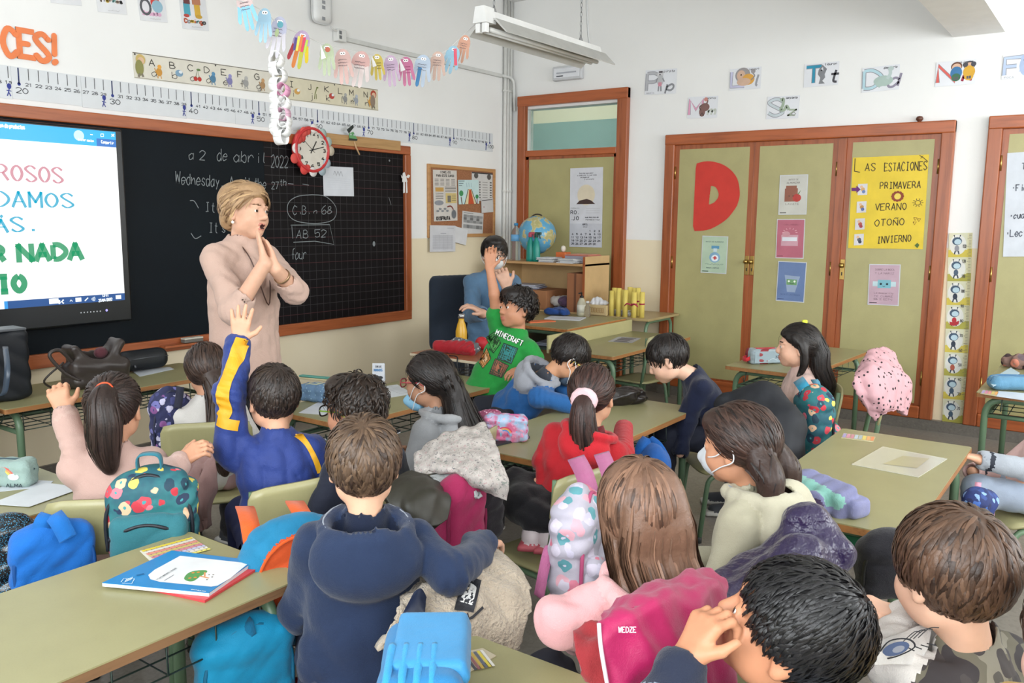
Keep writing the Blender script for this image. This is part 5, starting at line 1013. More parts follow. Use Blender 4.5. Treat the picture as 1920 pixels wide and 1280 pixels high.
# on the shelf
p = A_([-.47, onB(967, 486, .47)[1], 1.1]); t = thing('water_bottle', 'clear plastic water bottle with blue cap and label on shelf', 'bottle', p)
b = MB(); prof = [(.001, 0), (.04, 0), (.044, .01)]
for q in range(8): prof += [(.044, .02+q*.016), (.041, .028+q*.016)]
prof += [(.044, .16), (.044, .225), (.036, .262), (.016, .285), (.015, .3)]; b.lathe(prof, p, 18); b.build('bottle_body', glass('#e3eef2', .08), t)
b = MB(); b.lathe([(.0452, .165), (.0452, .222)], p, 18); b.build('label_band', C('#6aa5d2', .5), t); b = MB(); b.lathe([(.001, .3), (.018, .3), (.018, .322), (.001, .322)], p, 14); b.build('cap', C('#2f7fb0', .4), t)
p = A_([-.36, onB(1007, 450, .36)[1], 1.1]); zc = onB(1009, 440, .36)[2]; r_ = abs(onB(978, 440, .36)[1]-onB(1037, 440, .36)[1])/2
t = thing('globe', 'blue desk globe on a dark curved stand on shelf', 'globe', p); g = NT('globe_map'); n = g.noise(9, 5); c_ = g.ramp(n.outputs['Fac'], [(.0, '#3d86b4'), (.5, '#62a4c6'), (.53, '#c3b784'), (.6, '#a8a36c'), (.7, '#cfc7a2')]); g.base(c_); g.r(.25)
cc = A_([p[0], p[1], zc]); b = MB(); b.lathe([(max(.001, r_*math.sin(a)), -r_*math.cos(a)) for a in np.linspace(0, PI, 20)], cc, 28, 0, rotm((1, 0, 0), .35)); b.build('ball', g.m, t)
b = MB(); u1 = unit(A_([.3, .9, 0.])); b.tube([cc+(r_+.012)*(u1*math.sin(a)+A_([0, 0, 1])*math.cos(a)) for a in np.linspace(-.35, PI*.95, 22)], .006, 8); b.build('meridian_arm', C('#3c332e', .4), t)
b = MB(); b.lathe([(.001, 0), (.075, 0), (.07, .014), (.02, .022), (.012, zc-1.1-r_+.003), (.001, zc-1.1-r_+.003)], p, 18); b.build('base', C('#332c29', .4), t)
for i, (u, v, hd) in enumerate(((994, 490, '#b04a5a'), (1005, 491, '#274a42'))):
    p = A_([-.54, onB(u, v, .54)[1], 1.1]); t = thing('spray_bottle', ['teal spray bottle with pink trigger in front of the globe', 'teal spray bottle with dark trigger in front of the globe'][i], 'bottle', p, 'spray bottles on the shelf')
    b = MB(); b.lathe([(.001, 0), (.036, 0), (.038, .02), (.036, .1), (.028, .16), (.014, .19), (.013, .205)], p, 16, sx=.8); b.build('bottle_body', C('#138a7c', .35), t)
    b = MB(); b.box(p+A_([0, 0, .222]), (.026, .03, .035), .005); b.box(p+A_([0, -.02, .238]), (.02, .06, .022), .005); b.tube([p+A_([0, -.03, .228]), p+A_([0, -.04, .195])], .005, 6); b.build('trigger_head', C(hd, .4), t)
def shelfy(u, v, dx): return onB(u, v, dx)[1]
papers('paper_stack', 'left stack of white papers on shelf top beside spray bottles', 'papers', (-.5, shelfy(1030, 492, .5), 1.1), .2, .14, 7, 8, group='stacks on the shelf top')
tt, z = papers('paper_stack', 'right stack of white papers on shelf top below the red book', 'papers', (-.5, shelfy(1076, 494, .5), 1.1), .2, .17, 6, -6, group='stacks on the shelf top')
b = MB(); p = A_([-.42, shelfy(1093, 480, .42), 1.1]); b.box(p+A_([0, 0, .03]), (.22, .22, .06), .004, None, 0); b.box(p+A_([0, .0, .063]), (.225, .225, .006), .001, None, 1); b.box(p+A_([0, .0, .07]), (.2, .215, .006), .001, None, 2); props(b.build('ring_binder', [C('#8f8d98', .6), C('#b86a62', .5), C('#c98a70', .5)]), 'thick grey file with reddish covers on the shelf top', 'file')
b = MB(); p = A_([-.34, shelfy(1056, 480, .34), 1.1]); b.box(p+A_([0, 0, .04]), (.09, .1, .08), .006, None, 0); b.lathe([(.001, 0), (.018, .01), (.022, .03), (.016, .05), (.001, .056)], p+A_([0, 0, .08]), 12, 1); props(b.build('desk_ornament', [C('#cf6a35', .5), C('#d9d0c4', .6)]), 'orange box with a small pale figure on shelf behind papers', 'ornament')
# inside the shelf
CB = C('#a9744e', .8)
t = thing('cardboard_box', 'wide brown cardboard box on the inner shelf topped with papers', 'box', (-.42, -.52, .7)); b = MB(); b.bx((-.585, -.82, .702), (-.26, -.31, .86), .004); b.build('carton', CB, t); b = MB(); b.bx((-.587, -.58, .702), (-.5865, -.55, .86)); b.build('tape', C('#b98a62', .4), t)
papers('paper_stack', 'dark bundle of papers on top of the wide cardboard box', 'papers', (-.45, -.55, .861), .2, .22, 6, 12, ('#77798c', '#c3c6d2', '#5a5f86', '#d0d2da'))
t = thing('cardboard_box', 'tall narrow cardboard box at the right end of the shelf', 'box', (-.45, -1.08, .38)); b = MB(); b.bx((-.585, -1.175, .382), (-.3, -1.02, 1.02), .004); b.build('carton', C('#9a6544', .8), t); b = MB(); b.bx((-.587, -1.11, .382), (-.586, -1.09, 1.02)); b.build('seam', C('#6d4630', .8), t)
t = thing('storage_tub', 'green plastic tub on the lower part of the shelf unit', 'tub', (-.42, -.76, .38)); b = MB(); b.bx((-.585, -1.01, .382), (-.27, -.55, .62), .012); b.build('tub_body', C('#1d5a38', .4), t); b = MB(); b.bx((-.592, -1.015, .62), (-.265, -.545, .632), .004); b.build('rim', C('#26573a', .4), t)
b = MB(); b.bx((-.585, -1.01, .702), (-.3, -.84, .725), .002); props(b.build('notebook', C('#5d4b44', .7)), 'brown notebook lying flat on the inner shelf', 'book')
for i, (y, col, lab) in enumerate(((-.88, '#c4bfba', 'crumpled white cloth bundle on the inner shelf'), (-.96, '#5d4862', 'crumpled dark purple bundle on the inner shelf'))):
    s = sdfbox([(-.45, y, .77)], .1, .009); s.ell((-.47, y, .765), (.07, .045, .04), k=.02); s.ell((-.5, y+.03, .775), (.04, .04, .035), k=.02); s.ell((-.42, y-.02, .775), (.05, .035, .035), k=.02); s.folds(.006, [(.05, (1, 1, 0)), (.04, (0, 1, 1))], i)
    props(s.build('cloth_bundle', fabric(col)), lab, 'cloth')
# on the teacher table (top z=.70)
z = .7005
t, zz = papers('paper_stack', 'pile of white sheets at the back of the teacher table', 'papers', tuple(onz(1055, 578, z)), .3, .24, 4, 20, th=.004)
def crumple(name, lab, cat, u, v, z, size, hgt, col, seed, mat=None, n=7):
    p = onz(u, v, z); rg = np.random.default_rng(seed); s = SDF(p-A_([size*1.2, size*1.2, .015]), p+A_([size*1.2, size*1.2, hgt*1.8]), .006)
    for i in range(n):
        a = rg.uniform(0, 6.3); r = rg.uniform(0, .65)*size; s.ell(p+A_([r*math.cos(a), r*math.sin(a), hgt*rg.uniform(.35, .6)]), (size*rg.uniform(.25, .45), size*rg.uniform(.2, .4), hgt*rg.uniform(.3, .5)), rotm(rg.normal(0, 1, 3), rg.uniform(0, 1)), k=.01)
    s.folds(.005, [(.035, (1, .5, 0)), (.05, (-.5, 1, 0))], seed); s.put(p-A_([size*2, size*2, .05]), p+A_([size*2, size*2, 0]), lambda X, Y, Z: (Z-p[2]-.0008)+0*X+0*Y, .001, None, True)
    return props(s.build(name, mat or fabric(col)), lab, cat)
crumple('folded_cloth', 'orange folded cloth on papers at back of teacher table', 'cloth', 1063, 574, .718, .09, .045, '#d9692b', 3)
crumple('lanyard_heap', 'heap of dark blue ribbons on the teacher table', 'lanyards', 1045, 589, .706, .13, .05, '#20407c', 5, n=9)
crumple('red_cloth', 'small red cloth between orange cloth and soap bottle', 'cloth', 1075, 583, .70, .05, .03, '#a83038', 6)
b = MB(); p = onz(1060, 597, z); b.box(p+A_([0, 0, .003]), (.2, .28, .006), 0, rotm((0, 0, 1), .3).T); props(b.build('notebook', C('#c9ccd4', .5)), 'white notebook under the blue ribbons at table front', 'book')
b = MB(); p = onz(1012, 603, z); b.box(p+A_([0, 0, .003]), (.1, .22, .006), 0, rotm((0, 0, 1), 1.1).T); props(b.build('orange_folder', C('#d96c3a', .55)), 'flat orange folder near the front edge of teacher table', 'folder')
t = thing('soap_dispenser', 'clear soap dispenser with black pump on the teacher table', 'dispenser', onz(1090, 592, z)); p = onz(1090, 592, z)
b = MB(); b.lathe([(.001, 0), (.036, 0), (.038, .02), (.036, .1), (.02, .135), (.014, .145)], p, 16); b.build('bottle_body', C('#b9b49e', .2), t); b = MB(); b.lathe([(.0385, .03), (.0375, .09)], p, 16); b.build('label_band', C('#d6d3c6', .5), t); b = MB(); b.lathe([(.001, .145), (.015, .145), (.015, .16), (.005, .163), (.005, .185), (.001, .185)], p, 10); b.tube([p+A_([0, 0, .183]), p+A_([-.03, .01, .18])], .006, 6); b.build('pump', C('#1b1b1c', .4), t)
t = thing('hand_gel', 'small clear gel bottle beside the tissue box', 'bottle', onz(1101, 594, z)); p = onz(1101, 594, z); b = MB(); b.lathe([(.001, 0), (.024, 0), (.026, .02), (.022, .08), (.012, .095), (.012, .11), (.001, .11)], p, 14); b.build('bottle_body', glass('#e6e6de', .15), t); b = MB(); b.lathe([(.001, .11), (.013, .11), (.013, .125), (.001, .125)], p, 10); b.build('cap', C('#d8d8d6'), t)
p = onz(1123, 589, z); R = rotm((0, 0, 1), .02); t = thing('tissue_box', 'patterned cream tissue box with tissue and mask on top', 'tissue box', p); b = MB(); b.box(p+A_([0, 0, .04]), (.13, .2, .08), .003, R.T); b.build('carton', C('#c9b183', .6), t)
a = Art(p+A_([-.0655, .1, 0]), (0, -1, 0), (0, 0, 1), (-1, 0, 0)); 
for q in range(11): a.line([(.02+.015*q, .02), (.028+.015*q, .04), (.02+.015*q, .06)], .003, '#8a6a3c'); a.line([(.03+.015*q, .02), (.022+.015*q, .04), (.03+.015*q, .06)], .003, '#a4783c')
a.build('pattern', t)
s = sdfbox([p+A_([0, 0, .11])], .09, .006); s.ell(p+A_([0, .02, .1]), (.02, .05, .04), rotm((1, 0, 0), .3), k=.02); s.ell(p+A_([.01, -.03, .095]), (.03, .05, .02), k=.02); s.ell(p+A_([0, .05, .09]), (.03, .03, .02), k=.02); s.folds(.005, [(.03, (0, 1, .5))], 9); s.build('tissue', C('#d9dade', .8), t)
crumple('surgical_mask', 'blue surgical mask lying on the papers right of tissue box', 'mask', 1160, 577, .7465, .05, .025, '#79b3d8', 11, C('#79b0d4', .7), 4)
papers('paper_stack', 'pile of white papers right of the tissue box', 'papers', tuple(onz(1160, 588, z)), .16, .24, 6, 4, th=.0075)
papers('paper_stack', 'bluish papers on the lower shelf of the teacher table', 'papers', (-1.25, -1.42, .5355), .22, .4, 4, 10, ('#a3a9bd', '#b9bed0'), th=.006)
# yellow rolls
RO = [(1145, 592), (1151, 588), (1158, 593), (1167, 589), (1171, 594), (1180, 590), (1188, 595), (1186, 588), (1195, 592), (1203, 595)]
for i, (u, v) in enumerate(RO):
    p = onz(u, v, .70); hgt = .2+.012*((i*7) % 3); t = thing('paper_roll', 'yellow paper roll '+['standing leftmost in the bunch', 'second from left, near the back', 'third from left, at the front', 'fourth from left, near the back', 'fifth from left, at the front', 'just left of the ribboned ones', 'with red ribbon, leftmost of those tied', 'with red ribbon, hidden behind the tied bunch', 'with red ribbon, middle of those tied', 'with red ribbon, rightmost of the bunch'][i]+' on side table', 'paper roll', p, 'loose yellow rolls' if i <= 5 else 'ribboned yellow rolls')
    p[0] = min(max(p[0], -.6), -.1); p[1] = min(max(p[1], -1.77), -1.3); t.location = p
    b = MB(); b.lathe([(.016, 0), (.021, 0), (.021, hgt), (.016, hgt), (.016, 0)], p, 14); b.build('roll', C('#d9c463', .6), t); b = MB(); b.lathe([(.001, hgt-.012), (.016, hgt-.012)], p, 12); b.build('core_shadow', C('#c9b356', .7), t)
    if i > 5: b = MB(); b.lathe([(.0222, hgt*.5), (.0222, hgt*.5+.012)], p, 14); b.build('ribbon', C('#a02040', .5), t)
p = onz(1187, 596, .70); p[0] = min(p[0], -.6)-.006; b = MB()
for s_ in (-1, 1): b.sheet(crv([p+A_([-.02, 0, .10]), p+A_([-.04, s_*.03, .115]), p+A_([-.03, s_*.06, .095])], 4)[:, None, :]+A_([[0, 0, -.006], [0, 0, .006]])[None], .001)
b.build('ribbon_bow', C('#a02040', .5), t)
# radiator behind the chair
t = thing('radiator', 'white radiator on front wall behind the seated man', 'radiator', (onA(840, 560, .06)[0]+.25, -.06, .2)); x0 = onA(838, 540, .06)[0]; z1 = onA(850, 532, .06)[2]
for i in range(9): b = MB(); b.bx((x0+.03+i*.06, -.1, .15), (x0+.075+i*.06, -.03, z1), .015, 0, 3); b.build('column', C('#d8d6d0', .35), t)
b = MB(); b.tube([(x0-.04, -.065, z1-.05), (x0+.03, -.065, z1-.05)], .02, 10); b.build('valve', C('#dcdad4', .35), t)
# ================================================================ people
def hframe(az, pitch=0., roll=0.):
    a = math.radians(az); p = math.radians(pitch); f = A_([math.sin(a)*math.cos(p), math.cos(a)*math.cos(p), math.sin(p)]); r = A_([math.cos(a), -math.sin(a), 0.]); u = np.cross(r, f)
    q = math.radians(roll); return np.stack([r*math.cos(q)-u*math.sin(q), f, u*math.cos(q)+r*math.sin(q)])
def hand(S, w, d, n, right, s, curl=.35, spread=.5, thumb=.75, curls=None):
    d = unit(d); n = unit(A_(n)-d*(A_(n)@d)); t = np.cross(d, n)*(1 if right else -1); w = A_(w)
    for i in range(4):
        K = w+(d*(.083-.004*abs(i-1.3))+t*(.031-.0205*i))*s; S.cap(w+t*(.012-.008*i)*s, K, .0155*s, .0112*s, .014*s, 0)
        c = curl if curls is None else curls[i]; L = (.070, .078, .072, .056)[i]*s; dd = unit(d+t*(.13*(1.4-i))*spread); th = 0.; p = K
        for j, (fr, cj) in enumerate(((.46, .75), (.3, 1.15), (.24, .8))):
            th += c*cj; q = p+(dd*math.cos(th)+n*math.sin(th))*L*fr; S.cap(p, q, (.0094, .0086, .0078)[j]*s, (.0086, .0078, .0068)[j]*s, .0035, 0); p = q
    B = w+(d*.022+t*.026)*s; d1 = unit(d*.62+t*thumb+n*.32); d2 = unit(d*.85+t*thumb*.55+n*.35); S.cap(w+d*.01*s+t*.008*s, B, .017*s, .015*s, .012*s, 0); m = B+d1*.040*s; S.cap(B, m, .0142*s, .0108*s, .008*s, 0); S.cap(m, m+d2*.031*s, .0104*s, .0084*s, .004, 0)
def head_sdf(S, c, R, hs, kid=True, mouth=0.):
    P = lambda x, y, z: A_(c)+(x*R[0]+y*R[1]+z*R[2])*hs; E = lambda x, y, z, rx, ry, rz, k=.02, **q: S.ell(P(x, y, z), A_([rx, ry, rz])*hs, R, k*hs, **q)
    E(0, -.012, .03, .0745, .094, .086, id=0); E(0, .03, -.03, .0575 if not kid else .060, .058, .076 if not kid else .070, .035, id=0); E(0, .056, -.088 if not kid else -.080, .024, .022, .022, .035, id=0)
    for s in (-1, 1):
        E(s*.034, .054, -.036, .028, .026, .027, .03, id=0); E(s*.045, .008, -.062, .02, .03, .026, .035, id=0); E(s*.031, .097, .003, .019, .012, .0125, .014, sub=True)
        S.cap(P(s*.014, .087, .024), P(s*.046, .073, .023), .008*hs, .007*hs, .012*hs, 0)
        E(s*.031, .0785, .002, .0148, .0142, .0148, .005, id=0); E(s*.031, .098, .0015, .0132, .021, .0047, .003, sub=True)
        Re = R@rotm((0, 0, 1), 0); E(s*.0765, -.008, -.006, .0105, .019, .031, .008, id=0); E(s*.088, -.003, -.004, .008, .0105, .019, .006, sub=True); E(s*.078, -.004, -.03, .008, .010, .010, .006, id=0)
        E(s*.0115, .094, -.031, .0088, .009, .0075, .008, id=0)
        S.cap(P(s*.016, .095, .029), P(s*.048, .079, .030), .0052*hs, .0034*hs, id=3, paint=True)
    nb = .099 if kid else .106; S.cap(P(0, .086, .008), P(0, nb, -.024), .0078*hs, .0125*hs, .012*hs, 0)
    E(0, .086, -.0565, .0215, .010, .0058, .006, id=2); E(0, .084, -.067-mouth, .0175, .010, .0065, .006, id=2)
    if mouth: E(0, .094, -.062-mouth*.5, .014, .012, .004+mouth*.4, .003, id=4, sub=True)
    return P
def eyes(P, R, hs, root, iris='#3b2416'):
    b = MB()
    for s in (-1, 1):
        c = P(s*.031, .0785, .002); r = .0128*hs; prev = None
        for i, (a0, m) in enumerate(((0, 2), (.3, 2), (.3, 1), (.62, 1), (.62, 0), (1.0, 0), (1.6, 0), (2.4, 0), (PI, 0))):
            ring = [c+r*(R[1]*math.cos(a0)+math.sin(a0)*(R[0]*math.cos(q)+R[2]*math.sin(q))) for q in np.linspace(0, 2*PI, 13)]
            if prev is not None: b.ring(prev, ring, m)
            prev = ring
    b.S = [True]*len(b.S); b.build('eyes', [C('#d9d6d0', .15), C(iris, .15), C('#080606', .1)], root)
def ribbons(mb_list, paths, w, c, val, N=None):
    """paths (m,n,3) -> tapered flat locks facing away from point c"""
    m, n, _ = paths.shape; T = np.gradient(paths, axis=1); T /= np.linalg.norm(T, axis=2)[..., None]+1e-9; O = paths-A_(c); sd = np.cross(T, O); sd /= np.linalg.norm(sd, axis=2)[..., None]+1e-9
    tp = np.sin(np.clip(np.linspace(.12, 1., n), 0, 1)*PI)**.6*w/2; tp[-1] = w*.04; tp = tp[None, :, None]*RNG.uniform(.6, 1.3, (m, 1, 1)); on = O/(np.linalg.norm(O, axis=2)[..., None]+1e-9)
    A, B, Cc = paths+sd*tp, paths-sd*tp, paths+on*tp*.35; V = np.stack([A, Cc, B], 2).reshape(-1, 3); base = np.arange(m)[:, None, None]*n*3+np.arange(n-1)[None, :, None]*3
    F = np.concatenate([base+A_([0, 1, 4, 3]), base+A_([1, 2, 5, 4])], 1).reshape(-1, 4); mb_list.append((V, F, np.repeat(val, n*3)))
def hair_build(root, c, R, hs, style, mat, guides=(), name='hair', res=.0055):
    """style: th thickness, plane (y0,z0,y1,z1) hairline, crown, n locks, length, tie point, mess"""
    g = dict(th=.014, plane=(-.078, -.082, .088, .060), crown=(.0, -.045, .12), n=420, ln=.05, tie=None, mess=.35, w=.007, down=.55, fringe=0, lift=.004); g.update(style)
    P = lambda p: A_(c)+(A_(p)@R)*hs; th = g['th']; rad = A_([.0755+th, .095+th, .086+th]); cc = A_([0, -.013, .031])
    pts = [P((x, y, z)) for x in (-.12, .12) for y in (-.14, .14) for z in (-.13, .16)]
    for G in guides: pts += [A_(p)+A_(o)*r for p, r in zip(G['p'], np.broadcast_to(G['r'], len(G['p']))) for o in ((1, 1, 1), (-1, -1, -1))]
    S = sdfbox(pts, .02, res); S.ell(P(cc), rad*hs, R, .01); y0, z0, y1, z1 = g['plane']; sl = (z1-z0)/(y1-y0); nrm = math.hypot(1, sl)
    def pl(X, Y, Z):
        px, py, pz = X-c[0], Y-c[1], Z-c[2]; y = (px*R[1, 0]+py*R[1, 1]+pz*R[1, 2])/hs; z = (px*R[2, 0]+py*R[2, 1]+pz*R[2, 2])/hs; return ((z-z0)-(y-y0)*sl)/nrm*hs
    S.put([a[0] for a in S.ax], [a[-1] for a in S.ax], pl, .016*hs, None, True)
    if 'ears' in g:
        for s in (-1, 1): S.ell(P((s*.09, .0, -.012)), A_([.03, .026, .034])*hs, R, .01, sub=True)
    for e in g.get('blobs', ()): S.ell(P(e[0]), A_(e[1])*hs, R, .02)
    for G in guides:
        if G.get('r') is not None and not G.get('nobase'): cv = crv([A_(p) for p in G['p']], 3); S.chain(cv, np.interp(np.linspace(0, 1, len(cv)), np.linspace(0, 1, len(G['p'])), np.broadcast_to(G['r'], len(G['p']))), .02, flat=G.get('flat'), fk=G.get('fk', 1.))
    S.folds(.0022, [(.02, R[0]), (.028, R[0]+R[1]*.4)], 3); V, Q, _ = S.mesh(1); out = [(V, Q, np.full(len(V), .42))]
    n = g['n']; rg = RNG
    if n:
        d = rg.normal(0, 1, (n*3, 3)); d /= np.linalg.norm(d, axis=1)[:, None]; q = cc+d*rad; keep = (q[:, 2]-z0)-(q[:, 1]-y0)*sl > -.004
        if 'ears' in g: keep &= ~((np.abs(q[:, 0]) > .06) & (np.abs(q[:, 1]) < .024) & (q[:, 2] < .012))
        q = q[keep][:n]; n = len(q); st = 7; path = [q.copy()]; cr = A_(g['crown']); step = g['ln']/st*rg.uniform(.6, 1.25, (n, 1)); mess = rg.normal(0, g['mess'], (n, 3)); lf = rg.uniform(0, g['lift'], (n, 1))
        for k in range(st):
            if g['tie'] is not None: f = A_(g['tie'])-q
            else: f = (q-cr); f = f/(np.linalg.norm(f, axis=1)[:, None]+1e-6)+A_([0, g.get('fwd', 0.), -g['down']])
            f = f/(np.linalg.norm(f, axis=1)[:, None]+1e-6)+mess*.5; nr = (q-cc)/rad**2; nr /= np.linalg.norm(nr, axis=1)[:, None]; f = f-nr*(f*nr).sum(1)[:, None]; f /= np.linalg.norm(f, axis=1)[:, None]+1e-6
            q = q+f*step; e = (q-cc)/rad; q = cc+(e/np.linalg.norm(e, axis=1)[:, None])*rad*(1.0)+nr*(lf*math.sin(PI*(k+1)/st*.9)+.0015); path.append(q.copy())
        pa = np.stack(path, 1); pw = A_(c)+(pa.reshape(-1, 3)@R).reshape(pa.shape)*hs; ribbons(out, pw, g['w']*hs, P(cc), np.clip(rg.normal(.45, .22, n), 0, 1))
    for G in guides:
        m = G.get('n', 60); p = crv([A_(x) for x in G['p']], 5); r = np.interp(np.linspace(0, 1, len(p)), np.linspace(0, 1, len(G['p'])), np.broadcast_to(G['r'], len(G['p']))); T = np.gradient(p, axis=0); T /= np.linalg.norm(T, axis=1)[:, None]+1e-9
        if G.get('flat') is not None: f1 = np.broadcast_to(unit(G['flat'])*G.get('fk', 1.), p.shape)
        else: f1 = np.cross(T, A_(R[1])); f1 /= np.linalg.norm(f1, axis=1)[:, None]+1e-9
        f2 = np.cross(T, f1); f2 /= np.linalg.norm(f2, axis=1)[:, None]+1e-9; an = rg.uniform(0, 2*PI, m); tw = G.get('twist', .25)
        k = len(p); ang = an[:, None]+np.linspace(0, 1, k)[None]*rg.normal(0, tw, (m, 1)); rr = (r[None]+.003)*(1.10+rg.normal(0, .07, (m, 1)))*(1+rg.normal(0, .02, (m, k)))
        pw = p[None]+np.cos(ang)[..., None]*rr[..., None]*f1[None]+np.sin(ang)[..., None]*rr[..., None]*f2[None]
        s0 = rg.integers(0, max(1, k//3), m); L = [(pw[i, s0[i]:][np.linspace(0, k-1-s0[i], 9).astype(int)]) for i in range(m)]; ribbons(out, A_(L), G.get('w', .008), p.mean(0), np.clip(rg.normal(.45, .24, m), 0, 1))
    Vs, Fs, As, o = [], [], [], 0
    for V, F, a in out: Vs.append(V); Fs.append(F+o); As.append(a); o += len(V)
    return mesh(name, np.vstack(Vs), np.vstack(Fs).astype(int), mat, root, None, True, np.concatenate(As))
def person(label, head, haz, az, skin_, hp=0., hr=0., hs=.885, bs=1., lean=(0., 0.), pelvis=None, pz=.43, arms={}, top=None, tm=None, legs='sit', lm=None, sm=None, eye='#3b2416', face=True, res=.0042, mouth=0., short=None, kid=True, hood=False, paints=(), fold=.006, collar=None, nb=None, cuff=True, name='person', hem=0., ar=1., tres=None):
    c = A_(head, float); R = hframe(haz, hp, hr); Rt, Ft, _ = hframe(az); NB = c-R[2]*.140*hs-R[1]*.030*hs if nb is None else A_(nb, float)
    if pelvis is None: pelvis = A_([NB[0], NB[1], 0])-Ft*lean[0]-Rt*lean[1]; pelvis[2] = pz
    pelvis = A_(pelvis, float); Ut = unit(NB-pelvis); Rt = unit(Rt-Ut*(Rt@Ut)); Fb = np.cross(Ut, Rt); L = np.linalg.norm(NB-pelvis)
    root = thing(name, label, 'person', (pelvis[0], pelvis[1], 0)); sh = {s: NB-Ut*.045*bs+Rt*s*.106*bs for s in (-1, 1)}
    J = {}
    for s, key in ((-1, 'L'), (1, 'R')):
        a = dict(arms.get(key, {})); S_ = a.get('sh', sh[s]); e = a.get('e'); w = a.get('w')
        if w is None: w = pelvis+Ft*.20*bs+Rt*s*.07*bs+A_([0, 0, .08*bs])
        w = A_(w, float); l1, l2 = .205*bs, .185*bs
        if e is None:
            dv = w-S_; D = np.linalg.norm(dv); x = min(.98, D/(l1+l2)); hh = (l1+l2)/2*math.sqrt(max(0, 1-x*x)); pole = a.get('pole', -A_([0, 0, 1])+Rt*s*.8-Ft*.3); pole = unit(pole-dv*(pole@dv)/(D*D)); e = S_+dv*.52+pole*hh
        J[s] = (A_(S_), A_(e, float), w, a)
    if legs == 'stand': LG = {s: (pelvis+Rt*s*.056*bs+Ft*.02-A_([0, 0, .33*bs]), A_([*(pelvis+Rt*s*.06*bs-Ft*.01)[:2], .06])) for s in (-1, 1)}
    elif legs == 'sit': LG = {s: (pelvis+Rt*s*.09*bs+Ft*.27*bs+A_([0, 0, .01]), A_([*(pelvis+Rt*s*.09*bs+Ft*.29*bs)[:2], .07])) for s in (-1, 1)}
    else: LG = legs
    hip = {s: pelvis+Rt*s*(.05 if legs == 'stand' else .068)*bs for s in (-1, 1)}
    # --- body: one continuous skin
    pts = [c+R.T@A_([x, y, z])*hs for x in (-.12, .12) for y in (-.12, .13) for z in (-.13, .13)]+[pelvis, NB]+[p for s in J for p in J[s][:3]]+[p for s in LG for p in LG[s]]
    fine = [(c-.125*hs, c+.135*hs, res)]+[(J[s][2]-.11*bs*.95, J[s][2]+.11*bs*.95, res) for s in J if not J[s][3].get('hidden')]
    for s in J:
        w = J[s][2]; pts += [w-.14, w+.14] if not J[s][3].get('hidden') else [w]
    S = sdfbox(pts, .08, .013, fine=fine); P = head_sdf(S, c, R, hs, kid, mouth)
    S.cap(P(0, -.018, -.055), NB, (.042 if kid else .047)*hs, (.044 if kid else .05)*hs, .022, 0); S.cap(NB-Ut*.045*bs, NB-Ut*.08*bs, .032*bs, .044*bs, .02, 0, flat=Rt, fk=1.3); S.chain([NB-Ut*.06*bs, (NB+pelvis)/2, pelvis], [.054*bs, .054*bs, .06*bs], .03, 0, flat=Rt, fk=1.32)
    for s in J:
        a_, e, w, a = J[s]; S.cap(NB-Ut*.085*bs, a_, .028*bs, .030*bs*ar, .03, 0); S.cap(a_, e, .034*bs*ar, .029*bs*ar, .015, 0); S.cap(e, w, .0295*bs*ar, .0205*bs, .012, 0)
        if not a.get('hidden'):
            d = unit(a['d']) if 'd' in a else unit(w-e); n = A_(a.get('n', Rt*-s+A_([0, 0, -.3])), float); hand(S, w, d, n, s > 0, a.get('s', .80*bs), a.get('curl', .35), a.get('spread', .4), a.get('thumb', .75), a.get('curls'))
    for s in LG: k_, f_ = LG[s]; S.cap(hip[s], k_, .055*bs, .042*bs, .03, 0); S.cap(k_, f_, .040*bs, .028*bs, .02, 0)
    br = '#2a1a12' if eye != 'light' else '#6d4c33'
    S.build('body', [skin(skin_), skin(skin_), C(mixhex(skin_, '#a8504a', .5), .45), C(br, .7), C('#3a1512', .5)], root)
    if face: eyes(P, R, hs, root, '#3b2416' if eye == 'light' else eye)
    # --- top
    if top:
        tp = [NB, pelvis, NB-Fb*.2, NB+Ut*.04]+[p for s in J for p in J[s][:3]]; T = sdfbox(tp, .16*bs, tres or (.0075 if bs < 1.15 else .009))
        T.chain([pelvis+Ut*(.0-hem), pelvis+Ut*L*.35, pelvis+Ut*L*.62, NB-Ut*.085*bs], [.088*bs, .079*bs, .077*bs, .071*bs], .03, 0, flat=Rt, fk=1.42); T.cap(sh[-1]*.82+sh[1]*.18-Ut*.012, sh[1]*.82+sh[-1]*.18-Ut*.012, .042*bs, .042*bs, .035, 0)
        for s in J:
            a_, e, w, a = J[s]; T.cap(NB-Ut*.012*bs, a_, .040*bs, .039*bs, .025, 0)
            if short is None or s in a.get('full', ()) :
                wc = e+(w-e)*a.get('sl', .93); T.cap(a_, e, .045*bs*ar, .041*bs*ar, .022, a.get('id', 0)); T.cap(e, wc, .042*bs*ar, .034*bs*ar, .018, a.get('id', 0))
                if cuff: T.cap(e+(wc-e)*.86, wc, .0360*bs*ar, .0325*bs*ar, .004, 1)
            else: T.cap(a_, a_+(e-a_)*short, .046*bs, .051*bs, .02, 0)
        if not hood: T.cap(NB-Ut*.035*bs, NB+Ut*.012, .058*hs, .053*hs, .02, 0)
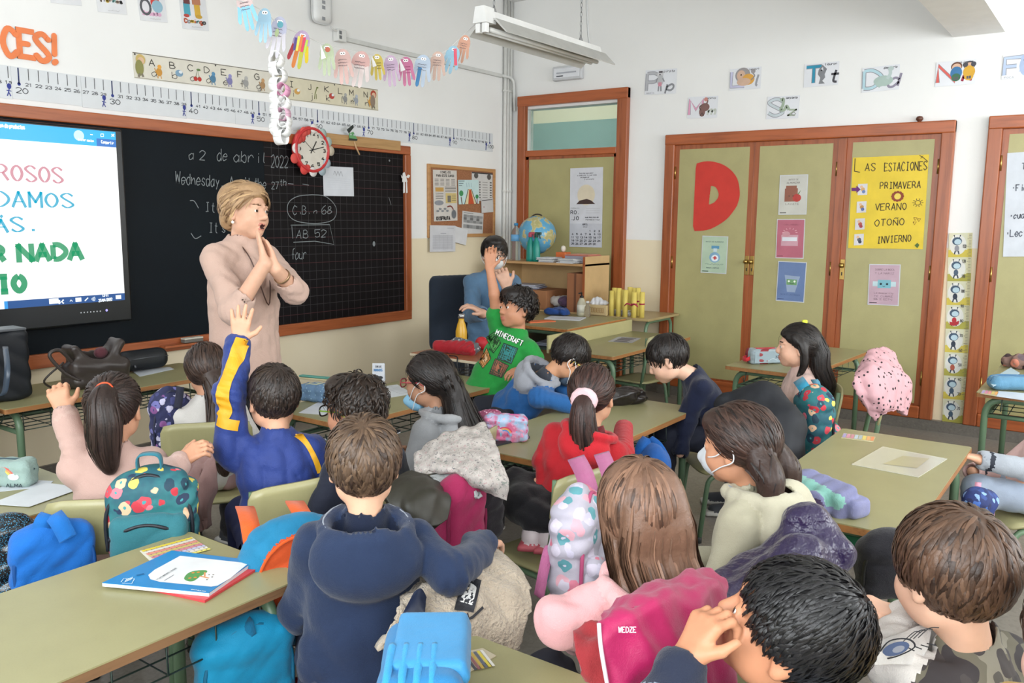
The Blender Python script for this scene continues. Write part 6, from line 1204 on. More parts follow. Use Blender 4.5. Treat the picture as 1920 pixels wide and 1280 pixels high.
        if hood:
            hc = NB+Ut*.010*bs-Fb*.020*bs; ring = [NB+(Rt*math.sin(q)*.088*(1+.16*math.cos(q))-Fb*(.030+.088*math.cos(q))+Ut*(.004-.020*math.cos(q)))*bs for q in np.linspace(-2.45, 2.45, 17)]; T.cap(NB-Ut*.03*bs, NB+Ut*.008, .058*hs, .054*hs, .02, 2)
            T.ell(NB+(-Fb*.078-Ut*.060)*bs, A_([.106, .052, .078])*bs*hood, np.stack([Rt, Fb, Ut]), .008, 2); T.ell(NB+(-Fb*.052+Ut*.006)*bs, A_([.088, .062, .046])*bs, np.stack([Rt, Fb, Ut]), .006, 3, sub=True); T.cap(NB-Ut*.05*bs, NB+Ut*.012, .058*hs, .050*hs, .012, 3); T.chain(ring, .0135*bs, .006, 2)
        def gate(x, y, z): return np.ones_like(x)
        T.folds(fold, [(.085, Ut*.5+Rt), (.06, Rt+Fb*.5), (.11, Ut)], int(abs(c[0]*1000)) % 97)
        for s in J:
            a_, e, w, a = J[s]; ax = unit(w-a_)
            sl = T.blk(e-.11*bs, e+.11*bs)
            if sl is not None and (short is None):
                (sx, (X, Y, Z)) = sl; dd = np.sqrt((X-e[0])**2+(Y-e[1])**2+(Z-e[2])**2); tt = (X-e[0])*ax[0]+(Y-e[1])*ax[1]+(Z-e[2])*ax[2]+.25*(X-Y+Z); T.F[sx] += (.0045*np.exp(-(dd/(.06*bs))**2)*np.sin(tt*2*PI/.033)).astype(np.float32)
        T.cap(NB+Ut*.030, P(0, -.018, -.03), .0435*hs if kid else .050*hs, .056*hs, .004, None, sub=True)
        for s in J:
            a_, e, w, a = J[s]
            if short is None: wc = e+(w-e)*a.get('sl', .93); T.cap(wc+unit(w-e)*.004, wc+unit(w-e)*.05, .025*bs, .03*bs, .002, None, sub=True)
        for pt in paints: T.cap(*pt[:2], pt[2], id=pt[3], paint=True)
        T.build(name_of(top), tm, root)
    if hood and hood > 1.1: b = MB(); b.tube(crv([r_+Ut*.0135*bs+(r_-NB)*.02 for r_ in ring], 3), .0022, 6); b.build('hood_seam', fabric('#8f97a3'), root)
    if lm:
        G = sdfbox([pelvis]+[p for s in LG for p in LG[s]], .12*bs, .010); G.cap(pelvis-Rt*.055*bs-A_([0, 0, .02]), pelvis+Rt*.055*bs-A_([0, 0, .02]), .060*bs, .060*bs, .03, 0)
        for s in LG: k_, f_ = LG[s]; G.cap(hip[s]-A_([0, 0, .02*bs]), k_, (.064 if kid else .056)*bs, (.055 if kid else .048)*bs, .03, 0); G.cap(k_, f_+A_([0, 0, .02]), .056*bs, .043*bs, .02, 0)
        G.folds(.005, [(.06, (0, 1, 1)), (.05, (1, 0, 1))], 5); G.build('trousers', lm, root)
        for s in LG:
            k_, f_ = LG[s]; fd = Ft if LG is not legs or True else Ft; G = sdfbox([f_, f_+fd*.15*bs], .08, .007); z = max(.0, f_[2]-.07); G.cap(A_([f_[0], f_[1], z+.035])-fd*.02*bs, A_([f_[0], f_[1], z+.028])+fd*.12*bs, .036*bs, .030*bs, .01, 0); G.cap(A_([f_[0], f_[1], z+.07]), A_([f_[0], f_[1], z+.04]), .032*bs, .034*bs, .02, 0); G.box(A_([f_[0], f_[1], z+.012])+fd*.05*bs, (.037*bs, .115*bs, .0115), np.stack([Rt, Ft, A_([0, 0, 1])]), .01, .004, 1); G.build('shoe', sm or [C('#3a3d45', .6), C('#c9c7c2', .6)], root)
    return dict(root=root, c=c, R=R, hs=hs, P=P, NB=NB, Ut=Ut, Rt=Rt, Fb=Fb, J=J, pelvis=pelvis, Ft=Ft)
def mixhex(a, b, t): return '#'+''.join('%02x' % int(int(a.lstrip('#')[i:i+2], 16)*(1-t)+int(b.lstrip('#')[i:i+2], 16)*t) for i in (0, 2, 4))
def name_of(t): return t
def glasses(p, col, lens=True, w=.052, h=.036, name='glasses', temple=None):
    P = p['P']; b = MB()
    for s in (-1, 1):
        rim = [P(s*.033+w/2*math.copysign(abs(math.cos(q))**.7, math.cos(q)), .108-.006*abs(s*.033+w/2*math.cos(q))*10*.6, .002+h/2*math.copysign(abs(math.sin(q))**.7, math.sin(q))) for q in np.linspace(0, 2*PI, 22, endpoint=False)]
        b.tube(rim, .0026, 6, 0, True); b.tube([P(s*.06, .103, .008), P(s*.078, .085, .01), P(s*.081, .01, .01), P(s*.083, -.02, -.004)], .0024, 6, 1)
    b.tube([P(-.008, .108, .004), P(0, .112, .007), P(.008, .108, .004)], .0022, 6, 0); return b.build(name, [C(col, .3), C(temple or col, .3)], p['root'])
def face_mask(p, col, name='face_mask', dz=0., white=False, loops=True, sc=1.):
    c, R, hs, P = p['c'], p['R'], p['hs'], p['P']; S = sdfbox([P(x, y, z+dz) for x in (-.07, .07) for y in (.0, .13) for z in (-.11, .0)], .02, .005)
    S.ell(P(0, .045, -.052+dz), A_([.060*sc, .070, .050*sc])*hs, R, .01); S.cap(P(0, .08, -.012+dz), P(0, .115, -.045+dz), .012*hs, .016*hs, .02)
    S.put([a[0] for a in S.ax], [a[-1] for a in S.ax], lambda X, Y, Z: ((X-c[0])*R[1, 0]+(Y-c[1])*R[1, 1]+(Z-c[2])*R[1, 2])-.028*hs+0*X, .004, None, True)
    o = S.build(name, C(col, .75), p['root'])
    if loops:
        for s in (-1, 1): b = MB(); b.tube(crv([P(s*.062, .066, -.03+dz), P(s*.0815, .03, -.012), P(s*.087, -.014, .018), P(s*.089, -.025, -.02), P(s*.078, .02, -.045), P(s*.060, .056, -.075+dz)], 5), .0019, 5); b.build('ear_loop', C('#d9dadb', .7), o)
    return o
def hguide(p, pts, r, n=60, **k):   # guide given in head coordinates
    return dict(p=[p['P'](*q) for q in pts], r=A_(r)*p['hs'], n=n, **k)

from mathutils.bvhtree import BVHTree
def conform(a, o, par, name, label=None, gap=.0022, d=None):
    """press a flat print onto a garment so that it follows its folds"""
    vs = [v.co.copy() for v in o.data.vertices]; w = wloc(o); bv = BVHTree.FromPolygons(vs, [p.vertices[:] for p in o.data.polygons]); d = Vector([float(x) for x in (-a.n if d is None else d)])
    V = []
    for v in a.mb.V:
        q = Vector([float(v[i]-w[i]) for i in range(3)]); h = bv.ray_cast(q-d*.25, d); V.append(tuple(A_(h[0][:])+w-A_(d)*(gap+np.linalg.norm(a.off)*0+.3*abs((A_(v)-a.o)@a.n-a.off))) if h[0] is not None else v)
    a.mb.V = V; return a.build(name, par, label)
def gridrect(a, pts, m, n=9):
    P = A_(pts, float); e = a.lay(); g = [[P[0]*(1-u)*(1-v)+P[1]*u*(1-v)+P[2]*u*v+P[3]*(1-u)*v for u in np.linspace(0, 1, n)] for v in np.linspace(0, 1, n)]
    for i in range(n-1): a.mb.ring([a.P(*q, e) for q in g[i]], [a.P(*q, e) for q in g[i+1]], a.mi(m))
DK1, DK2 = hairm('#0d0b0b', '#2a2320'), hairm('#17110e', '#3d2c22')
# --- teacher
d = 3.72; hd = at(462, 398, d)
pel = A_([hd[0]-.02, hd[1]+.02, .93]); hs_ = .98
tp = person('woman with short blond hair in a beige jumper, hands pressed to her cheek', hd, 170, 172, '#d3a68c', hp=2, hr=-4, hs=1.0, bs=1.42, ar=.86, pelvis=pel, legs='stand', lm=fabric('#1d1c1f'), face=True, res=.0045, mouth=.006, kid=False, eye='light',
    arms={'R': dict(e=at(440, 586, d-.20), w=at(497, 494, d-.24), d=at(480, 430, d-.22)-at(497, 494, d-.24), n=(.55, -.35, .1), curl=.03, spread=.1, sl=.30, s=.92),
          'L': dict(e=at(553, 545, d-.05), w=at(517, 505, d-.20), d=at(490, 432, d-.2)-at(517, 505, d-.20), n=(-.6, .3, .2), curl=.1, spread=.1, sl=.42, s=.92)},
    top='jumper', tm=[fabric('#bfa294', .9, var=.05), fabric('#bfa294', .9, var=.05)], hem=.16, fold=.007)
hair_build(tp['root'], tp['c'], tp['R'], 1.0, dict(th=.017, plane=(-.10, -.105, .080, .066), crown=(.035, .11, .085), n=620, ln=.10, down=.35, mess=.35, lift=.010, w=.009, ears=1, blobs=(((0, -.05, .06), (.088, .075, .072)), ((.0, .03, .10), (.06, .05, .026)), ((0, -.085, -.03), (.066, .03, .05)))), hairm('#6b4e36', '#c9a67c', .5), name='short_hair')
b = MB(); P = tp['P']; b.tube(crv([P(.05, -.03, -.11), tp['NB']+tp['Fb']*.10+tp['Rt']*.05-tp['Ut']*.06, tp['NB']+tp['Fb']*.15-tp['Ut']*.26, tp['NB']+tp['Fb']*.10-tp['Rt']*.05-tp['Ut']*.06, P(-.05, -.03, -.11)], 6), .0028, 6); b.build('necklace', C('#4a2f26', .4), tp['root'])
b = MB(); b.lathe([(.001, -.008), (.008, 0), (.001, .008)], P(.083, -.0, -.048), 10); b.build('earring', C('#e6e2dc', .2), tp['root'])
w_, e_ = tp['J'][-1][2], tp['J'][-1][1]; ax = unit(w_-e_); b = MB(); b.lathe([(.034, -.006), (.036, -.006), (.036, .006), (.034, .006), (.034, -.006)], w_-ax*.055, 16, 0, frame(ax)[[0, 2, 1]]); b.build('wristwatch', C('#a88a6a', .3, .6), tp['root'])
# --- seated man
d = 5.75; hd = at(927, 478, d)
mn = person('man in denim blue shirt and white mask sitting behind the teacher table', hd, 226, 215, '#caa089', hp=-8, hr=0, hs=.98, bs=1.36, ar=.85, lean=(.05, 0), pz=.52, lm=C('#4a4d52', .8), kid=False, res=.006,
    arms={'L': dict(e=at(960, 570, d-.1), w=at(950, 538, d-.3), d=A_([0, 0, 1])-CR*.35, n=CF, curl=.9, sl=.85), 'R': dict(e=at(885, 590, d-.12), w=at(906, 588, d-.42), d=at(885, 575, d-.45)-at(906, 588, d-.42), n=(0, .2, -1), curl=.5, sl=.9)}, top='shirt', tm=[fabric('#52708c'), fabric('#52708c')], fold=.008)
hair_build(mn['root'], mn['c'], mn['R'], .98, dict(th=.016, plane=(-.09, -.07, .095, .055), n=300, fwd=.2, blobs=(((0, .03, .10), (.06, .06, .03)),)), DK1, name='short_hair', res=.008); glasses(mn, '#241b1b'); face_mask(mn, '#cfd0d0', 'white_mask', .01)
# --- boy in green
d = 4.5; hd = at(968, 580, d)
gb = person('boy in green printed T-shirt with one bare arm raised straight up', hd, 290, 262, '#b98365', hp=10, hr=4, hs=.92, bs=1.0, pelvis=at(910, 738, d-.02), legs={-1: (at(965, 760, d-.15), A_([*at(985, 790, d)[:2], .07])), 1: (at(935, 790, d-.2), A_([*at(950, 800, d)[:2], .07]))}, lm=C('#201f24', .85), res=.005,
    arms={'R': dict(e=at(927, 552, d-.02), w=at(918, 503, d-.02), d=at(920, 462, d)-at(918, 503, d), n=(-.5, -.5, .1), curl=.3, spread=.2), 'L': dict(e=at(1012, 690, d-.05), w=at(985, 690, d-.22), d=at(960, 698, d-.25)-at(985, 690, d-.22), n=(0, .2, -1), curl=.4, spread=.9)}, top='t_shirt', tm=[fabric('#23873a', .9, var=.05), fabric('#23873a', .9, var=.05)], short=.5, fold=.005)
hair_build(gb['root'], gb['c'], gb['R'], .92, dict(th=.022, plane=(-.09, -.06, .095, .052), n=420, mess=.9, lift=.014, ln=.055, w=.010, ears=1, blobs=(((0, .05, .085), (.075, .05, .04)), ((0, -.05, .06), (.085, .06, .07)))), DK1, name='curly_hair')
ts = [o for o in gb['root'].children if o.name.startswith('t_shirt')][0]; a = Art(at(930, 660, 4.42), CR, CU, -CF, .0); kk = 4.42/FPX; pp = lambda u, v: ((u-930)*kk, (660-v)*kk)
for q, c_, i_ in (([(914, 634), (926, 625), (936, 642), (925, 657)], '#4f9a4f', '#173a1c'), ([(946, 647), (967, 655), (957, 678), (936, 670)], '#1f6f6f', '#2f8f8f'), ([(911, 656), (918, 672), (906, 687), (899, 678)], '#c98a4a', '#e0c09a'), ([(930, 676), (950, 686), (940, 704), (921, 698)], '#7a4632', '#9a5a40')):
    c0 = A_(q).mean(0); q = [tuple(c0+(A_(x)-c0)*1.18) for x in q]; gridrect(a, [pp(*(c0+(A_(x)-c0)*1.12)) for x in q], '#12301a'); gridrect(a, [pp(*x) for x in q], c_); gridrect(a, [pp(*(c0+(A_(x)-c0)*.5)) for x in q], i_, 3)
conform(a, ts, ts, 'shirt_print'); a = Art(at(930, 660, 4.42), CR, CU, -CF, .0)
for m_, w_, dx in (('#10160f', .0075, .0015), ('#e2e6e0', .0045, 0)):
    p0, p1 = A_(pp(928, 626)), A_(pp(979, 649)); d_ = unit(p1-p0); g, tot = glyphs('MINECRAFT', .027)
    for q in g: qq = np.vstack([q[i]+(q[i+1]-q[i])*t for i in range(len(q)-1) for t in (0, .5)]+[q[-1:]])*A_([np.linalg.norm(p1-p0)/tot, 1]); a.line([p0+d_*x+A_([-d_[1], d_[0]])*y+A_([dx, -dx]) for x, y in qq], w_, m_, e=.0004 if dx else .004)
conform(a, ts, ts, 'shirt_lettering', 'white block lettering across the chest'); a = Art(at(930, 660, 4.42), CR, CU, -CF, .0)
for t_, p0, p1 in (('CREEPER', (915, 654), (924, 662)), ('ALEX', (899, 682), (903, 688)), ('ZOMBIE', (935, 673), (953, 681)), ('STEVE', (921, 701), (938, 707))):
    p0, p1 = A_(pp(*p0)), A_(pp(*p1)); d_ = unit(p1-p0); g, tot = glyphs(t_, .008)
    for q in g: a.line([p0+d_*x+A_([-d_[1], d_[0]])*y for x, y in q*A_([np.linalg.norm(p1-p0)/tot, 1])], .0016, '#0f2a14')
conform(a, ts, ts, 'shirt_captions')
# --- boy in blue and grey hoodie, bending
d = 3.95; hd = at(1067, 672, d)
bg_ = person('boy in blue and grey hoodie bending over, glasses and mask hanging from ear', hd, 128, 120, '#c08d6b', hp=-38, hr=8, hs=.9, pelvis=at(958, 770, d+.1), legs={-1: (at(905, 765, d+.25), A_([*at(850, 790, d)[:2], .07])), 1: (at(930, 790, d-.1), A_([*at(880, 800, d)[:2], .07]))}, lm=C('#191c27', .85),
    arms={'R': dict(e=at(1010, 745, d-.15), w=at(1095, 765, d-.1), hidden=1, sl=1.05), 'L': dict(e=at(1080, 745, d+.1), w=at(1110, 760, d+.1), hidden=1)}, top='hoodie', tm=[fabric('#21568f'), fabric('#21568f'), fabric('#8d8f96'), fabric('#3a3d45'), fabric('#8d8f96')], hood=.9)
hair_build(bg_['root'], bg_['c'], bg_['R'], .9, dict(th=.012, plane=(-.085, -.06, .09, .05), n=320, ears=1), DK1, name='short_hair'); glasses(bg_, '#b7b03a'); face_mask(bg_, '#3a4a5c', dz=-.03)
# --- girl with glasses and blue mask under chin
d = 3.3; hd = at(804, 716, d)
gg = person('girl with black hair, red glasses and blue mask lowered under her chin', hd, 346, 350, '#b4876c', hp=-4, hs=.9, lean=(.04, 0), arms={}, top='grey_hoodie', tm=[fabric('#8d8f92'), fabric('#8d8f92'), fabric('#9a9c9f'), fabric('#7d7f82'), fabric('#9a9c9f')], hood=.8, lm=C('#2a2d38', .85))
hb = gg['NB']; gl = [hguide(gg, [(0.0, -.08, .02), (.0, -.115, -.05)], [.05, .045], 50), dict(p=[gg['P'](.01, -.11, -.04), hb-gg['Fb']*.10-gg['Ut']*.06+gg['Rt']*.02, hb-gg['Fb']*.13-gg['Ut']*.17+gg['Rt']*.04, hb-gg['Fb']*.12-gg['Ut']*.27+gg['Rt']*.05], r=[.04, .065, .07, .045], n=150)]
hair_build(gg['root'], gg['c'], gg['R'], .9, dict(th=.016, plane=(-.09, -.10, .085, .062), n=400, tie=(0, -.1, -.03), mess=.2, ln=.07, ears=1), DK1, gl, 'long_hair'); glasses(gg, '#8a3038', temple='#a83a44'); face_mask(gg, '#86b9d6', dz=-.038, sc=.8)
b = MB(); P = gg['P']; b.tube([P(x, .02-.02*abs(x)*8, .125-9*x*x) for x in np.linspace(-.06, .06, 9)], .0022, 5); b.build('parting_clip', C('#a79a90', .4), gg['root'])
# --- boy with green glasses
d = 2.72; hd = at(665, 770, d)
gr = person('boy with black wavy hair and green-sided glasses in a navy coat', hd, 350, 8, '#b07d62', hp=-3, hs=.92, lean=(.03, 0), top='coat', tm=[fabric('#161b2b', .7), fabric('#161b2b', .7)], lm=C('#22242c', .85), collar=1)
hair_build(gr['root'], gr['c'], gr['R'], .92, dict(th=.017, plane=(-.09, -.035, .095, .058), n=520, mess=.8, lift=.013, ears=1, blobs=(((0, .05, .09), (.07, .05, .04)),)), hairm('#15110f', '#33271f'), name='wavy_hair'); glasses(gr, '#1a1c1c', temple='#6f8f2e')
# --- boy in blue tracksuit, hand raised
d = 2.74; hd = at(513, 748, d); e_, w_ = at(432, 735, d-.05), at(449, 640, d+.02); s_ = at(432, 850, d-.02)
tb = person('boy in royal blue tracksuit with yellow sleeve stripe raising left hand', hd, 22, 30, '#d3a184', hp=-2, hs=.92, pz=.43, lean=(.02, .0), face=True, lm=C('#16204a', .8),
    arms={'L': dict(sh=s_, e=e_, w=w_, d=at(453, 580, d)-w_, n=CF, curl=.06, spread=1.1, thumb=1.05, s=.80), 'R': dict(hidden=1)}, top='track_jacket', tm=[fabric('#1d3478', .6, spec=.4), fabric('#1d3478', .6), fabric('#1d3478', .6), C('#d9a11c', .6)], fold=.007, tres=.0048)
tj = [o for o in tb['root'].children if o.name.startswith('track_jacket')][0]; a = Art(at(450, 760, 2.69), CR, CU, -CF, .0); YL = C('#d39c1a', .6)
for pts, wpx in (([(449, 634), (441, 670), (431, 712), (427, 748), (430, 768), (420, 782)], 25), ([(412, 786), (430, 792), (452, 797)], 20), ([(552, 816), (572, 836), (586, 866), (592, 892)], 9)):
    P_ = crv([A_(a.px(*p)) for p in pts], 10); T_ = np.gradient(P_, axis=0); T_ /= np.linalg.norm(T_, axis=1)[:, None]; wm = wpx*2.69/FPX
    for q in range(-3, 4): a.line(P_+np.stack([-T_[:, 1], T_[:, 0]], 1)*q*wm/7, wm/7*1.06, YL, None, .0)
conform(a, tj, tj, 'yellow_stripe', 'yellow stripe along the raised sleeve and shoulder', .003)
hair_build(tb['root'], tb['c'], tb['R'], .92, dict(th=.011, plane=(-.085, -.085, .09, .055), n=750, crown=(.01, -.06, .11), ln=.036, mess=.4, ears=1, w=.006), hairm('#171311', '#3b302a'), name='short_hair')
# --- waving girl in pink
d = 2.6; hd = at(214, 768, d)
pk = person('girl in pale pink sweatshirt with dark ponytail waving her left hand', hd, 44, 42, '#c99678', hp=-4, hs=.9, lean=(.02, -.02), pz=.44,
    arms={'L': dict(e=at(145, 842, d-.02), w=at(120, 772, d+.02), d=at(108, 735, d)-at(120, 772, d), n=CF-CR*.3, curl=.95, spread=.3), 'R': dict(e=at(302, 918, d-.2), w=at(338, 868, d-.02), d=at(360, 850, d)-at(338, 868, d), n=(0, .5, -.8), curl=.7, spread=.2)}, top='sweatshirt', tm=[fabric('#bb9c92', .9, var=.05), fabric('#c2a49a', .9)], fold=.009, lm=C('#7c7f88', .85))
gl = [hguide(pk, [(0, -.10, .075), (0, -.13, .045), (.005, -.135, -.02), (.0, -.12, -.10), (.01, -.11, -.18)], [.022, .034, .044, .042, .02], 130)]
hair_build(pk['root'], pk['c'], pk['R'], .9, dict(th=.012, plane=(-.095, -.09, .088, .06), n=460, tie=(0, -.11, .075), mess=.16, ln=.08, ears=1), hairm('#14100f', '#382a25'), gl, 'ponytail_hair')
b = MB(); P = pk['P']; b.tube([P(.024*math.cos(q), -.108+.01*math.sin(q), .08+.022*math.sin(q)) for q in np.linspace(0, 2*PI, 14, endpoint=False)], .006, 6, 0, True); b.build('hair_tie', C('#e0562f', .6), pk['root'])
# --- girl in white with braid
d = 3.5; hd = at(387, 694, d)
wg = person('girl in white top with a long dark braid, half hidden by raised arm', hd, 38, 36, '#c99678', hs=.9, lean=(.03, 0), top='white_top', tm=[fabric('#cfcbc6', .9, var=.04), fabric('#cfcbc6')], lm=C('#a98a8c', .85))
gl = [dict(p=[wg['P'](.03, -.09, -.02), wg['P'](.04, -.12, -.10), wg['NB']-wg['Fb']*.14-wg['Ut']*.10+wg['Rt']*.04, wg['NB']-wg['Fb']*.14-wg['Ut']*.2+wg['Rt']*.05, wg['NB']-wg['Fb']*.13-wg['Ut']*.28+wg['Rt']*.06], r=[.04, .03, .032, .028, .014], n=90, twist=2.)]
hair_build(wg['root'], wg['c'], wg['R'], .9, dict(th=.015, plane=(-.095, -.10, .085, .06), n=400, tie=(.02, -.1, -.04), ln=.08, mess=.25), hairm('#1a1412', '#4a382f'), gl, 'braided_hair')
# --- boy in navy hoodie
d = 1.98; hd = at(682, 872, d)
nv = person('boy with brown hair in navy hoodie seen from behind, resting right arm on a chair', hd, 41, 42, '#d7a98c', hs=.93, lean=(.04, .02), pz=.42, bs=1.06, lm=C('#2a3044', .85),
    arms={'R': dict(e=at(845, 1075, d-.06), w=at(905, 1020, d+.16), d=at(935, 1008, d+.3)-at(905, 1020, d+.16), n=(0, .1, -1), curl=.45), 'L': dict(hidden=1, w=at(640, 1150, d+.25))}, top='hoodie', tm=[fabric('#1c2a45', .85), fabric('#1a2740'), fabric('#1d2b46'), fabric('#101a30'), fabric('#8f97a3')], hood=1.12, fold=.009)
hair_build(nv['root'], nv['c'], nv['R'], .93, dict(th=.012, plane=(-.085, -.085, .09, .055), n=1500, crown=(-.005, -.062, .112), ln=.062, mess=.45, lift=.007, w=.0075, ears=1), hairm('#2a1e18', '#66513f'), name='short_hair', res=.0045)
# --- girl in red
d = 2.98; hd = at(1110, 742, d)
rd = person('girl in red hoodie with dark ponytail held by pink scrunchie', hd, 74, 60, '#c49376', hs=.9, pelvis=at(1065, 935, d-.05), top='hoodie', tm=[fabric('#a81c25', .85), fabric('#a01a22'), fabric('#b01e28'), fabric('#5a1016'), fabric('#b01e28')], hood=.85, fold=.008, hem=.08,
    arms={'R': dict(e=at(1165, 850, d+.02), w=at(1170, 800, d+.25), hidden=1), 'L': dict(e=at(1030, 860, d), w=at(1060, 850, d+.25), hidden=1)}, legs={-1: (at(965, 910, d+.0), at(1000, 985, d-.18)), 1: (at(975, 945, d-.12), at(1030, 990, d-.2))}, lm=fabric('#17161a', .85), sm=[C('#c4b8ba', .6), C('#b0505a', .6)])
gl = [hguide(rd, [(0, -.10, .01), (0, -.135, -.02), (0, -.14, -.09), (.01, -.13, -.17), (.02, -.125, -.25)], [.024, .034, .042, .044, .02], 150)]
hair_build(rd['root'], rd['c'], rd['R'], .9, dict(th=.012, plane=(-.09, -.095, .088, .06), n=480, tie=(0, -.11, .01), mess=.14, ln=.085, ears=1), hairm('#1a1110', '#47302a'), gl, 'ponytail_hair')
S = sdfbox([rd['P'](0, -.11, .01)], .07, .005); Q = [rd['P'](.034*math.cos(q), -.118, .008+.030*math.sin(q)) for q in np.linspace(0, 2*PI, 13)]; S.chain(Q, .0145, .008); S.folds(.006, [(.02, (1, 0, 1)), (.016, (0, 1, 1))], 4); S.build('scrunchie', fabric('#d9b3b8', .95), rd['root'])
# --- girl with long light brown hair in pink
d = 1.72; hd = at(1196, 962, d)
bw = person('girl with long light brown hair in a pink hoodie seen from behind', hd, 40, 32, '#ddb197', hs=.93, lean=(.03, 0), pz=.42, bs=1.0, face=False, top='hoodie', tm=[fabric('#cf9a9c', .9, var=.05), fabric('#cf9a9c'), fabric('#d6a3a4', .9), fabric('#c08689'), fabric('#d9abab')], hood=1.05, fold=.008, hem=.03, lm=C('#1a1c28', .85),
    arms={'L': dict(e=at(1050, 1165, d-.03), w=at(1090, 1190, d+.22), hidden=1), 'R': dict(hidden=1)})
NB_, U_, F_, R_ = bw['NB'], bw['Ut'], bw['Fb'], bw['Rt']; gl = []
for x, L_ in ((-.042, .02), (-.012, .06), (.016, .11), (.042, .14), (.062, .11)): gl.append(dict(p=[bw['P'](x*.7, -.065, .09), bw['P'](x*.95, -.088, .0), bw['P'](x*1.05+.004, -.085, -.07), NB_-F_*.105-U_*(.02+L_*.3)+R_*(x*1.1+.018), NB_-F_*.125-U_*L_+R_*(x*.9+.035)], r=[.013, .021, .022, .020, .009], n=190, w=.0075))
for s in (-1, 1): gl.append(dict(p=[bw['P'](s*.045, .0, .10), bw['P'](s*.064, .0, .03), bw['P'](s*.064, -.02, -.05), NB_+R_*(s*.075+.01)-F_*.05-U_*.01, NB_+R_*(s*.08+.02)-F_*.06-U_*(.05+.03*s)], r=[.010, .013, .014, .013, .006], n=120, w=.0075))
hair_build(bw['root'], bw['c'], bw['R'], .93, dict(th=.011, plane=(-.10, -.12, .085, .05), n=900, crown=(0, -.02, .125), ln=.09, mess=.1, down=.9, w=.008), hairm('#3a281e', '#856450'), gl, 'long_hair', res=.005)
# --- girl in cream with mask
d = 2.25; hd = at(1385, 838, d)
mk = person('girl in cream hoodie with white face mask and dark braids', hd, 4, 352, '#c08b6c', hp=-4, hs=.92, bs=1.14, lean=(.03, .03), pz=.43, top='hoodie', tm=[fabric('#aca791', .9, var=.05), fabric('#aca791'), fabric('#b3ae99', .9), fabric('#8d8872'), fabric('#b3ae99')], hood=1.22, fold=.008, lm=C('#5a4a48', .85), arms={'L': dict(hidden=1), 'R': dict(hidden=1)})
P = mk['P']; gl = []
for s, x in ((-1, -.045), (1, .05)):
    z = [(x, -.085, -.02), (x*1.2, -.115, -.06), (x*1.3, -.12, -.10), (x*1.3, -.125, -.145), (x*1.35, -.125, -.19)]
    gl.append(hguide(mk, z, [.034, .03, .024, .02, .014], 90, twist=3.))
hair_build(mk['root'], mk['c'], mk['R'], .92, dict(th=.016, plane=(-.095, -.09, .088, .062), n=600, crown=(0, -.0, .125), tie=(.0, -.1, -.03), ln=.085, mess=.2, blobs=(((-.0, .07, .075), (.06, .03, .03)),)), hairm('#17100e', '#46322a'), gl, 'braided_hair', res=.005)
for g_ in gl:
    pp = crv(g_['p'], 6); b = MB()
    for ph in (0, 2.1, 4.2): b.tube([p+.014*(CR*math.cos(ph+i*.55)+CU*.5*math.sin(ph+i*.55)) for i, p in enumerate(pp)], [.012*(1-.5*i/len(pp)) for i in range(len(pp))], 6)
    b.build('braid', C('#241a16', .5), mk['root'])
face_mask(mk, '#c3c8cc', dz=.006)
# --- near boy, hand on cheek
d = 1.30; hd = at(1478, 1182, d)
nr = person('boy with short black hair in front, head tilted back and fist on cheek', hd, 345, 350, '#b67f60', hp=25, hr=-8, hs=.96, bs=1.05, pz=.45, lean=(-.02, .0), res=.0034, top='pullover', tm=[fabric('#77808c', .9), fabric('#1d2334', .9)], tres=.0045, fold=.006, paints=[(at(1262, 1290, 1.26), at(1290, 1228, 1.27), .052, 1)], lm=C('#23283a', .85), nb=at(1540, 1330, d+.02),
    arms={'L': dict(e=at(1250, 1330, d-.06), w=at(1285, 1238, d-.03), d=CU*.75+CR*.45+CF*.1, n=CR*.75-CU*.35+CF*.35, curl=1.0, spread=.25, sl=.80, s=.84, thumb=.6), 'R': dict(hidden=1)})
hair_build(nr['root'], nr['c'], nr['R'], .96, dict(th=.011, plane=(-.088, -.075, .088, .058), n=2200, crown=(.012, -.068, .105), ln=.04, mess=.35, lift=.006, w=.0055, ears=1), hairm('#080808', '#1d1c1e', .38), name='short_hair', res=.0045)
# --- boy in camouflage
d = 1.42; hd = at(1782, 1078, d)
cm = person('boy with brown hair in camouflage hoodie at right, reaching his left hand out', hd, 36, 20, '#d6ab92', hp=-6, hs=.93, lean=(.02, 0), pz=.45, res=.0036, top='camouflage_hoodie', tm=[camo(), fabric('#c2bdb8', .9), camo(), camo(), camo()], fold=.007, lm=C('#30323a', .85), nb=at(1815, 1222, d+.02), tres=.0055,
    arms={'L': dict(e=at(1672, 1235, d+.02), w=at(1698, 1165, d+.1), d=at(1630, 1135, d+.1)-at(1698, 1165, d+.1), n=CF*.3-CU, curl=.5, spread=.5, sl=.9), 'R': dict(hidden=1)}, paints=[(at(1690, 1180, d+.1), at(1655, 1232, d+.02), .075, 1)])
hair_build(cm['root'], cm['c'], cm['R'], .93, dict(th=.013, plane=(-.09, -.07, .092, .055), n=1700, crown=(.005, -.055, .115), ln=.07, mess=.35, lift=.006, w=.0075, ears=1), hairm('#241812', '#5c4434'), name='short_hair', res=.0045)
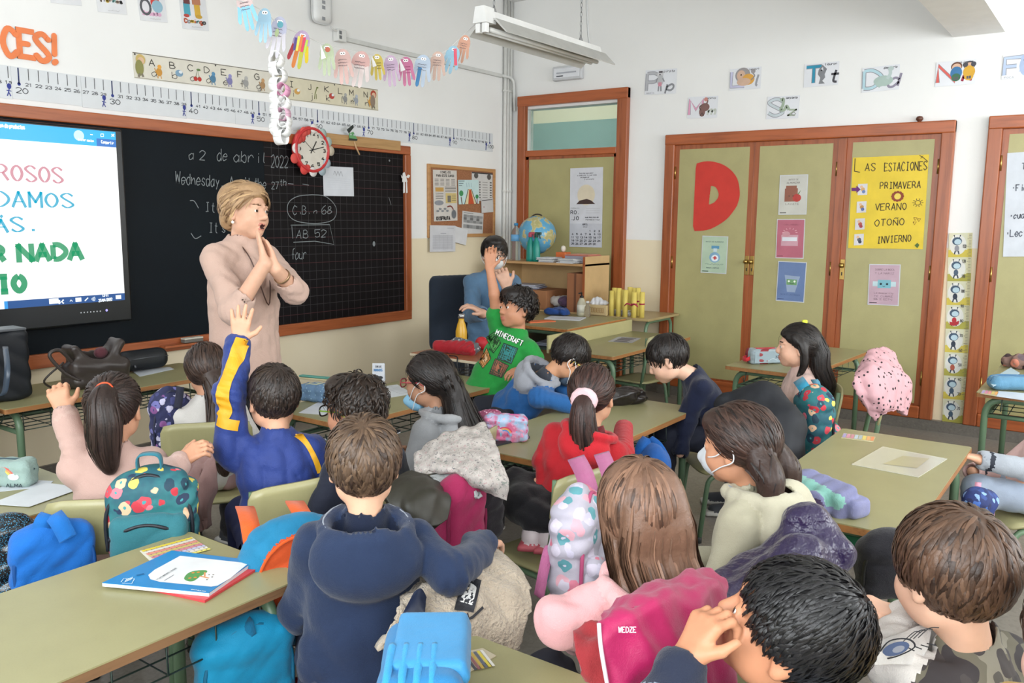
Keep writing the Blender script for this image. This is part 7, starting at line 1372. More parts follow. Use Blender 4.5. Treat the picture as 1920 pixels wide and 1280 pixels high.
# --- boy in navy jumper bending
d = 3.95; hd = at(1252, 674, d)
nj = person('boy with black hair in navy jumper leaning far forward over his seat', hd, 338, 325, '#d9ad95', hp=-26, hs=.92, nb=at(1300, 705, d+.03), pelvis=at(1352, 815, d+.05), top='jumper', tm=[fabric('#131a33', .85), fabric('#131a33')], lm=C('#14182a', .85), arms={'L': dict(e=at(1285, 790, d-.05), w=at(1275, 850, d-.1), hidden=1), 'R': dict(hidden=1)})
hair_build(nj['root'], nj['c'], nj['R'], .92, dict(th=.014, plane=(-.085, -.07, .092, .045), n=420, fwd=.5, ears=1), DK1, name='short_hair')
b = MB(); b.tube([nj['NB']+.046*(nj['Rt']*math.cos(q)+nj['Fb']*math.sin(q))+nj['Ut']*.012 for q in np.linspace(0, 2*PI, 16, endpoint=False)], .007, 6, 0, True); b.build('shirt_collar', C('#cfd0d2', .8), nj['root'])
# --- girl in profile by the cupboard
d = 4.2; hd = at(1495, 650, d)
pr_ = person('girl in pale pink top with long black hair in profile by the cupboard', hd, 336, 330, '#d6a78d', hs=.93, lean=(.0, 0), pz=.43, res=.005, top='pale_top', tm=[fabric('#c5a89f', .9, var=.04), fabric('#c5a89f')], lm=C('#8a8f9c', .85), arms={'L': dict(hidden=1), 'R': dict(hidden=1)})
gl = [dict(p=[pr_['P'](.0, -.07, .06), pr_['P'](0, -.11, -.02), pr_['P'](.0, -.115, -.10), pr_['NB']-pr_['Fb']*.12-pr_['Ut']*.05, pr_['NB']-pr_['Fb']*.13-pr_['Ut']*.12], r=[.034, .040, .040, .038, .016], n=200, flat=pr_['Rt'], fk=1.35), hguide(pr_, [(-.07, .02, .06), (-.085, -.02, -.0), (-.085, -.03, -.08), (-.075, .0, -.16)], [.012, .014, .013, .005], 40)]
hair_build(pr_['root'], pr_['c'], pr_['R'], .93, dict(th=.013, plane=(-.10, -.10, .082, .058), n=460, tie=(0, -.11, .0), ln=.09, mess=.12, ears=1), DK1, gl, 'long_hair')
b = MB(); b.box(pr_['P'](0, -.03, .135), (.022, .026, .02), .006, pr_['R']); b.build('hair_clip', C('#c9cf3a', .4), pr_['root'])
# --- partly seen children at the right edge
d = 3.35; hd = at(1985, 765, d)
re = person('child in pink waistcoat with grey sleeves and jeans sitting at right edge', hd, 322, 322, '#cf9d80', hs=.92, pelvis=at(1935, 925, d), top='waistcoat', tm=[fabric('#cba9a4', .85), C('#1f2430', .8), fabric('#cba9a4'), fabric('#9aa0a8')], lm=fabric('#8f9aab', .85), legs={-1: (at(1835, 918, d-.05), at(1838, 1010, d-.05)), 1: (at(1850, 890, d+.2), at(1850, 990, d+.2))},
    arms={'L': dict(e=at(1925, 880, d-.12), w=at(1838, 862, d-.1), d=at(1815, 855, d)-at(1838, 862, d), n=(0, 0, -1), curl=.5, id=3, sl=.95), 'R': dict(hidden=1)})
hair_build(re['root'], re['c'], re['R'], .92, dict(n=250), DK2, name='short_hair')
d = 1.22; hd = at(2040, 1215, d)
ce = person('pale child cut off by the bottom right corner, facing left', hd, 292, 300, '#d3a99a', hs=.93, pz=.40, lean=(0, 0), top='yellow_top', tm=[fabric('#b58f3a', .85), fabric('#b58f3a')], lm=C('#3a3d4a', .85), arms={'L': dict(hidden=1), 'R': dict(hidden=1)})
hair_build(ce['root'], ce['c'], ce['R'], .93, dict(n=300), DK2, name='short_hair')
# ================================================================ chairs under the children
def under(p, lab, az=None, back=.0, z=None):
    q = p['pelvis']; f = p['Ft'] if az is None else A_([math.sin(math.radians(az)), math.cos(math.radians(az)), 0]); a = math.degrees(math.atan2(f[0], f[1])); return chair(q[0]+f[0]*(.02-back), q[1]+f[1]*(.02-back), a, lab)
under(pk, 'chair of the waving girl with a teal flowered backpack hung on it', 42); under(wg, 'chair of the girl in white with pink jacket over it'); under(tb, 'chair of the boy in blue tracksuit with orange backpack on it', 15)
under(gg, 'chair of the girl with blue mask lowered on her chin'); under(gr, 'chair of the boy with green glasses under an olive coat')
c_red, _ = chair_back(1105, 856, 10, 'chair with pink backpack straps over it behind the girl in red', .705)
under(mk, 'chair covered by the purple padded jacket', 340); under(pr_, 'chair of the girl in profile with teal backpack hung on it'); under(re, 'chair at right edge under the child in jeans')
under(nj, 'chair of the boy in navy jumper covered by dark coat', 318, .05)
under(bw, 'chair covered by the magenta jacket behind the long haired girl', 20); under(cm, 'chair of the boy in camouflage hoodie'); under(nr, 'chair of the boy with head tilted back')
p = onz(1195, 705, .35); chair(p[0], p[1], 5, 'empty olive chair pushed under the desk before the teacher table')
pd = at(1650, 700, 4.12); chair(pd[0]-.06, pd[1]+.16, -20, 'chair at the cupboard desk with spotted pink jacket over it')
p = onz(850, 875, .62); chair(p[0]-.02, p[1]+.10, -12, 'chair hidden by the white flowered coat in the middle')
# red plastic chair of the boy in navy
q = nv['pelvis']; R = hframe(42)
t = thing('plastic_chair', 'red plastic chair under the boy in navy hoodie', 'chair', (q[0], q[1], 0)); S = sdfbox([q-A_([.22, .22, .12]), q+A_([.22, .22, .05])], .03, .009); zc = q[2]-.105
S.box((q[0], q[1], zc), (.18, .18, .016), R, .016); S.ell((q[0], q[1], zc+.02), (.15, .15, .018), R, .01, sub=True); S.cap(A_([q[0], q[1], zc])-R[0]*.14-R[1]*.17, A_([q[0], q[1], zc])+R[0]*.14-R[1]*.17, .02, k=.02); S.build('seat', C('#a82326', .35), t)
for sx in (-1, 1):
    for sy in (-1, 1): b = MB(); b.tube([A_([q[0], q[1], zc-.01])+R[0]*sx*.13+R[1]*sy*.12, A_([q[0], q[1], 0])+R[0]*sx*.16+R[1]*sy*.16], .012, 8); b.build('leg', GRN, t)
# office chair of the man
q = mn['pelvis']; t = thing('office_chair', 'dark blue fabric office chair behind the seated man', 'chair', (q[0], q[1], 0)); bc = at(850, 585, 5.95); fw = unit(A_([-.35, -.94, 0])); R = np.stack([unit(np.cross(fw, (0, 0, 1))), fw, A_([0, 0, 1.])])
S = sdfbox([bc], .36, .014); S.box(bc, (.20, .035, .27), R, .06, .02); S.build('backrest', fabric('#1b2430', .8), t); S = SDF(A_([q[0]-.3, q[1]-.3, .34]), A_([q[0]+.3, q[1]+.3, .52]), .014); S.box((q[0], q[1], .43), (.22, .22, .045), R, .04); S.build('seat', fabric('#1b2430', .8), t)
b = MB(); b.tube([(q[0], q[1], .06), (q[0], q[1], .4)], .025, 10); b.tube([A_([q[0], q[1], .39])-fw*.1, A_([bc[0], bc[1], .42])-fw*.03, bc-fw*.04], .018, 8); b.build('column', C('#1d1e20', .4), t)
for k in range(5): b = MB(); dv = A_([math.cos(k*1.2566), math.sin(k*1.2566), 0]); b.tube([A_([q[0], q[1], .08]), A_([q[0], q[1], .06])+dv*.26], .016, 8); b.lathe([(.001, -.018), (.025, -.018), (.025, .018), (.001, .018)], A_([q[0], q[1], .026])+dv*.26, 12, 0, frame(dv)); b.build('foot', C('#1d1e20', .4), t)
# ---------------------------------------------------------------- bags
def az_of(v): return math.degrees(math.atan2(v[0], v[1]))
def pack(name, lab, c, az, w, h, dp, mat, trim='#15161a', pocket=None, handle=None, straps=None, top=.8, cat='backpack', sag=.006, pm=None, tilt=0):
    """soft bag; its outer face looks along azimuth az"""
    c = A_(c, float); R = hframe(az, tilt); t = thing(name, lab, cat, c-A_([0, 0, h/2])); S = sdfbox([c+R.T@A_([x*w*.5, y*dp*.9, z*h*.5]) for x in (-1, 1) for y in (-1, 1) for z in (-1, 1)], .05, max(.006, w/45))
    L = lambda x, y, z: c+x*R[0]+y*R[1]+z*R[2]; S.box(L(0, -dp*.1, -h*.04), (w/2, dp*.4, h*.44), R, min(dp*.32, .06), .02); S.ell(L(0, -dp*.1, h*.28), (w*.47*top, dp*.40, h*.24), R, .04); S.folds(sag, [(.08, R[0]+R[2]), (.06, R[2])], int(w*1000) % 50); S.build('bag_body', mat, t)
    if pocket:
        S = sdfbox([L(0, dp*.35, -h*.2)], w*.6, max(.006, w/45)); S.box(L(0, dp*.33, -h*.5+h*pocket*.5+.01), (w*.42, dp*.2, h*pocket*.5), R, min(.05, dp*.19), .01); S.folds(sag, [(.06, R[0]+R[2])], 3); S.build('front_pocket', pm or mat, t)
        z0 = -h*.5+h*pocket*.93; b = MB(); b.tube(crv([L(x*w, dp*.33+(.205*dp if abs(x) < .3 else .1*dp), z0-h*.9*x*x+ .0) for x in np.linspace(-.42, .42, 9)], 3), .005, 6); b.build('pocket_zip', C(trim, .5), t)
    b = MB(); b.tube(crv([L(-w*.47, dp*.2, -h*.3), L(-w*.46, dp*.22, h*.1), L(-w*.33*top, dp*.2, h*.36), L(0, dp*.16, h*.47), L(w*.33*top, dp*.2, h*.36), L(w*.46, dp*.22, h*.1), L(w*.47, dp*.2, -h*.3)], 5), .0055, 6); b.build('piping', C(trim, .5), t)
    if handle:
        for s_ in ((-1, 1) if len(handle) > 3 else (0,)):
            wd = .016; pp = crv([L(-w*.13, -dp*.1+s_*.02, h*.46), L(-w*.11, -dp*.05+s_*.03, h*.46+handle[0]), L(w*.11, -dp*.05+s_*.03, h*.46+handle[0]), L(w*.13, -dp*.1+s_*.02, h*.46)], 6); b = MB(); b.sheet(np.stack([pp-R[1]*wd, pp+R[1]*wd], 1), .004); b.build('carry_handle', handle[1] if not isinstance(handle[1], str) else fabric(handle[1]), t)
    for st in straps or ():
        pts, wd, m = st; pp = crv([A_(x) for x in pts], 6); sd = unit(np.cross(pp[-1]-pp[0], CAM-pp[0])); b = MB(); b.sheet(np.stack([pp-sd*wd/2, pp+sd*wd/2], 1), .006); b.build('strap', m if not isinstance(m, str) else fabric(m), t)
    return t
FL = floral('#2d7377', ('#b8323f', '#d9727f', '#c94350', '#1c2f4a', '#d8b08f', '#b8323f', '#17384a', '#d4c15a'), 25., .44, .7, '#1f5360')
c = at(284, 968, 2.38); pack('floral_backpack', 'teal flowered backpack hanging on the chair of waving girl', c, 222, .235, .27, .15, FL, '#131a24', .55, (.05, '#2f7080'), [((at(262, 915, 2.42), at(275, 885, 2.5), at(305, 880, 2.55)), .04, '#2f7080')], pm=fabric('#2b6b75', .7))
c = at(1530, 795, 3.72); pack('floral_backpack', 'teal flowered backpack hanging on the chair of the girl in profile', c, 138, .20, .34, .15, FL, '#101722', .5, None, [((at(1520, 745, 3.7), at(1503, 720, 3.72), at(1497, 712, 3.85)), .05, '#3187a5'), ((at(1530, 745, 3.7), at(1532, 722, 3.75), at(1527, 712, 3.88)), .03, '#3187a5')])
OB = fabric('#b5461b', .75, bst=.2); c = at(560, 1090, 2.2); BL = fabric('#156f96', .7); R = hframe(205); L = lambda x, y, z: c+x*R[0]+y*R[1]+z*R[2]
t = thing('orange_backpack', 'orange backpack with bright blue trim on the tracksuit boy chair', 'backpack', c-A_([0, 0, .2])); S = sdfbox([L(x, y, z) for x in (-.16, .16) for y in (-.1, .1) for z in (-.19, .2)], .03, .004)
S.box(L(0, -.02, -.04), (.145, .07, .13), R, .05, .02, 0); S.ell(L(0, -.02, .06), (.142, .068, .115), R, .03, 0); S.folds(.005, [(.08, R[0]+R[2]), (.06, R[2])], 4); S.cap(L(0, -.1, .03), L(0, .12, .03), .113, paint=True, id=1); S.cap(L(0, -.1, -.04), L(0, .12, -.04), .113, paint=True, id=1); S.cap(L(0, -.1, -.10), L(0, .12, -.10), .10, paint=True, id=1); S.box(L(0, .0, -.125), (.2, .2, .022), R, .01, paint=True, id=0); S.box(L(0, 0, -.165), (.2, .2, .018), R, .01, paint=True, id=2); S.build('bag_body', [BL, OB, fabric('#26222b', .8)], t)
b = MB(); b.tube(crv([L(.112*math.cos(q), .050, .03+.112*math.sin(q)) for q in np.linspace(-.1, PI+.1, 12)], 3), .004, 6); b.tube(crv([L(-.14, .05, -.10), L(0, .062, -.085), L(.14, .05, -.10)], 6), .005, 6); b.build('piping', fabric('#c9501c'), t)
for q in ([(478, 1035, 2.2), (470, 990, 2.24), (462, 958, 2.32), (458, 950, 2.42)], [(590, 990, 2.22), (568, 965, 2.26), (556, 946, 2.32), (552, 940, 2.42)]):
    pp = crv([at(*x) for x in q], 6); b = MB(); b.sheet(np.stack([pp-CR*.026, pp+CR*.026], 1), .006); b.build('strap', fabric('#cf581d'), t)
c = at(462, 1255, 2.02); pack('lunch_bag', 'bright blue square bag hanging below the desk with workbooks', c, 196, .225, .25, .11, fabric('#0f86b0', .6, bst=.2), '#0b5f80', None, None, [((at(470, 1195, 1.98), at(462, 1168, 1.99), at(446, 1160, 2.05)), .03, '#12658a')], top=1., cat='bag', sag=.003)
R = hframe(196); a_ = Art(c+R[1]*.058-R[0]*-.0, -R[0], R[2], R[1], .004); a_.rect(-.045, -.11, .02, -.03, '#c8d2da'); a_.scribble(-.035, -.06, .04, .01, '#7a8a99'); a_.scribble(-.035, -.085, .04, .01, '#7a8a99'); a_.build('name_tag', bpy.data.objects['lunch_bag'])
c = at(102, 1050, 2.3); pack('tote_bag', 'royal blue cloth bag hanging from the left desk hook', c, 200, .20, .22, .08, fabric('#1565b8', .8), '#0f4a8c', None, None, [((at(72, 1010, 2.26), at(82, 978, 2.26), at(93, 965, 2.28)), .045, '#1767b4'), ((at(128, 1010, 2.26), at(112, 980, 2.26), at(100, 965, 2.28)), .045, '#1767b4')], cat='bag')
c = at(18, 1070, 2.32); SQ = specks('#101318', '#3f87a8', 260., .30, .25); pack('sequin_bag', 'black bag with shiny blue sequins at left edge', c, 215, .22, .30, .10, SQ, '#101214', None, None, [((at(22, 1025, 2.3), at(30, 990, 2.3), at(32, 975, 2.32)), .03, '#1a191c')], cat='bag')
c = at(322, 800, 3.45); pack('patterned_bag', 'navy and lilac patterned bag hanging left of the girl in white', c, 200, .15, .32, .10, floral('#2b2f57', ('#6d6da8', '#3c3f70', '#b9b6cf', '#7d4d84'), 34., .5), '#20233c', None, None, [((at(333, 765, 3.4), at(336, 745, 3.4), at(338, 725, 3.4)), .03, '#2a2b3a')], cat='bag')
c = at(1228, 895, 3.28); pack('blue_backpack', 'bright blue bag hanging from the right end of the middle desk', c, 140, .21, .26, .12, fabric('#0f4f96', .7), '#0b3d77', .45, None, [((at(1195, 870, 3.25), at(1203, 838, 3.25), at(1215, 822, 3.28)), .045, '#125299'), ((at(1250, 860, 3.25), at(1235, 835, 3.25), at(1218, 822, 3.28)), .03, '#125299')])
UN = floral('#a9a6b4', ('#d2798f', '#c9c2d2', '#5b97a0', '#d9a5b2', '#c4bfd2'), 24., .45, .6, '#b7b2bf'); c = at(1092, 1035, 2.3)
pack('unicorn_backpack', 'grey and pink printed backpack hanging behind the girl in red', c, 165, .22, .36, .13, UN, '#b04a72', .5, None, [((at(1112, 955, 2.42), at(1098, 895, 2.56), at(1080, 858, 2.68)), .055, '#b3668f'), ((at(1150, 925, 2.44), at(1142, 885, 2.56), at(1128, 850, 2.68)), .05, '#b3668f'), ((at(1050, 1060, 2.28), at(1030, 1030, 2.25), at(1010, 1120, 2.2)), .03, '#b3668f')])
c = at(866, 968, 2.62); pack('magenta_bag', 'magenta school bag hanging below the white flowered coat', c, 190, .16, .26, .12, fabric('#9c2552', .8), '#7a1a40', None, None, None)
c = at(915, 958, 2.7); pack('mesh_bag', 'small black bag beside the magenta school bag', c, 190, .10, .20, .10, fabric('#1f1b20', .7), '#101012', None, None, None, cat='bag')
c = at(1838, 962, 2.95); pack('blue_print_bag', 'blue leaf printed bag under the child in jeans', c, 200, .11, .16, .08, floral('#26366e', ('#3f62a8', '#20284f', '#7fa0cf', '#2d447f'), 40., .5), '#c98aa0', None, None, [((at(1830, 945, 2.93), at(1832, 925, 2.95), at(1834, 905, 3.0)), .02, '#c98aa0')], cat='bag')
c = at(1680, 1062, 2.2); pack('dark_bag', 'dark bag hanging under the desk with lilac pencil case', c, 240, .18, .18, .10, fabric('#1d1c22', .8), '#101012', None, None, None, cat='bag')
b = MB(); dd = DESK['D4'].location; b.bx((dd[0]-.5, dd[1]-.16, .482), (dd[0]-.2, dd[1]+.16, .545), .012); props(b.build('green_tray', C('#1b6a4c', .4)), 'green plastic tray in the basket of right front desk', 'tray')
# tall black bag, handbag and case under the blackboard
p = onz(12, 748, .6); t = thing('black_bag', 'tall black bag with glossy strap at the left edge on front desk', 'bag', p); S = SDF(p-A_([.2, .2, .01]), p+A_([.2, .2, .45]), .009); S.box(p+A_([-.04, 0, .165]), (.13, .07, .163), np.eye(3), .02); S.folds(.004, [(.09, (1, 0, 1))], 4); S.build('bag_body', C('#10151c', .5), t)
b = MB(); pp = crv([at(10, 650, 3.6), at(14, 690, 3.5), at(10, 730, 3.5), at(2, 742, 3.52)], 5); b.sheet(np.stack([pp-CR*.012, pp+CR*.012], 1), .004); b.build('strap', C('#3a4654', .25), t); b = MB(); b.box(p+A_([-.04, 0, .332]), (.25, .13, .012), .004); b.build('top_trim', C('#55585c', .4), t)
p = onz(182, 722, .6); LE = C('#3c3532', .38); t = thing('handbag', 'slouched dark grey leather handbag standing open on front desk', 'handbag', p); S = SDF(p-A_([.26, .2, .005]), p+A_([.26, .2, .30]), .0075)
S.box(p+A_([0, 0, .065]), (.15, .075, .064), np.eye(3), .04, .02); S.box(p+A_([-.085, .0, .16]), (.075, .055, .018), rotm((0, 1, 0), -.85), .015, .02); S.box(p+A_([.085, .0, .165]), (.075, .055, .022), rotm((0, 1, 0), 1.0), .018, .02); S.box(p+A_([.01, .03, .13]), (.12, .03, .05), np.eye(3), .02, .03); S.cap(p+A_([-.12, -.05, .12]), p+A_([.11, -.05, .10]), .03, .035, .03); S.ell(p+A_([.0, .0, .19]), (.07, .05, .07), k=.02, sub=True); S.folds(.009, [(.07, (1, 0, .5)), (.05, (.3, .3, 1))], 8); S.build('bag_body', LE, t)
b = MB(); b.tube(crv([p+A_([-.13, -.04, .13]), p+A_([-.2, -.05, .21]), p+A_([-.25, -.05, .19]), p+A_([-.19, -.06, .10]), p+A_([-.12, -.07, .05])], 6), .009, 7); b.tube(crv([p+A_([-.16, .0, .14]), p+A_([-.25, .02, .06]), p+A_([-.2, .04, .01])], 6), .005, 6); b.build('strap', LE, t); S = sdfbox([p+A_([.02, 0, .16])], .07, .007); S.ell(p+A_([.03, 0, .165]), (.035, .03, .03), k=.01); S.build('scarf', fabric('#5b3038'), t)
p = onz(268, 694, .6); t = thing('glasses_case', 'plump black zipped case on papers below the blackboard', 'case', p); S = SDF(p-A_([.2, .15, .004]), p+A_([.2, .15, .15]), .008); S.box(p+A_([0, 0, .062]), (.145, .055, .058), np.eye(3), .05, .01); S.build('case_body', C('#0e1319', .55), t); b = MB(); b.tube([p+A_([-.08, -.057, .045]), p+A_([-.078, -.06, .03])], .006, 6); b.tube([p+A_([-.13, -.05, .075]), p+A_([0, -.057, .08]), p+A_([.13, -.05, .075])], .0022, 5); b.build('zip', C('#6d7076', .3, .6), t)
def flat(name, lab, cat, pts, z, mat, th=.0012, art=None, part='sheet', group=None):
    """a thin flat thing lying on a table: pts = four corner pixels in order TL,TR,BR,BL"""
    P4 = [onz(u, v, z) for u, v in pts]; t = thing(name, lab, cat, sum(P4)/4, group); b = MB(); P4_ = P4 if np.cross(P4[1]-P4[0], P4[2]-P4[0])[2] > 0 else P4[::-1]; b.prism(P4_, (0, 0, th)); b.build(part, mat if not isinstance(mat, str) else C(mat, .55), t)
    if art:
        TL, TR, BL = P4[0], P4[1], P4[3]; ux = unit(TR-TL); n = A_([0, 0, 1.]); uy = np.cross(n, ux); uy = uy if uy@(TL-BL) > 0 else -uy; w = np.linalg.norm(TR-TL); h = abs((TL-BL)@uy); a = Art(TL-uy*h+A_([0, 0, th]), ux, uy, n); art(a, w, h); a.build('print', t)
    return t
Z0 = .6006
flat('paper', 'white papers lying under the black case on front desk', 'paper', [(245, 694), (318, 688), (326, 692), (262, 706)], Z0, '#c3c9cf')
def colstrip(cols):
    def f(a, w, h):
        n = len(cols)
        for i, c_ in enumerate(cols): a.rect(w*.02, h*(i/n), w*.98, h*((i+.82)/n), c_)
        for i in range(n):
            for j in range(10): a.rect(w*(.05+.095*j), h*((i+.25)/n), w*(.07+.095*j), h*((i+.6)/n), '#8a6f6a')
    return f
flat('number_strips', 'strip of coloured number lines taped beyond the blue workbook', 'number strips', [(262, 1033), (360, 1007), (390, 1030), (290, 1060)], Z0, '#d0cdc0', art=colstrip(['#d9cf6a', '#d8d4c8', '#b9b7d2', '#c97f8c', '#c9b26a', '#d98a7a', '#d6d2c6', '#d8c43e']))
flat('number_strips', 'faded coloured number strips taped at the back of the right front desk', 'number strips', [(1577, 821), (1581, 812), (1642, 819), (1637, 829)], Z0, '#bdb48e', art=lambda a, w, h: [a.rect(w*.1, h*i/8, w*.9, h*(i+.8)/8, c_) for i, c_ in enumerate(['#d98a5a', '#dba36a', '#d9c46a', '#a9b4b4', '#b8c4cc', '#c98a94', '#d292a2', '#a79ac0'])] and None)
flat('number_strips', 'small coloured number strips on the desk at right edge', 'number strips', [(1838, 738), (1842, 731), (1872, 736), (1868, 743)], Z0, '#bdb48e', art=lambda a, w, h: [a.rect(w*.1, h*i/5, w*.9, h*(i+.8)/5, c_) for i, c_ in enumerate(['#d9a05a', '#c9b46a', '#d98a8a', '#c97f9c', '#a79ac0'])] and None)
# workbooks
rb = [onz(u, v, Z0) for u, v in ((338, 1040), (494, 1062), (384, 1130), (250, 1100))]
t = thing('red_workbook', 'red workbook underneath the blue workbook on lower left desk', 'book', sum(rb)/4); b = MB(); b.prism(rb[::-1] if np.cross(rb[1]-rb[0], rb[2]-rb[0])[2] < 0 else rb, (0, 0, .006)); b.build('cover', C('#c23a40', .35), t)
bb4 = [onz(u, v, Z0+.006) for u, v in ((322, 1038), (478, 1057), (392, 1118), (192, 1099))]; rev = np.cross(bb4[1]-bb4[0], bb4[2]-bb4[0])[2] < 0
t = thing('blue_workbook', 'blue and white workbook with a tree picture on lower left desk', 'book', sum(bb4)/4); b = MB(); b.prism(bb4[::-1] if rev else bb4, (0, 0, .008)); b.build('pages', C('#d4d7da', .6), t); q4 = [p+A_([0, 0, .008]) for p in bb4]; b = MB(); b.prism(q4[::-1] if rev else q4, (0, 0, .0014)); b.build('cover', C('#1e7db8', .28), t)
ux = unit(bb4[1]-bb4[0]); n_ = A_([0, 0, 1.]); o3 = bb4[0]; uy = np.cross(n_, ux); a = Art(o3+A_([0, 0, .0094]), ux, uy, n_); zz = a
def wp(u, v): r = ray(u, v); zt = Z0+.0154; q = CAM+r*((zt-CAM[2])/r[2])-zz.P(0, 0); return q@zz.ux, q@zz.uy
a.poly([wp(*p) for p in ((338, 1042), (466, 1056), (432, 1084), (408, 1098), (396, 1100), (300, 1091), (282, 1086), (278, 1078), (290, 1068))], C('#d9dbdc', .3))
a.poly([wp(u, v) for u, v in crv([A_(x) for x in ((345, 1085), (352, 1075), (366, 1070), (385, 1069), (388, 1073), (374, 1082), (364, 1089), (354, 1090))], 3, True)], C('#4d8a48', .4)); a.line([wp(*x) for x in ((374, 1080), (392, 1084))], .005, '#c98a5a'); a.line([wp(*x) for x in ((384, 1073), (384, 1081))], .004, '#c98a5a')
for x in ((362, 1074), (372, 1073), (356, 1084), (366, 1083)): a.disc(*wp(*x), .004, '#c9803a', n=8)
for x in ((392, 1078), (400, 1078), (398, 1082), (388, 1087)): a.disc(*wp(*x), .0025, '#6a5a4a', n=8)
p0, p1 = A_(wp(296, 1088)), A_(wp(332, 1066)); d_ = unit(p1-p0); g, tot = glyphs('Matematicas', .012); 
for q in g: qq = q*(np.linalg.norm(p1-p0)/tot); a.line([p0+d_*x+A_([-d_[1], d_[0]])*y for x, y in qq], .0016, '#77787c', e=.002)
p0, p1 = A_(wp(308, 1089)), A_(wp(326, 1078)); a.line([p0, p1], .0022, '#8a8b90')
for k in range(4): x0, y0 = wp(234+k*3.5, 1092-k*1.2); a.line([(x0, y0), wp(238+k*3.5, 1086-k*1.2)], .002, '#cfe0ea')
a.line([wp(*x) for x in ((227, 1092), (232, 1085), (252, 1086), (247, 1095), (229, 1094))], .0018, '#cfe0ea'); a.line([wp(256, 1079), wp(270, 1076)], .006, '#0f5a8c'); 
p0, p1 = A_(wp(358, 1107)), A_(wp(386, 1111)); d_ = unit(p1-p0); g, tot = glyphs('SANTILLANA', .008)
for q in g: qq = q*(np.linalg.norm(p1-p0)/tot); a.line([p0+d_*x+A_([-d_[1], d_[0]])*y for x, y in qq], .0018, '#d5e3ea', e=.002)
a.build('cover_print', t)
# left desk papers and case
flat('paper', 'white printed sheet lying on the left desk, farther of two', 'paper', [(40, 899), (100, 902), (90, 912), (-30, 925)], Z0, '#c5ccd2'); flat('paper', 'white sheet with curled corner on the left desk, nearer of two', 'paper', [(85, 905), (157, 914), (55, 950), (-20, 945)], Z0+.002, '#cdd2d6')
def pcase(name, lab, u, v, z, w, h, dp, az, mat, zipc='#2a2c30', loop=None, top=None, r=.02, part='case_body'):
    p = onz(u, v, z); R = hframe(az); c = p+A_([0, 0, h/2]); t = thing(name, lab, 'pencil case', p); S = sdfbox([c+R.T@A_([x*w/2, y*dp/2, 0]) for x in (-1, 1) for y in (-1, 1)], h*.75, max(.004, w/50)); S.box(c, (w/2, dp/2, h/2-.001), R, r, .01); S.folds(.003, [(.06, R[0]), (.04, R[2])], int(u) % 40); S.build(part, mat, t)
    L = lambda x, y, zz: c+x*R[0]+y*R[1]+zz*R[2]; b = MB()
    for y in ((-.18, .12) if dp > .07 else (0,)): b.tube([L(-w*.5-.001, y*dp, h*.1), L(-w*.44, y*dp, h*.42), L(-w*.3, y*dp, h*.5+.001), L(w*.3, y*dp, h*.5+.001), L(w*.44, y*dp, h*.42), L(w*.5+.001, y*dp, h*.1)], .0035, 6)
    b.build('zip', C(zipc, .5), t)
    if loop: b = MB(); pp = crv([L(-w*.5, -dp*.25, -h*.1), L(-w*.62, -dp*.2, -h*.2), L(-w*.62, dp*.2, -h*.2), L(-w*.5, dp*.25, -h*.1)], 5); b.sheet(np.stack([pp-A_([0, 0, .012]), pp+A_([0, 0, .012])], 1), .004); b.build('wrist_loop', fabric(loop, .6), t)
    return t, L, R
t, L, R = pcase('pencil_case', 'pale green pencil case with rainbow and cloud on the left desk', 8, 908, Z0, .20, .085, .07, 55, fabric('#8fa6a0', .6), '#29424a'); a = Art(at(5, 885, 2.28), CR, CU, -CF, .0); R2 = hframe(55); a = Art(L(.0, -.036, 0), R[0], R[2], -R[1], .002)
for k, c_ in enumerate(('#c9605a', '#d99a5a', '#d9c25a')): a.line([((.035-.006*k)*math.cos(q)+.02, (.03-.006*k)*math.sin(q)-.005) for q in np.linspace(.2, PI-.1, 12)], .0055, c_)
a.disc(.055, -.005, .018, '#c9d2d2', .011); a.text('ALMA', .03, -.038, .01, '#26343a', w=.002); a.build('rainbow_print', t)
# middle desk
dpc, _, _ = pcase('pencil_case', 'denim blue speckled pencil case on the middle back desk', 608, 752, Z0, .24, .08, .09, 75, specks('#62809e', '#8fb0c4', 60., .2), '#c9c9a0', part='case_body')
b = MB(); p = onz(600, 742, Z0)+A_([0, 0, .083]); R = hframe(75); b.box(p, (.22, .035, .01), .003, R, 0); b.box(p+A_([0, 0, .01]), (.22, .03, .008), .003, R, 1); b.build('case_flap', [C('#c7ba94', .6), C('#5a9a8c', .6)], dpc, 'cream and green banded flap')
flat('worksheet', 'white sheet near the left end of middle back desk', 'paper', [(600, 752), (640, 746), (610, 778), (560, 774)], Z0, '#c9ced4')
flat('worksheet', 'printed white worksheet left of the girl with glasses', 'paper', [(706, 726), (745, 721), (775, 738), (715, 748)], Z0, '#ccd0d3', art=lambda a, w, h: [a.line([(w*.1, h*(.88-.11*i)), (w*.85, h*(.88-.11*i))], .003, '#85878c') for i in range(7)] and None)
flat('worksheet', 'white sheet under the right end of the middle back desk edge', 'paper', [(840, 733), (872, 726), (880, 742), (842, 748)], .53, '#c9ced4')
pp = [onz(698, 717, Z0), onz(721, 717, Z0)]; t = thing('tent_card', 'small white folded calendar card standing on the middle back desk', 'card', pp[0]); ux = unit(pp[1]-pp[0]); b = MB(); q0, q1 = pp; up = A_([0, 0, .10]); bk = unit(np.cross(A_([0, 0, 1.]), ux))*.035; b.prism([q0, q1, q1+up+bk*.6, q0+up+bk*.6], bk*.03); b.prism([q0+bk*1.4, q1+bk*1.4, q1+up+bk*.62, q0+up+bk*.62], bk*.03); b.build('card', C('#c9cdd3', .6), t)
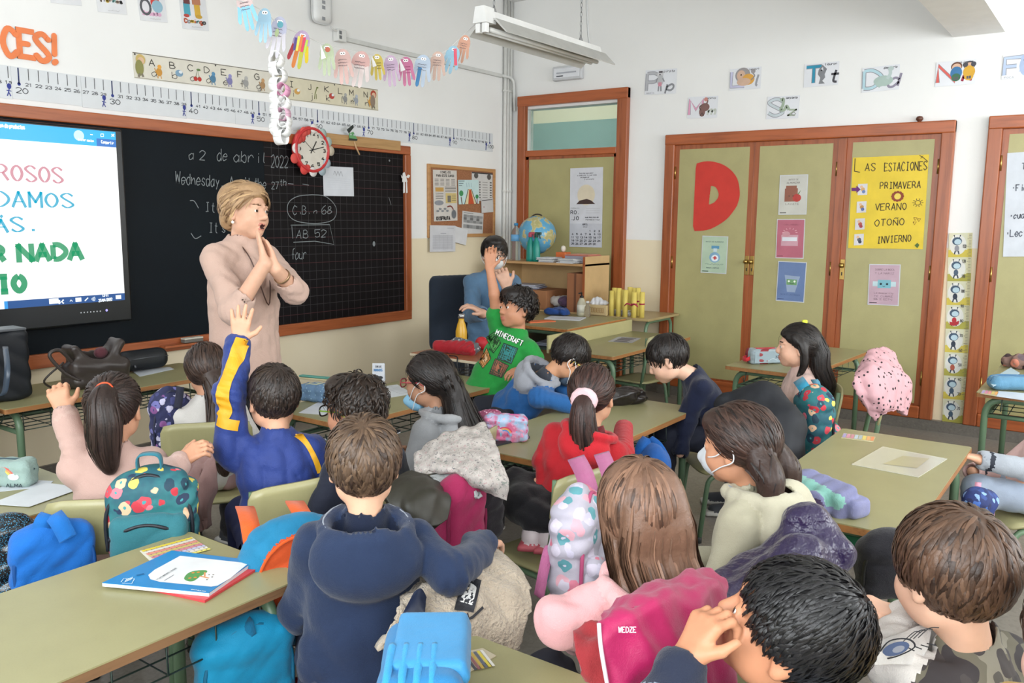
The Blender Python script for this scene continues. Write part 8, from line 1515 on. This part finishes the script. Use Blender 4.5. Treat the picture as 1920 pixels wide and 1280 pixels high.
a = Art(q0, ux, unit(up+bk*.6), None, .002); w_ = np.linalg.norm(q1-q0); a.text('CON LAS', w_*.25, .08, .009, '#55565c', w=.002, width=w_*.5); a.text('MANOS', w_*.15, .06, .012, '#4a7fb0', w=.003, width=w_*.7); a.disc(w_*.35, .03, .013, '#26282e', .009); a.disc(w_*.65, .026, .014, '#26282e', .009); a.build('print', t)
papers('folder_stack', 'dark folder and white sheets in the basket of the middle back desk', 'folders', (-3.92, -2.05, .482), .24, .2, 4, 8, ('#d0d4da', '#c5c9d2', '#d2d4d8', '#26282e'), th=.007)
# small brown table
p = onz(865, 651, .684); t = thing('steel_bottle', 'yellow drinks bottle with steel cap on small brown table', 'bottle', p); b = MB(); b.lathe([(.001, 0), (.033, 0), (.035, .02), (.035, .1), (.026, .14), (.017, .165), (.017, .18)], p, 18); b.build('bottle_body', C('#cf9f2a', .3), t); b = MB(); b.lathe([(.001, .178), (.02, .178), (.02, .205), (.001, .206)], p, 14); b.build('cap', C('#b9bbbd', .25, .9), t)
p = onz(856, 662, .684); t = thing('pencil_case', 'open red pencil case stuffed with things on small brown table', 'pencil case', p); S = sdfbox([p+A_([0, 0, .05])], .17, .0065); S.cap(p+A_([-.03, .11, .036]), p+A_([.0, -.1, .034]), .036, .033, .02, 0); S.cap(p+A_([.03, .02, .05]), p+A_([.02, -.12, .04]), .034, .026, .02, 1); S.folds(.006, [(.04, (1, 1, 0)), (.03, (0, 1, 1))], 3); S.build('case_body', [fabric('#a81e2a', .6), specks('#5d5f63', '#b5b8ba', 50., .25)], t)
p = onz(903, 656, .684); S = sdfbox([p+A_([0, 0, .04])], .06, .006); S.ell(p+A_([0, 0, .041]), (.04, .04, .04)); props(S.build('red_ball', C('#b3202a', .6)), 'round red cushion ball at right of small brown table', 'ball')
# middle front desk
t, L, R = pcase('pencil_case', 'pink glitter pencil case with purple flap on the middle desk', 948, 826, Z0, .17, .105, .06, 60, floral('#c96a8e', ('#d98aa8', '#b54a72', '#7fb0cc', '#d9a0b4'), 60., .3, .35, '#9fb6d2'), '#b04a80'); a = Art(L(0, -.031, 0), R[0], R[2], -R[1], .003)
for k, c_ in enumerate(('#c9405a', '#d9a04a', '#5a8ac0')): a.line([((.03-.006*k)*math.cos(q), (.03-.006*k)*math.sin(q)-.02) for q in np.linspace(.1, PI-.1, 12)], .005, c_)
a.build('rainbow_print', t); p = onz(915, 812, Z0); S = sdfbox([p+A_([0, 0, .05])], .1, .006); S.box(p+A_([0, 0, .045]), (.05, .035, .044), hframe(20), .025); S.folds(.005, [(.03, (1, 1, 0))], 2); props(S.build('glitter_pouch', specks('#8d4060', '#d2a2b8', 90., .3, .35)), 'crimson glitter pouch behind the pink pencil case', 'pouch')
t = flat('spiral_notebook', 'black spiral notebook under the pink pencil case', 'notebook', [(905, 818), (985, 808), (993, 822), (926, 838)], Z0, '#23242a', .008)
p = onz(1172, 758, Z0); S = sdfbox([p+A_([0, 0, .05])], .13, .0065); S.cap(p+A_([-.05, .04, .035]), p+A_([.07, -.03, .032]), .036, .032, .02); S.ell(p+A_([0, 0, .05]), (.06, .05, .028), k=.02); S.folds(.010, [(.04, (1, 1, 0)), (.035, (0, 1, 1))], 8); props(S.build('black_pouch', C('#26211f', .3)), 'crumpled shiny black pouch at far end of the middle desk', 'pouch')
# cupboard desk, empty desk, right desk
t, L, R = pcase('pencil_case', 'grey pencil case with red trim and loop on cupboard desk', 1432, 680, Z0, .21, .09, .10, 42, stripes(('#8d9aa0', '#9aa7ac', '#8a3038'), 9., 1), '#a8202c', '#c02a33')
a = Art(L(0, -.051, 0), R[0], R[2], -R[1], .003); a.rect(-.09, -.035, .09, .035, '#8fa0a8'); a.text('K', .05, -.01, .02, '#3a4650', w=.003); a.line(crv([(.01, -.02), (.03, -.01), (.06, -.022)], 4), .002, '#c9d2d6'); a.build('side_panel_print', t)
flat('photo_sheet', 'dark printed picture lying on the empty desk by teacher table', 'picture', [(1140, 640), (1160, 631), (1202, 634), (1185, 643)], Z0, '#a9aab0', art=lambda a, w, h: [a.rect(w*.12*i+.01, h*.15+.02*(i % 2), w*.12*i+.03, h*.8, ['#4a4448', '#6d5f62', '#8a8488'][i % 3]) for i in range(7)] and None)
t, L, R = pcase('pencil_case', 'light blue soft pencil case on the desk at right edge', 1898, 730, Z0, .24, .075, .11, 60, fabric('#5f8fae', .6), '#3f6f94', r=.035)
flat('booklet', 'white and blue booklet near the right desk edge', 'booklet', [(1872, 733), (1930, 738), (1930, 752), (1868, 743)], Z0, '#c3cdd8'); flat('paper', 'folded pale sheet leaning beside the light blue pencil case', 'paper', [(1852, 715), (1895, 690), (1912, 700), (1862, 725)], .63, '#a9c0cc', .004)
crumple('patterned_cloth', 'crumpled brown and pink cloth bag on the desk at right edge', 'cloth', 1915, 690, Z0, .12, .10, '#8a6a60', 12, floral('#8d6f66', ('#c97f6a', '#3a2a2c', '#d2b09a', '#6a5a60'), 18., .5))
# right front desk
p = onz(1562, 962, Z0); t = thing('pencil_case', 'slouched lilac pencil case with mint zip and silver tag on right front desk', 'pencil case', p); R = hframe(20); L = lambda x, y, z: p+x*R[0]+y*R[1]+A_([0, 0, z]); S = sdfbox([p+A_([0, .06, .05])], .17, .006); S.box(L(.012, .05, .045), (.045, .095, .044), R@rotm((0, 1, 0), .25), .016, .01, 0); S.box(L(-.05, .065, .032), (.03, .075, .031), R@rotm((0, 1, 0), -.2), .014, .006, 0); S.box(L(.035, -.045, .028), (.042, .03, .027), R, .014, .01, 0); S.folds(.004, [(.05, R[0]+R[1]), (.04, R[1])], 6); S.cap(L(-.04, -.045, .05), L(-.03, .14, .09), .024, id=1, paint=True); S.cap(L(-.085, -.02, .04), L(-.085, .13, .05), .018, id=2, paint=True); S.build('case_body', [fabric('#76789c', .7), fabric('#7fb3a8', .6), fabric('#4a3a5a', .6)], t)
b = MB(); q = L(.0, .16, .10); b.tube([q+A_([.02*math.cos(k), .012*math.sin(k), .006*math.sin(2*k)]) for k in np.linspace(0, 2*PI, 12, endpoint=False)], .004, 6, 0, True); b.tube([q+A_([.02+.015*math.cos(k), -.01+.012*math.sin(k), -.004]) for k in np.linspace(0, 2*PI, 10, endpoint=False)], .0035, 6, 0, True); b.build('key_ring', C('#c4c6c8', .25, .9), t)
PF = NT('clear_plastic'); PF.base('#d9d7c9'); PF.r(.12); PF.b.inputs['Alpha'].default_value = .6
flat('plastic_folder', 'clear plastic folder lying flat on the right front desk', 'folder', [(1655, 838), (1776, 861), (1722, 895), (1597, 871)], Z0, PF.m, .003, art=lambda a, w, h: a.poly([(w*.4, h*.25), (w*.85, h*.35), (w*.8, h*.85), (w*.45, h*.75)], C('#a9a58c', .2)) and None)
# sky blue case on the nearest desk
p = onz(795, 1325, Z0); t = thing('pencil_case', 'large sky blue pencil case with flap on the nearest desk', 'pencil case', p); R = hframe(52); c = onz(795, 1328, Z0)+A_([0, 0, .06])
L = lambda x, y, z: c+x*R[0]+y*R[1]+z*R[2]; S = sdfbox([c], .19, .005); S.box(c-A_([0, 0, .002]), (.075, .125, .057), R, .03, .01); S.folds(.003, [(.08, R[1])], 3); SB = fabric('#2672a5', .55, bst=.2); S.build('case_body', SB, t)
S = sdfbox([c], .19, .005); S.box(L(.012, .03, .052), (.066, .10, .013), R, .012); S.cap(L(.07, -.06, .035), L(.07, .12, .035), .014, k=.01); S.build('flap', fabric('#3684b6', .5, bst=.15), t)
for x in (-.055, -.03, -.005, .02): b = MB(); b.tube(crv([L(x, -.128, -.04), L(x, -.13, .0), L(x, -.112, .045), L(x, -.06, .058), L(x, .0, .06)], 5), .0075, 7); b.build('zip', fabric('#2f8fc4', .6), t)
a = Art(L(.0765, .03, -.02), R[1], R[2], R[0], .002); a.poly([(-.03+.045*math.cos(q), .0+.022*math.sin(q)) for q in np.linspace(0, 2*PI, 16)], '#c2d4de'); a.text('M', -.055, -.006, .014, '#3f7fa8', w=.003); a.scribble(-.04, -.006, .04, .012, '#4a86ac', .002); a.build('badge', t)
flat('magazine_card', 'printed cards sticking out under the sky blue pencil case', 'cards', [(862, 1225), (905, 1216), (930, 1230), (868, 1268)], Z0, '#b8ae96', .002, art=lambda a, w, h: [a.rect(w*.06+w*.15*i, h*.1, w*.18+w*.15*i, h*.9, ['#4a4a52', '#8a5a5c', '#b59a4a', '#5a5f6a', '#c9b84a', '#d0cfc8'][i]) for i in range(6)] and None)
# ---------------------------------------------------------------- coats and jackets
def drape(name, lab, rows, mat, th=.012, fold=.010, wl=.07, seed=0, n=11, cat='jacket', extra=None, mat2=None, part='shell'):
    """cloth surface through a grid of room points (given as pixel + distance), with folds and real thickness"""
    G = A_([[at(*q) for q in r] for r in rows]); H = A_([crv(r, n) for r in G]); H = np.stack([crv(H[:, j], n) for j in range(H.shape[1])], 1); N = np.cross(np.gradient(H, axis=0), np.gradient(H, axis=1)); N /= np.linalg.norm(N, axis=2)[..., None]+1e-9
    rg = np.random.default_rng(seed); x, y, z = H[..., 0], H[..., 1], H[..., 2]; d = np.zeros(x.shape)
    for q in range(5): v = rg.normal(0, 1, 3)*A_([1, 1, .3]); v = unit(v)*PI/(wl*rg.uniform(.5, 1.5)); d += 1-2*np.abs(np.sin(v[0]*x+v[1]*y+v[2]*z+rg.uniform(0, 6)+.9*np.sin(15*(x-y+z))))**.8
    H = H+N*(d*fold/3.2)[..., None]; t = thing(name, lab, cat, A_([H[..., 0].mean(), H[..., 1].mean(), z.min()])); b = MB(); b.sheet(H, th, 0, 1 if mat2 else None); b.build(part, [mat, mat2] if mat2 else mat, t); return t, H, N
FC = specks('#a8a29c', '#6f6a68', 120., .22, .8); FC = floral('#b5aea8', ('#8d8682', '#a88c8c', '#7a8078', '#b9b0aa', '#6d6a6c'), 95., .34, .85, '#a39c97')
t, H, N = drape('flowered_coat', 'white coat with tiny flowers draped over a chair in the middle', [[(778, 850, 2.8), (815, 822, 2.85), (862, 803, 2.9), (908, 792, 2.95)], [(776, 872, 2.7), (815, 850, 2.72), (868, 836, 2.74), (925, 820, 2.8)], [(784, 893, 2.68), (830, 875, 2.62), (884, 872, 2.6), (940, 862, 2.66)], [(800, 885, 2.72), (846, 888, 2.62), (900, 905, 2.56), (953, 900, 2.6)], [(806, 880, 2.78), (850, 896, 2.7), (905, 922, 2.6), (950, 938, 2.6)]], FC, .012, .008, .07, 2)
drape('x', 'x', [[(800, 895, 2.66), (845, 888, 2.64), (880, 905, 2.62)], [(812, 900, 2.62), (850, 912, 2.6), (895, 925, 2.58)], [(830, 900, 2.64), (870, 925, 2.6), (900, 934, 2.58)]], fabric('#a3a6a6', .8), .02, .008, .05, 5)
o = bpy.data.objects['x']; o.name = 'grey_sleeve'; props(o, 'grey lining sleeve hanging out of the white flowered coat', 'sleeve')
drape('olive_coat', 'dark olive padded coat over the chair behind green glasses boy', [[(715, 905, 2.5), (745, 893, 2.55), (785, 890, 2.6), (815, 900, 2.65)], [(718, 930, 2.42), (760, 915, 2.42), (805, 915, 2.45), (838, 930, 2.5)], [(745, 960, 2.38), (775, 950, 2.36), (812, 950, 2.4), (842, 958, 2.45)], [(770, 985, 2.38), (795, 985, 2.36), (822, 985, 2.38), (838, 975, 2.42)]], C('#2b2920', .5), .03, .012, .09, 3)
fl, _, _ = drape('fleece_jacket', 'beige curly fleece jacket lying over the chair beside navy hoodie boy', [[(775, 1085, 2.02), (830, 1065, 2.08), (885, 1040, 2.12), (920, 1025, 2.16), (942, 1035, 2.16)], [(755, 1115, 1.93), (820, 1095, 1.97), (885, 1070, 2.02), (945, 1062, 2.06), (980, 1082, 2.08)], [(745, 1150, 1.86), (810, 1125, 1.9), (885, 1112, 1.95), (950, 1112, 2.0), (994, 1112, 2.02)], [(728, 1185, 1.84), (800, 1160, 1.86), (880, 1152, 1.9), (945, 1162, 1.95), (988, 1162, 1.98)], [(705, 1218, 1.84), (790, 1192, 1.85), (860, 1195, 1.88), (930, 1215, 1.92), (966, 1222, 1.95)]], sherpa(), .028, .012, .10, 7)
o = [x for x in fl.children if x.name.startswith('shell')][0]; pl = at(878, 1104, 1.97); a = Art(pl, unit(CR*.95-CU*.3), unit(CU+CR*.3), -CF, .0); gridrect(a, [(-.020, -.027), (.024, -.027), (.024, .027), (-.020, .027)], '#15171f'); gridrect(a, [(-.013, -.016), (.017, -.016), (.017, .02), (-.013, .02)], '#c9c9c6'); a.text('DMR', -.010, .006, .008, '#3a3a40', w=.0014, width=.022); a.scribble(-.010, -.008, .022, .006, '#6a6a70', .001); conform(a, o, o, 'woven_label', None, .006)
a = Art(at(890, 1142, 1.93), CR, CU, -CF, .0); a.line([(-.016, .002), (-.012, -.008), (-.004, -.007), (.008, .001), (.02, .010)], .006, '#191a20', None); conform(a, o, o, 'tick_emblem', None, .006)
drape('navy_lining', 'dark navy puffed sleeve opening beside the fleece jacket', [[(775, 1112, 1.86), (788, 1104, 1.87), (798, 1120, 1.87)], [(758, 1148, 1.82), (778, 1142, 1.82), (794, 1148, 1.83)], [(740, 1185, 1.80), (762, 1182, 1.80), (786, 1170, 1.81)]], C('#1b2236', .4), .012, .004, .04, 6, cat='sleeve')
t, H, N = drape('magenta_jacket', 'bright magenta jacket over the chair behind long haired girl', [[(1130, 1145, 1.42), (1180, 1112, 1.48), (1250, 1085, 1.55), (1315, 1068, 1.62), (1352, 1078, 1.68)], [(1122, 1165, 1.34), (1185, 1130, 1.36), (1260, 1110, 1.42), (1330, 1095, 1.5), (1368, 1105, 1.58)], [(1128, 1220, 1.32), (1195, 1195, 1.33), (1265, 1180, 1.38), (1335, 1165, 1.46), (1378, 1165, 1.54)], [(1140, 1290, 1.32), (1210, 1280, 1.33), (1275, 1270, 1.38), (1345, 1262, 1.46), (1388, 1262, 1.54)], [(1150, 1360, 1.34), (1220, 1360, 1.35), (1285, 1350, 1.40), (1350, 1350, 1.48), (1392, 1350, 1.56)]], fabric('#9a104c', .5, bst=.15, spec=.4), .014, .012, .10, 11)
a = Art(at(1160, 1185, 1.30), CR, CU, -CF, .0); a.text('WEDZE', 0, 0, .008, '#d9c2cc', w=.0014, width=.028, slope=.0); a.build('brand_print', t)
b = MB(); b.tube(crv([at(1123, 1168, 1.325), at(1127, 1215, 1.31), at(1140, 1290, 1.31), at(1150, 1350, 1.33)], 5), .0035, 6); b.build('white_zip', C('#cfb8c4', .5), t)
PU = fabric('#22163c', .3, 30., .12, 7., .5, .9); S = sdfbox([at(1310, 1060, 1.9), at(1580, 960, 2.05), at(1440, 1120, 1.95)], .12, .0075)
for a_, b_, r0, r1 in (((1322, 1116, 1.92), (1400, 1076, 2.0), .034, .042), ((1400, 1076, 2.0), (1480, 1042, 2.02), .042, .05), ((1480, 1039, 2.02), (1520, 1001, 2.04), .05, .045), ((1510, 981, 2.03), (1565, 1036, 2.0), .05, .042), ((1345, 1139, 1.88), (1420, 1112, 1.92), .045, .05), ((1420, 1109, 1.92), (1500, 1051, 1.95), .055, .055), ((1500, 1046, 1.95), (1545, 1081, 1.97), .05, .04), ((1370, 1154, 1.88), (1440, 1134, 1.9), .045, .05), ((1440, 1134, 1.9), (1530, 1116, 1.95), .05, .045)):
    S.cap(at(*a_), at(*b_), r0, r1, .02)
S.folds(.006, [(.10, (1, 1, 1)), (.07, (1, -1, .5))], 5); t = thing('purple_jacket', 'shiny dark purple padded jacket over the masked girl chair', 'jacket', at(1450, 1100, 1.95)); S.build('padded_shell', PU, t)
t, H, N = drape('spotted_jacket', 'pink jacket with black spots hanging on a chair by cupboard', [[(1612, 690, 4.1), (1628, 664, 4.15), (1652, 652, 4.2), (1668, 656, 4.25)], [(1602, 705, 4.0), (1630, 690, 4.0), (1660, 682, 4.05), (1688, 690, 4.15)], [(1604, 728, 3.97), (1638, 722, 3.95), (1670, 716, 4.0), (1708, 718, 4.1)], [(1618, 755, 3.97), (1650, 755, 3.95), (1680, 750, 4.0), (1708, 742, 4.1)], [(1640, 787, 4.0), (1662, 772, 3.98), (1686, 770, 4.02), (1700, 780, 4.1)]], specks('#c79aa0', '#201a20', 44., .22, .7, (1, 1, .8)), .03, .012, .09, 4)
CO = C('#13161d', .7); S = sdfbox([at(1340, 745, 3.6), at(1500, 900, 3.4)], .14, .010)
for a_, b_, r0, r1 in (((1375, 765, 3.66), (1430, 755, 3.6), .07, .09), ((1430, 760, 3.6), (1465, 800, 3.5), .09, .10), ((1400, 790, 3.6), (1450, 850, 3.48), .10, .11), ((1465, 800, 3.5), (1480, 885, 3.42), .07, .07), ((1400, 830, 3.55), (1440, 900, 3.46), .09, .08)): S.cap(at(*a_), at(*b_), r0, r1, .03)
S.folds(.010, [(.09, (1, 0, .6)), (.06, (0, 1, .4))], 9); t = thing('dark_coat', 'large black coat hung over the chair of navy jumper boy', 'coat', at(1440, 900, 3.48)); S.build('shell', CO, t)
drape('pink_garment', 'dusty pink jacket hanging on the chair of girl in white', [[(352, 875, 3.0), (372, 850, 3.05), (396, 828, 3.1)], [(348, 905, 2.95), (375, 885, 2.95), (402, 860, 3.0)], [(362, 945, 2.95), (382, 930, 2.92), (400, 915, 2.98)], [(372, 998, 2.98), (385, 992, 2.96), (396, 985, 3.0)]], fabric('#a88682', .9), .02, .012, .06, 3)
drape('red_garment', 'brick red cloth hanging below the pink hoodie girl seat', [[(1075, 1190, 1.5), (1105, 1170, 1.52), (1130, 1170, 1.5)], [(1082, 1230, 1.46), (1108, 1225, 1.46), (1135, 1225, 1.45)], [(1100, 1275, 1.46), (1118, 1280, 1.45), (1142, 1285, 1.44)]], fabric('#8e2b30', .85), .02, .008, .06, 8)
# white top with a drawing, lying before the camouflage boy
t, H, N = drape('white_shirt', 'white shirt with blue ink drawing held before the camouflage boy', [[(1640, 1205, 1.36), (1680, 1190, 1.4), (1725, 1172, 1.44), (1745, 1180, 1.45)], [(1625, 1222, 1.34), (1668, 1212, 1.36), (1712, 1205, 1.4), (1738, 1210, 1.42)], [(1612, 1245, 1.34), (1655, 1245, 1.35), (1700, 1245, 1.38), (1720, 1250, 1.4)]], fabric('#c2c0bd', .85), .008, .004, .08, 3)
a = Art(at(1680, 1216, 1.345), unit(CR+CU*.25), unit(CU*.9-CF*.4-CR*.2), None, .0); a.n = unit(np.cross(a.ux, a.uy)); a.n = a.n if a.n@-CF > 0 else -a.n
a.disc(.0, .0, .022, '#4a5a7c', .014); a.disc(.004, -.002, .010, '#8a8f9c', .007); a.disc(-.038, -.004, .006, '#1a1c22', .012); a.line(crv([(-.028, .0), (-.01, .02), (.02, .014), (.03, -.006), (.0, -.016), (-.03, -.014)], 5), .003, '#23262e')
for q in range(4): a.line(crv([(.012+.008*q, .012), (.03+.008*q, .026), (.04+.01*q, .022)], 4), .002, '#2a2d33'); a.line([(.02+.01*q, -.004), (.03+.012*q, -.014)], .002, '#2a2d33')
a.build('ink_drawing', t)
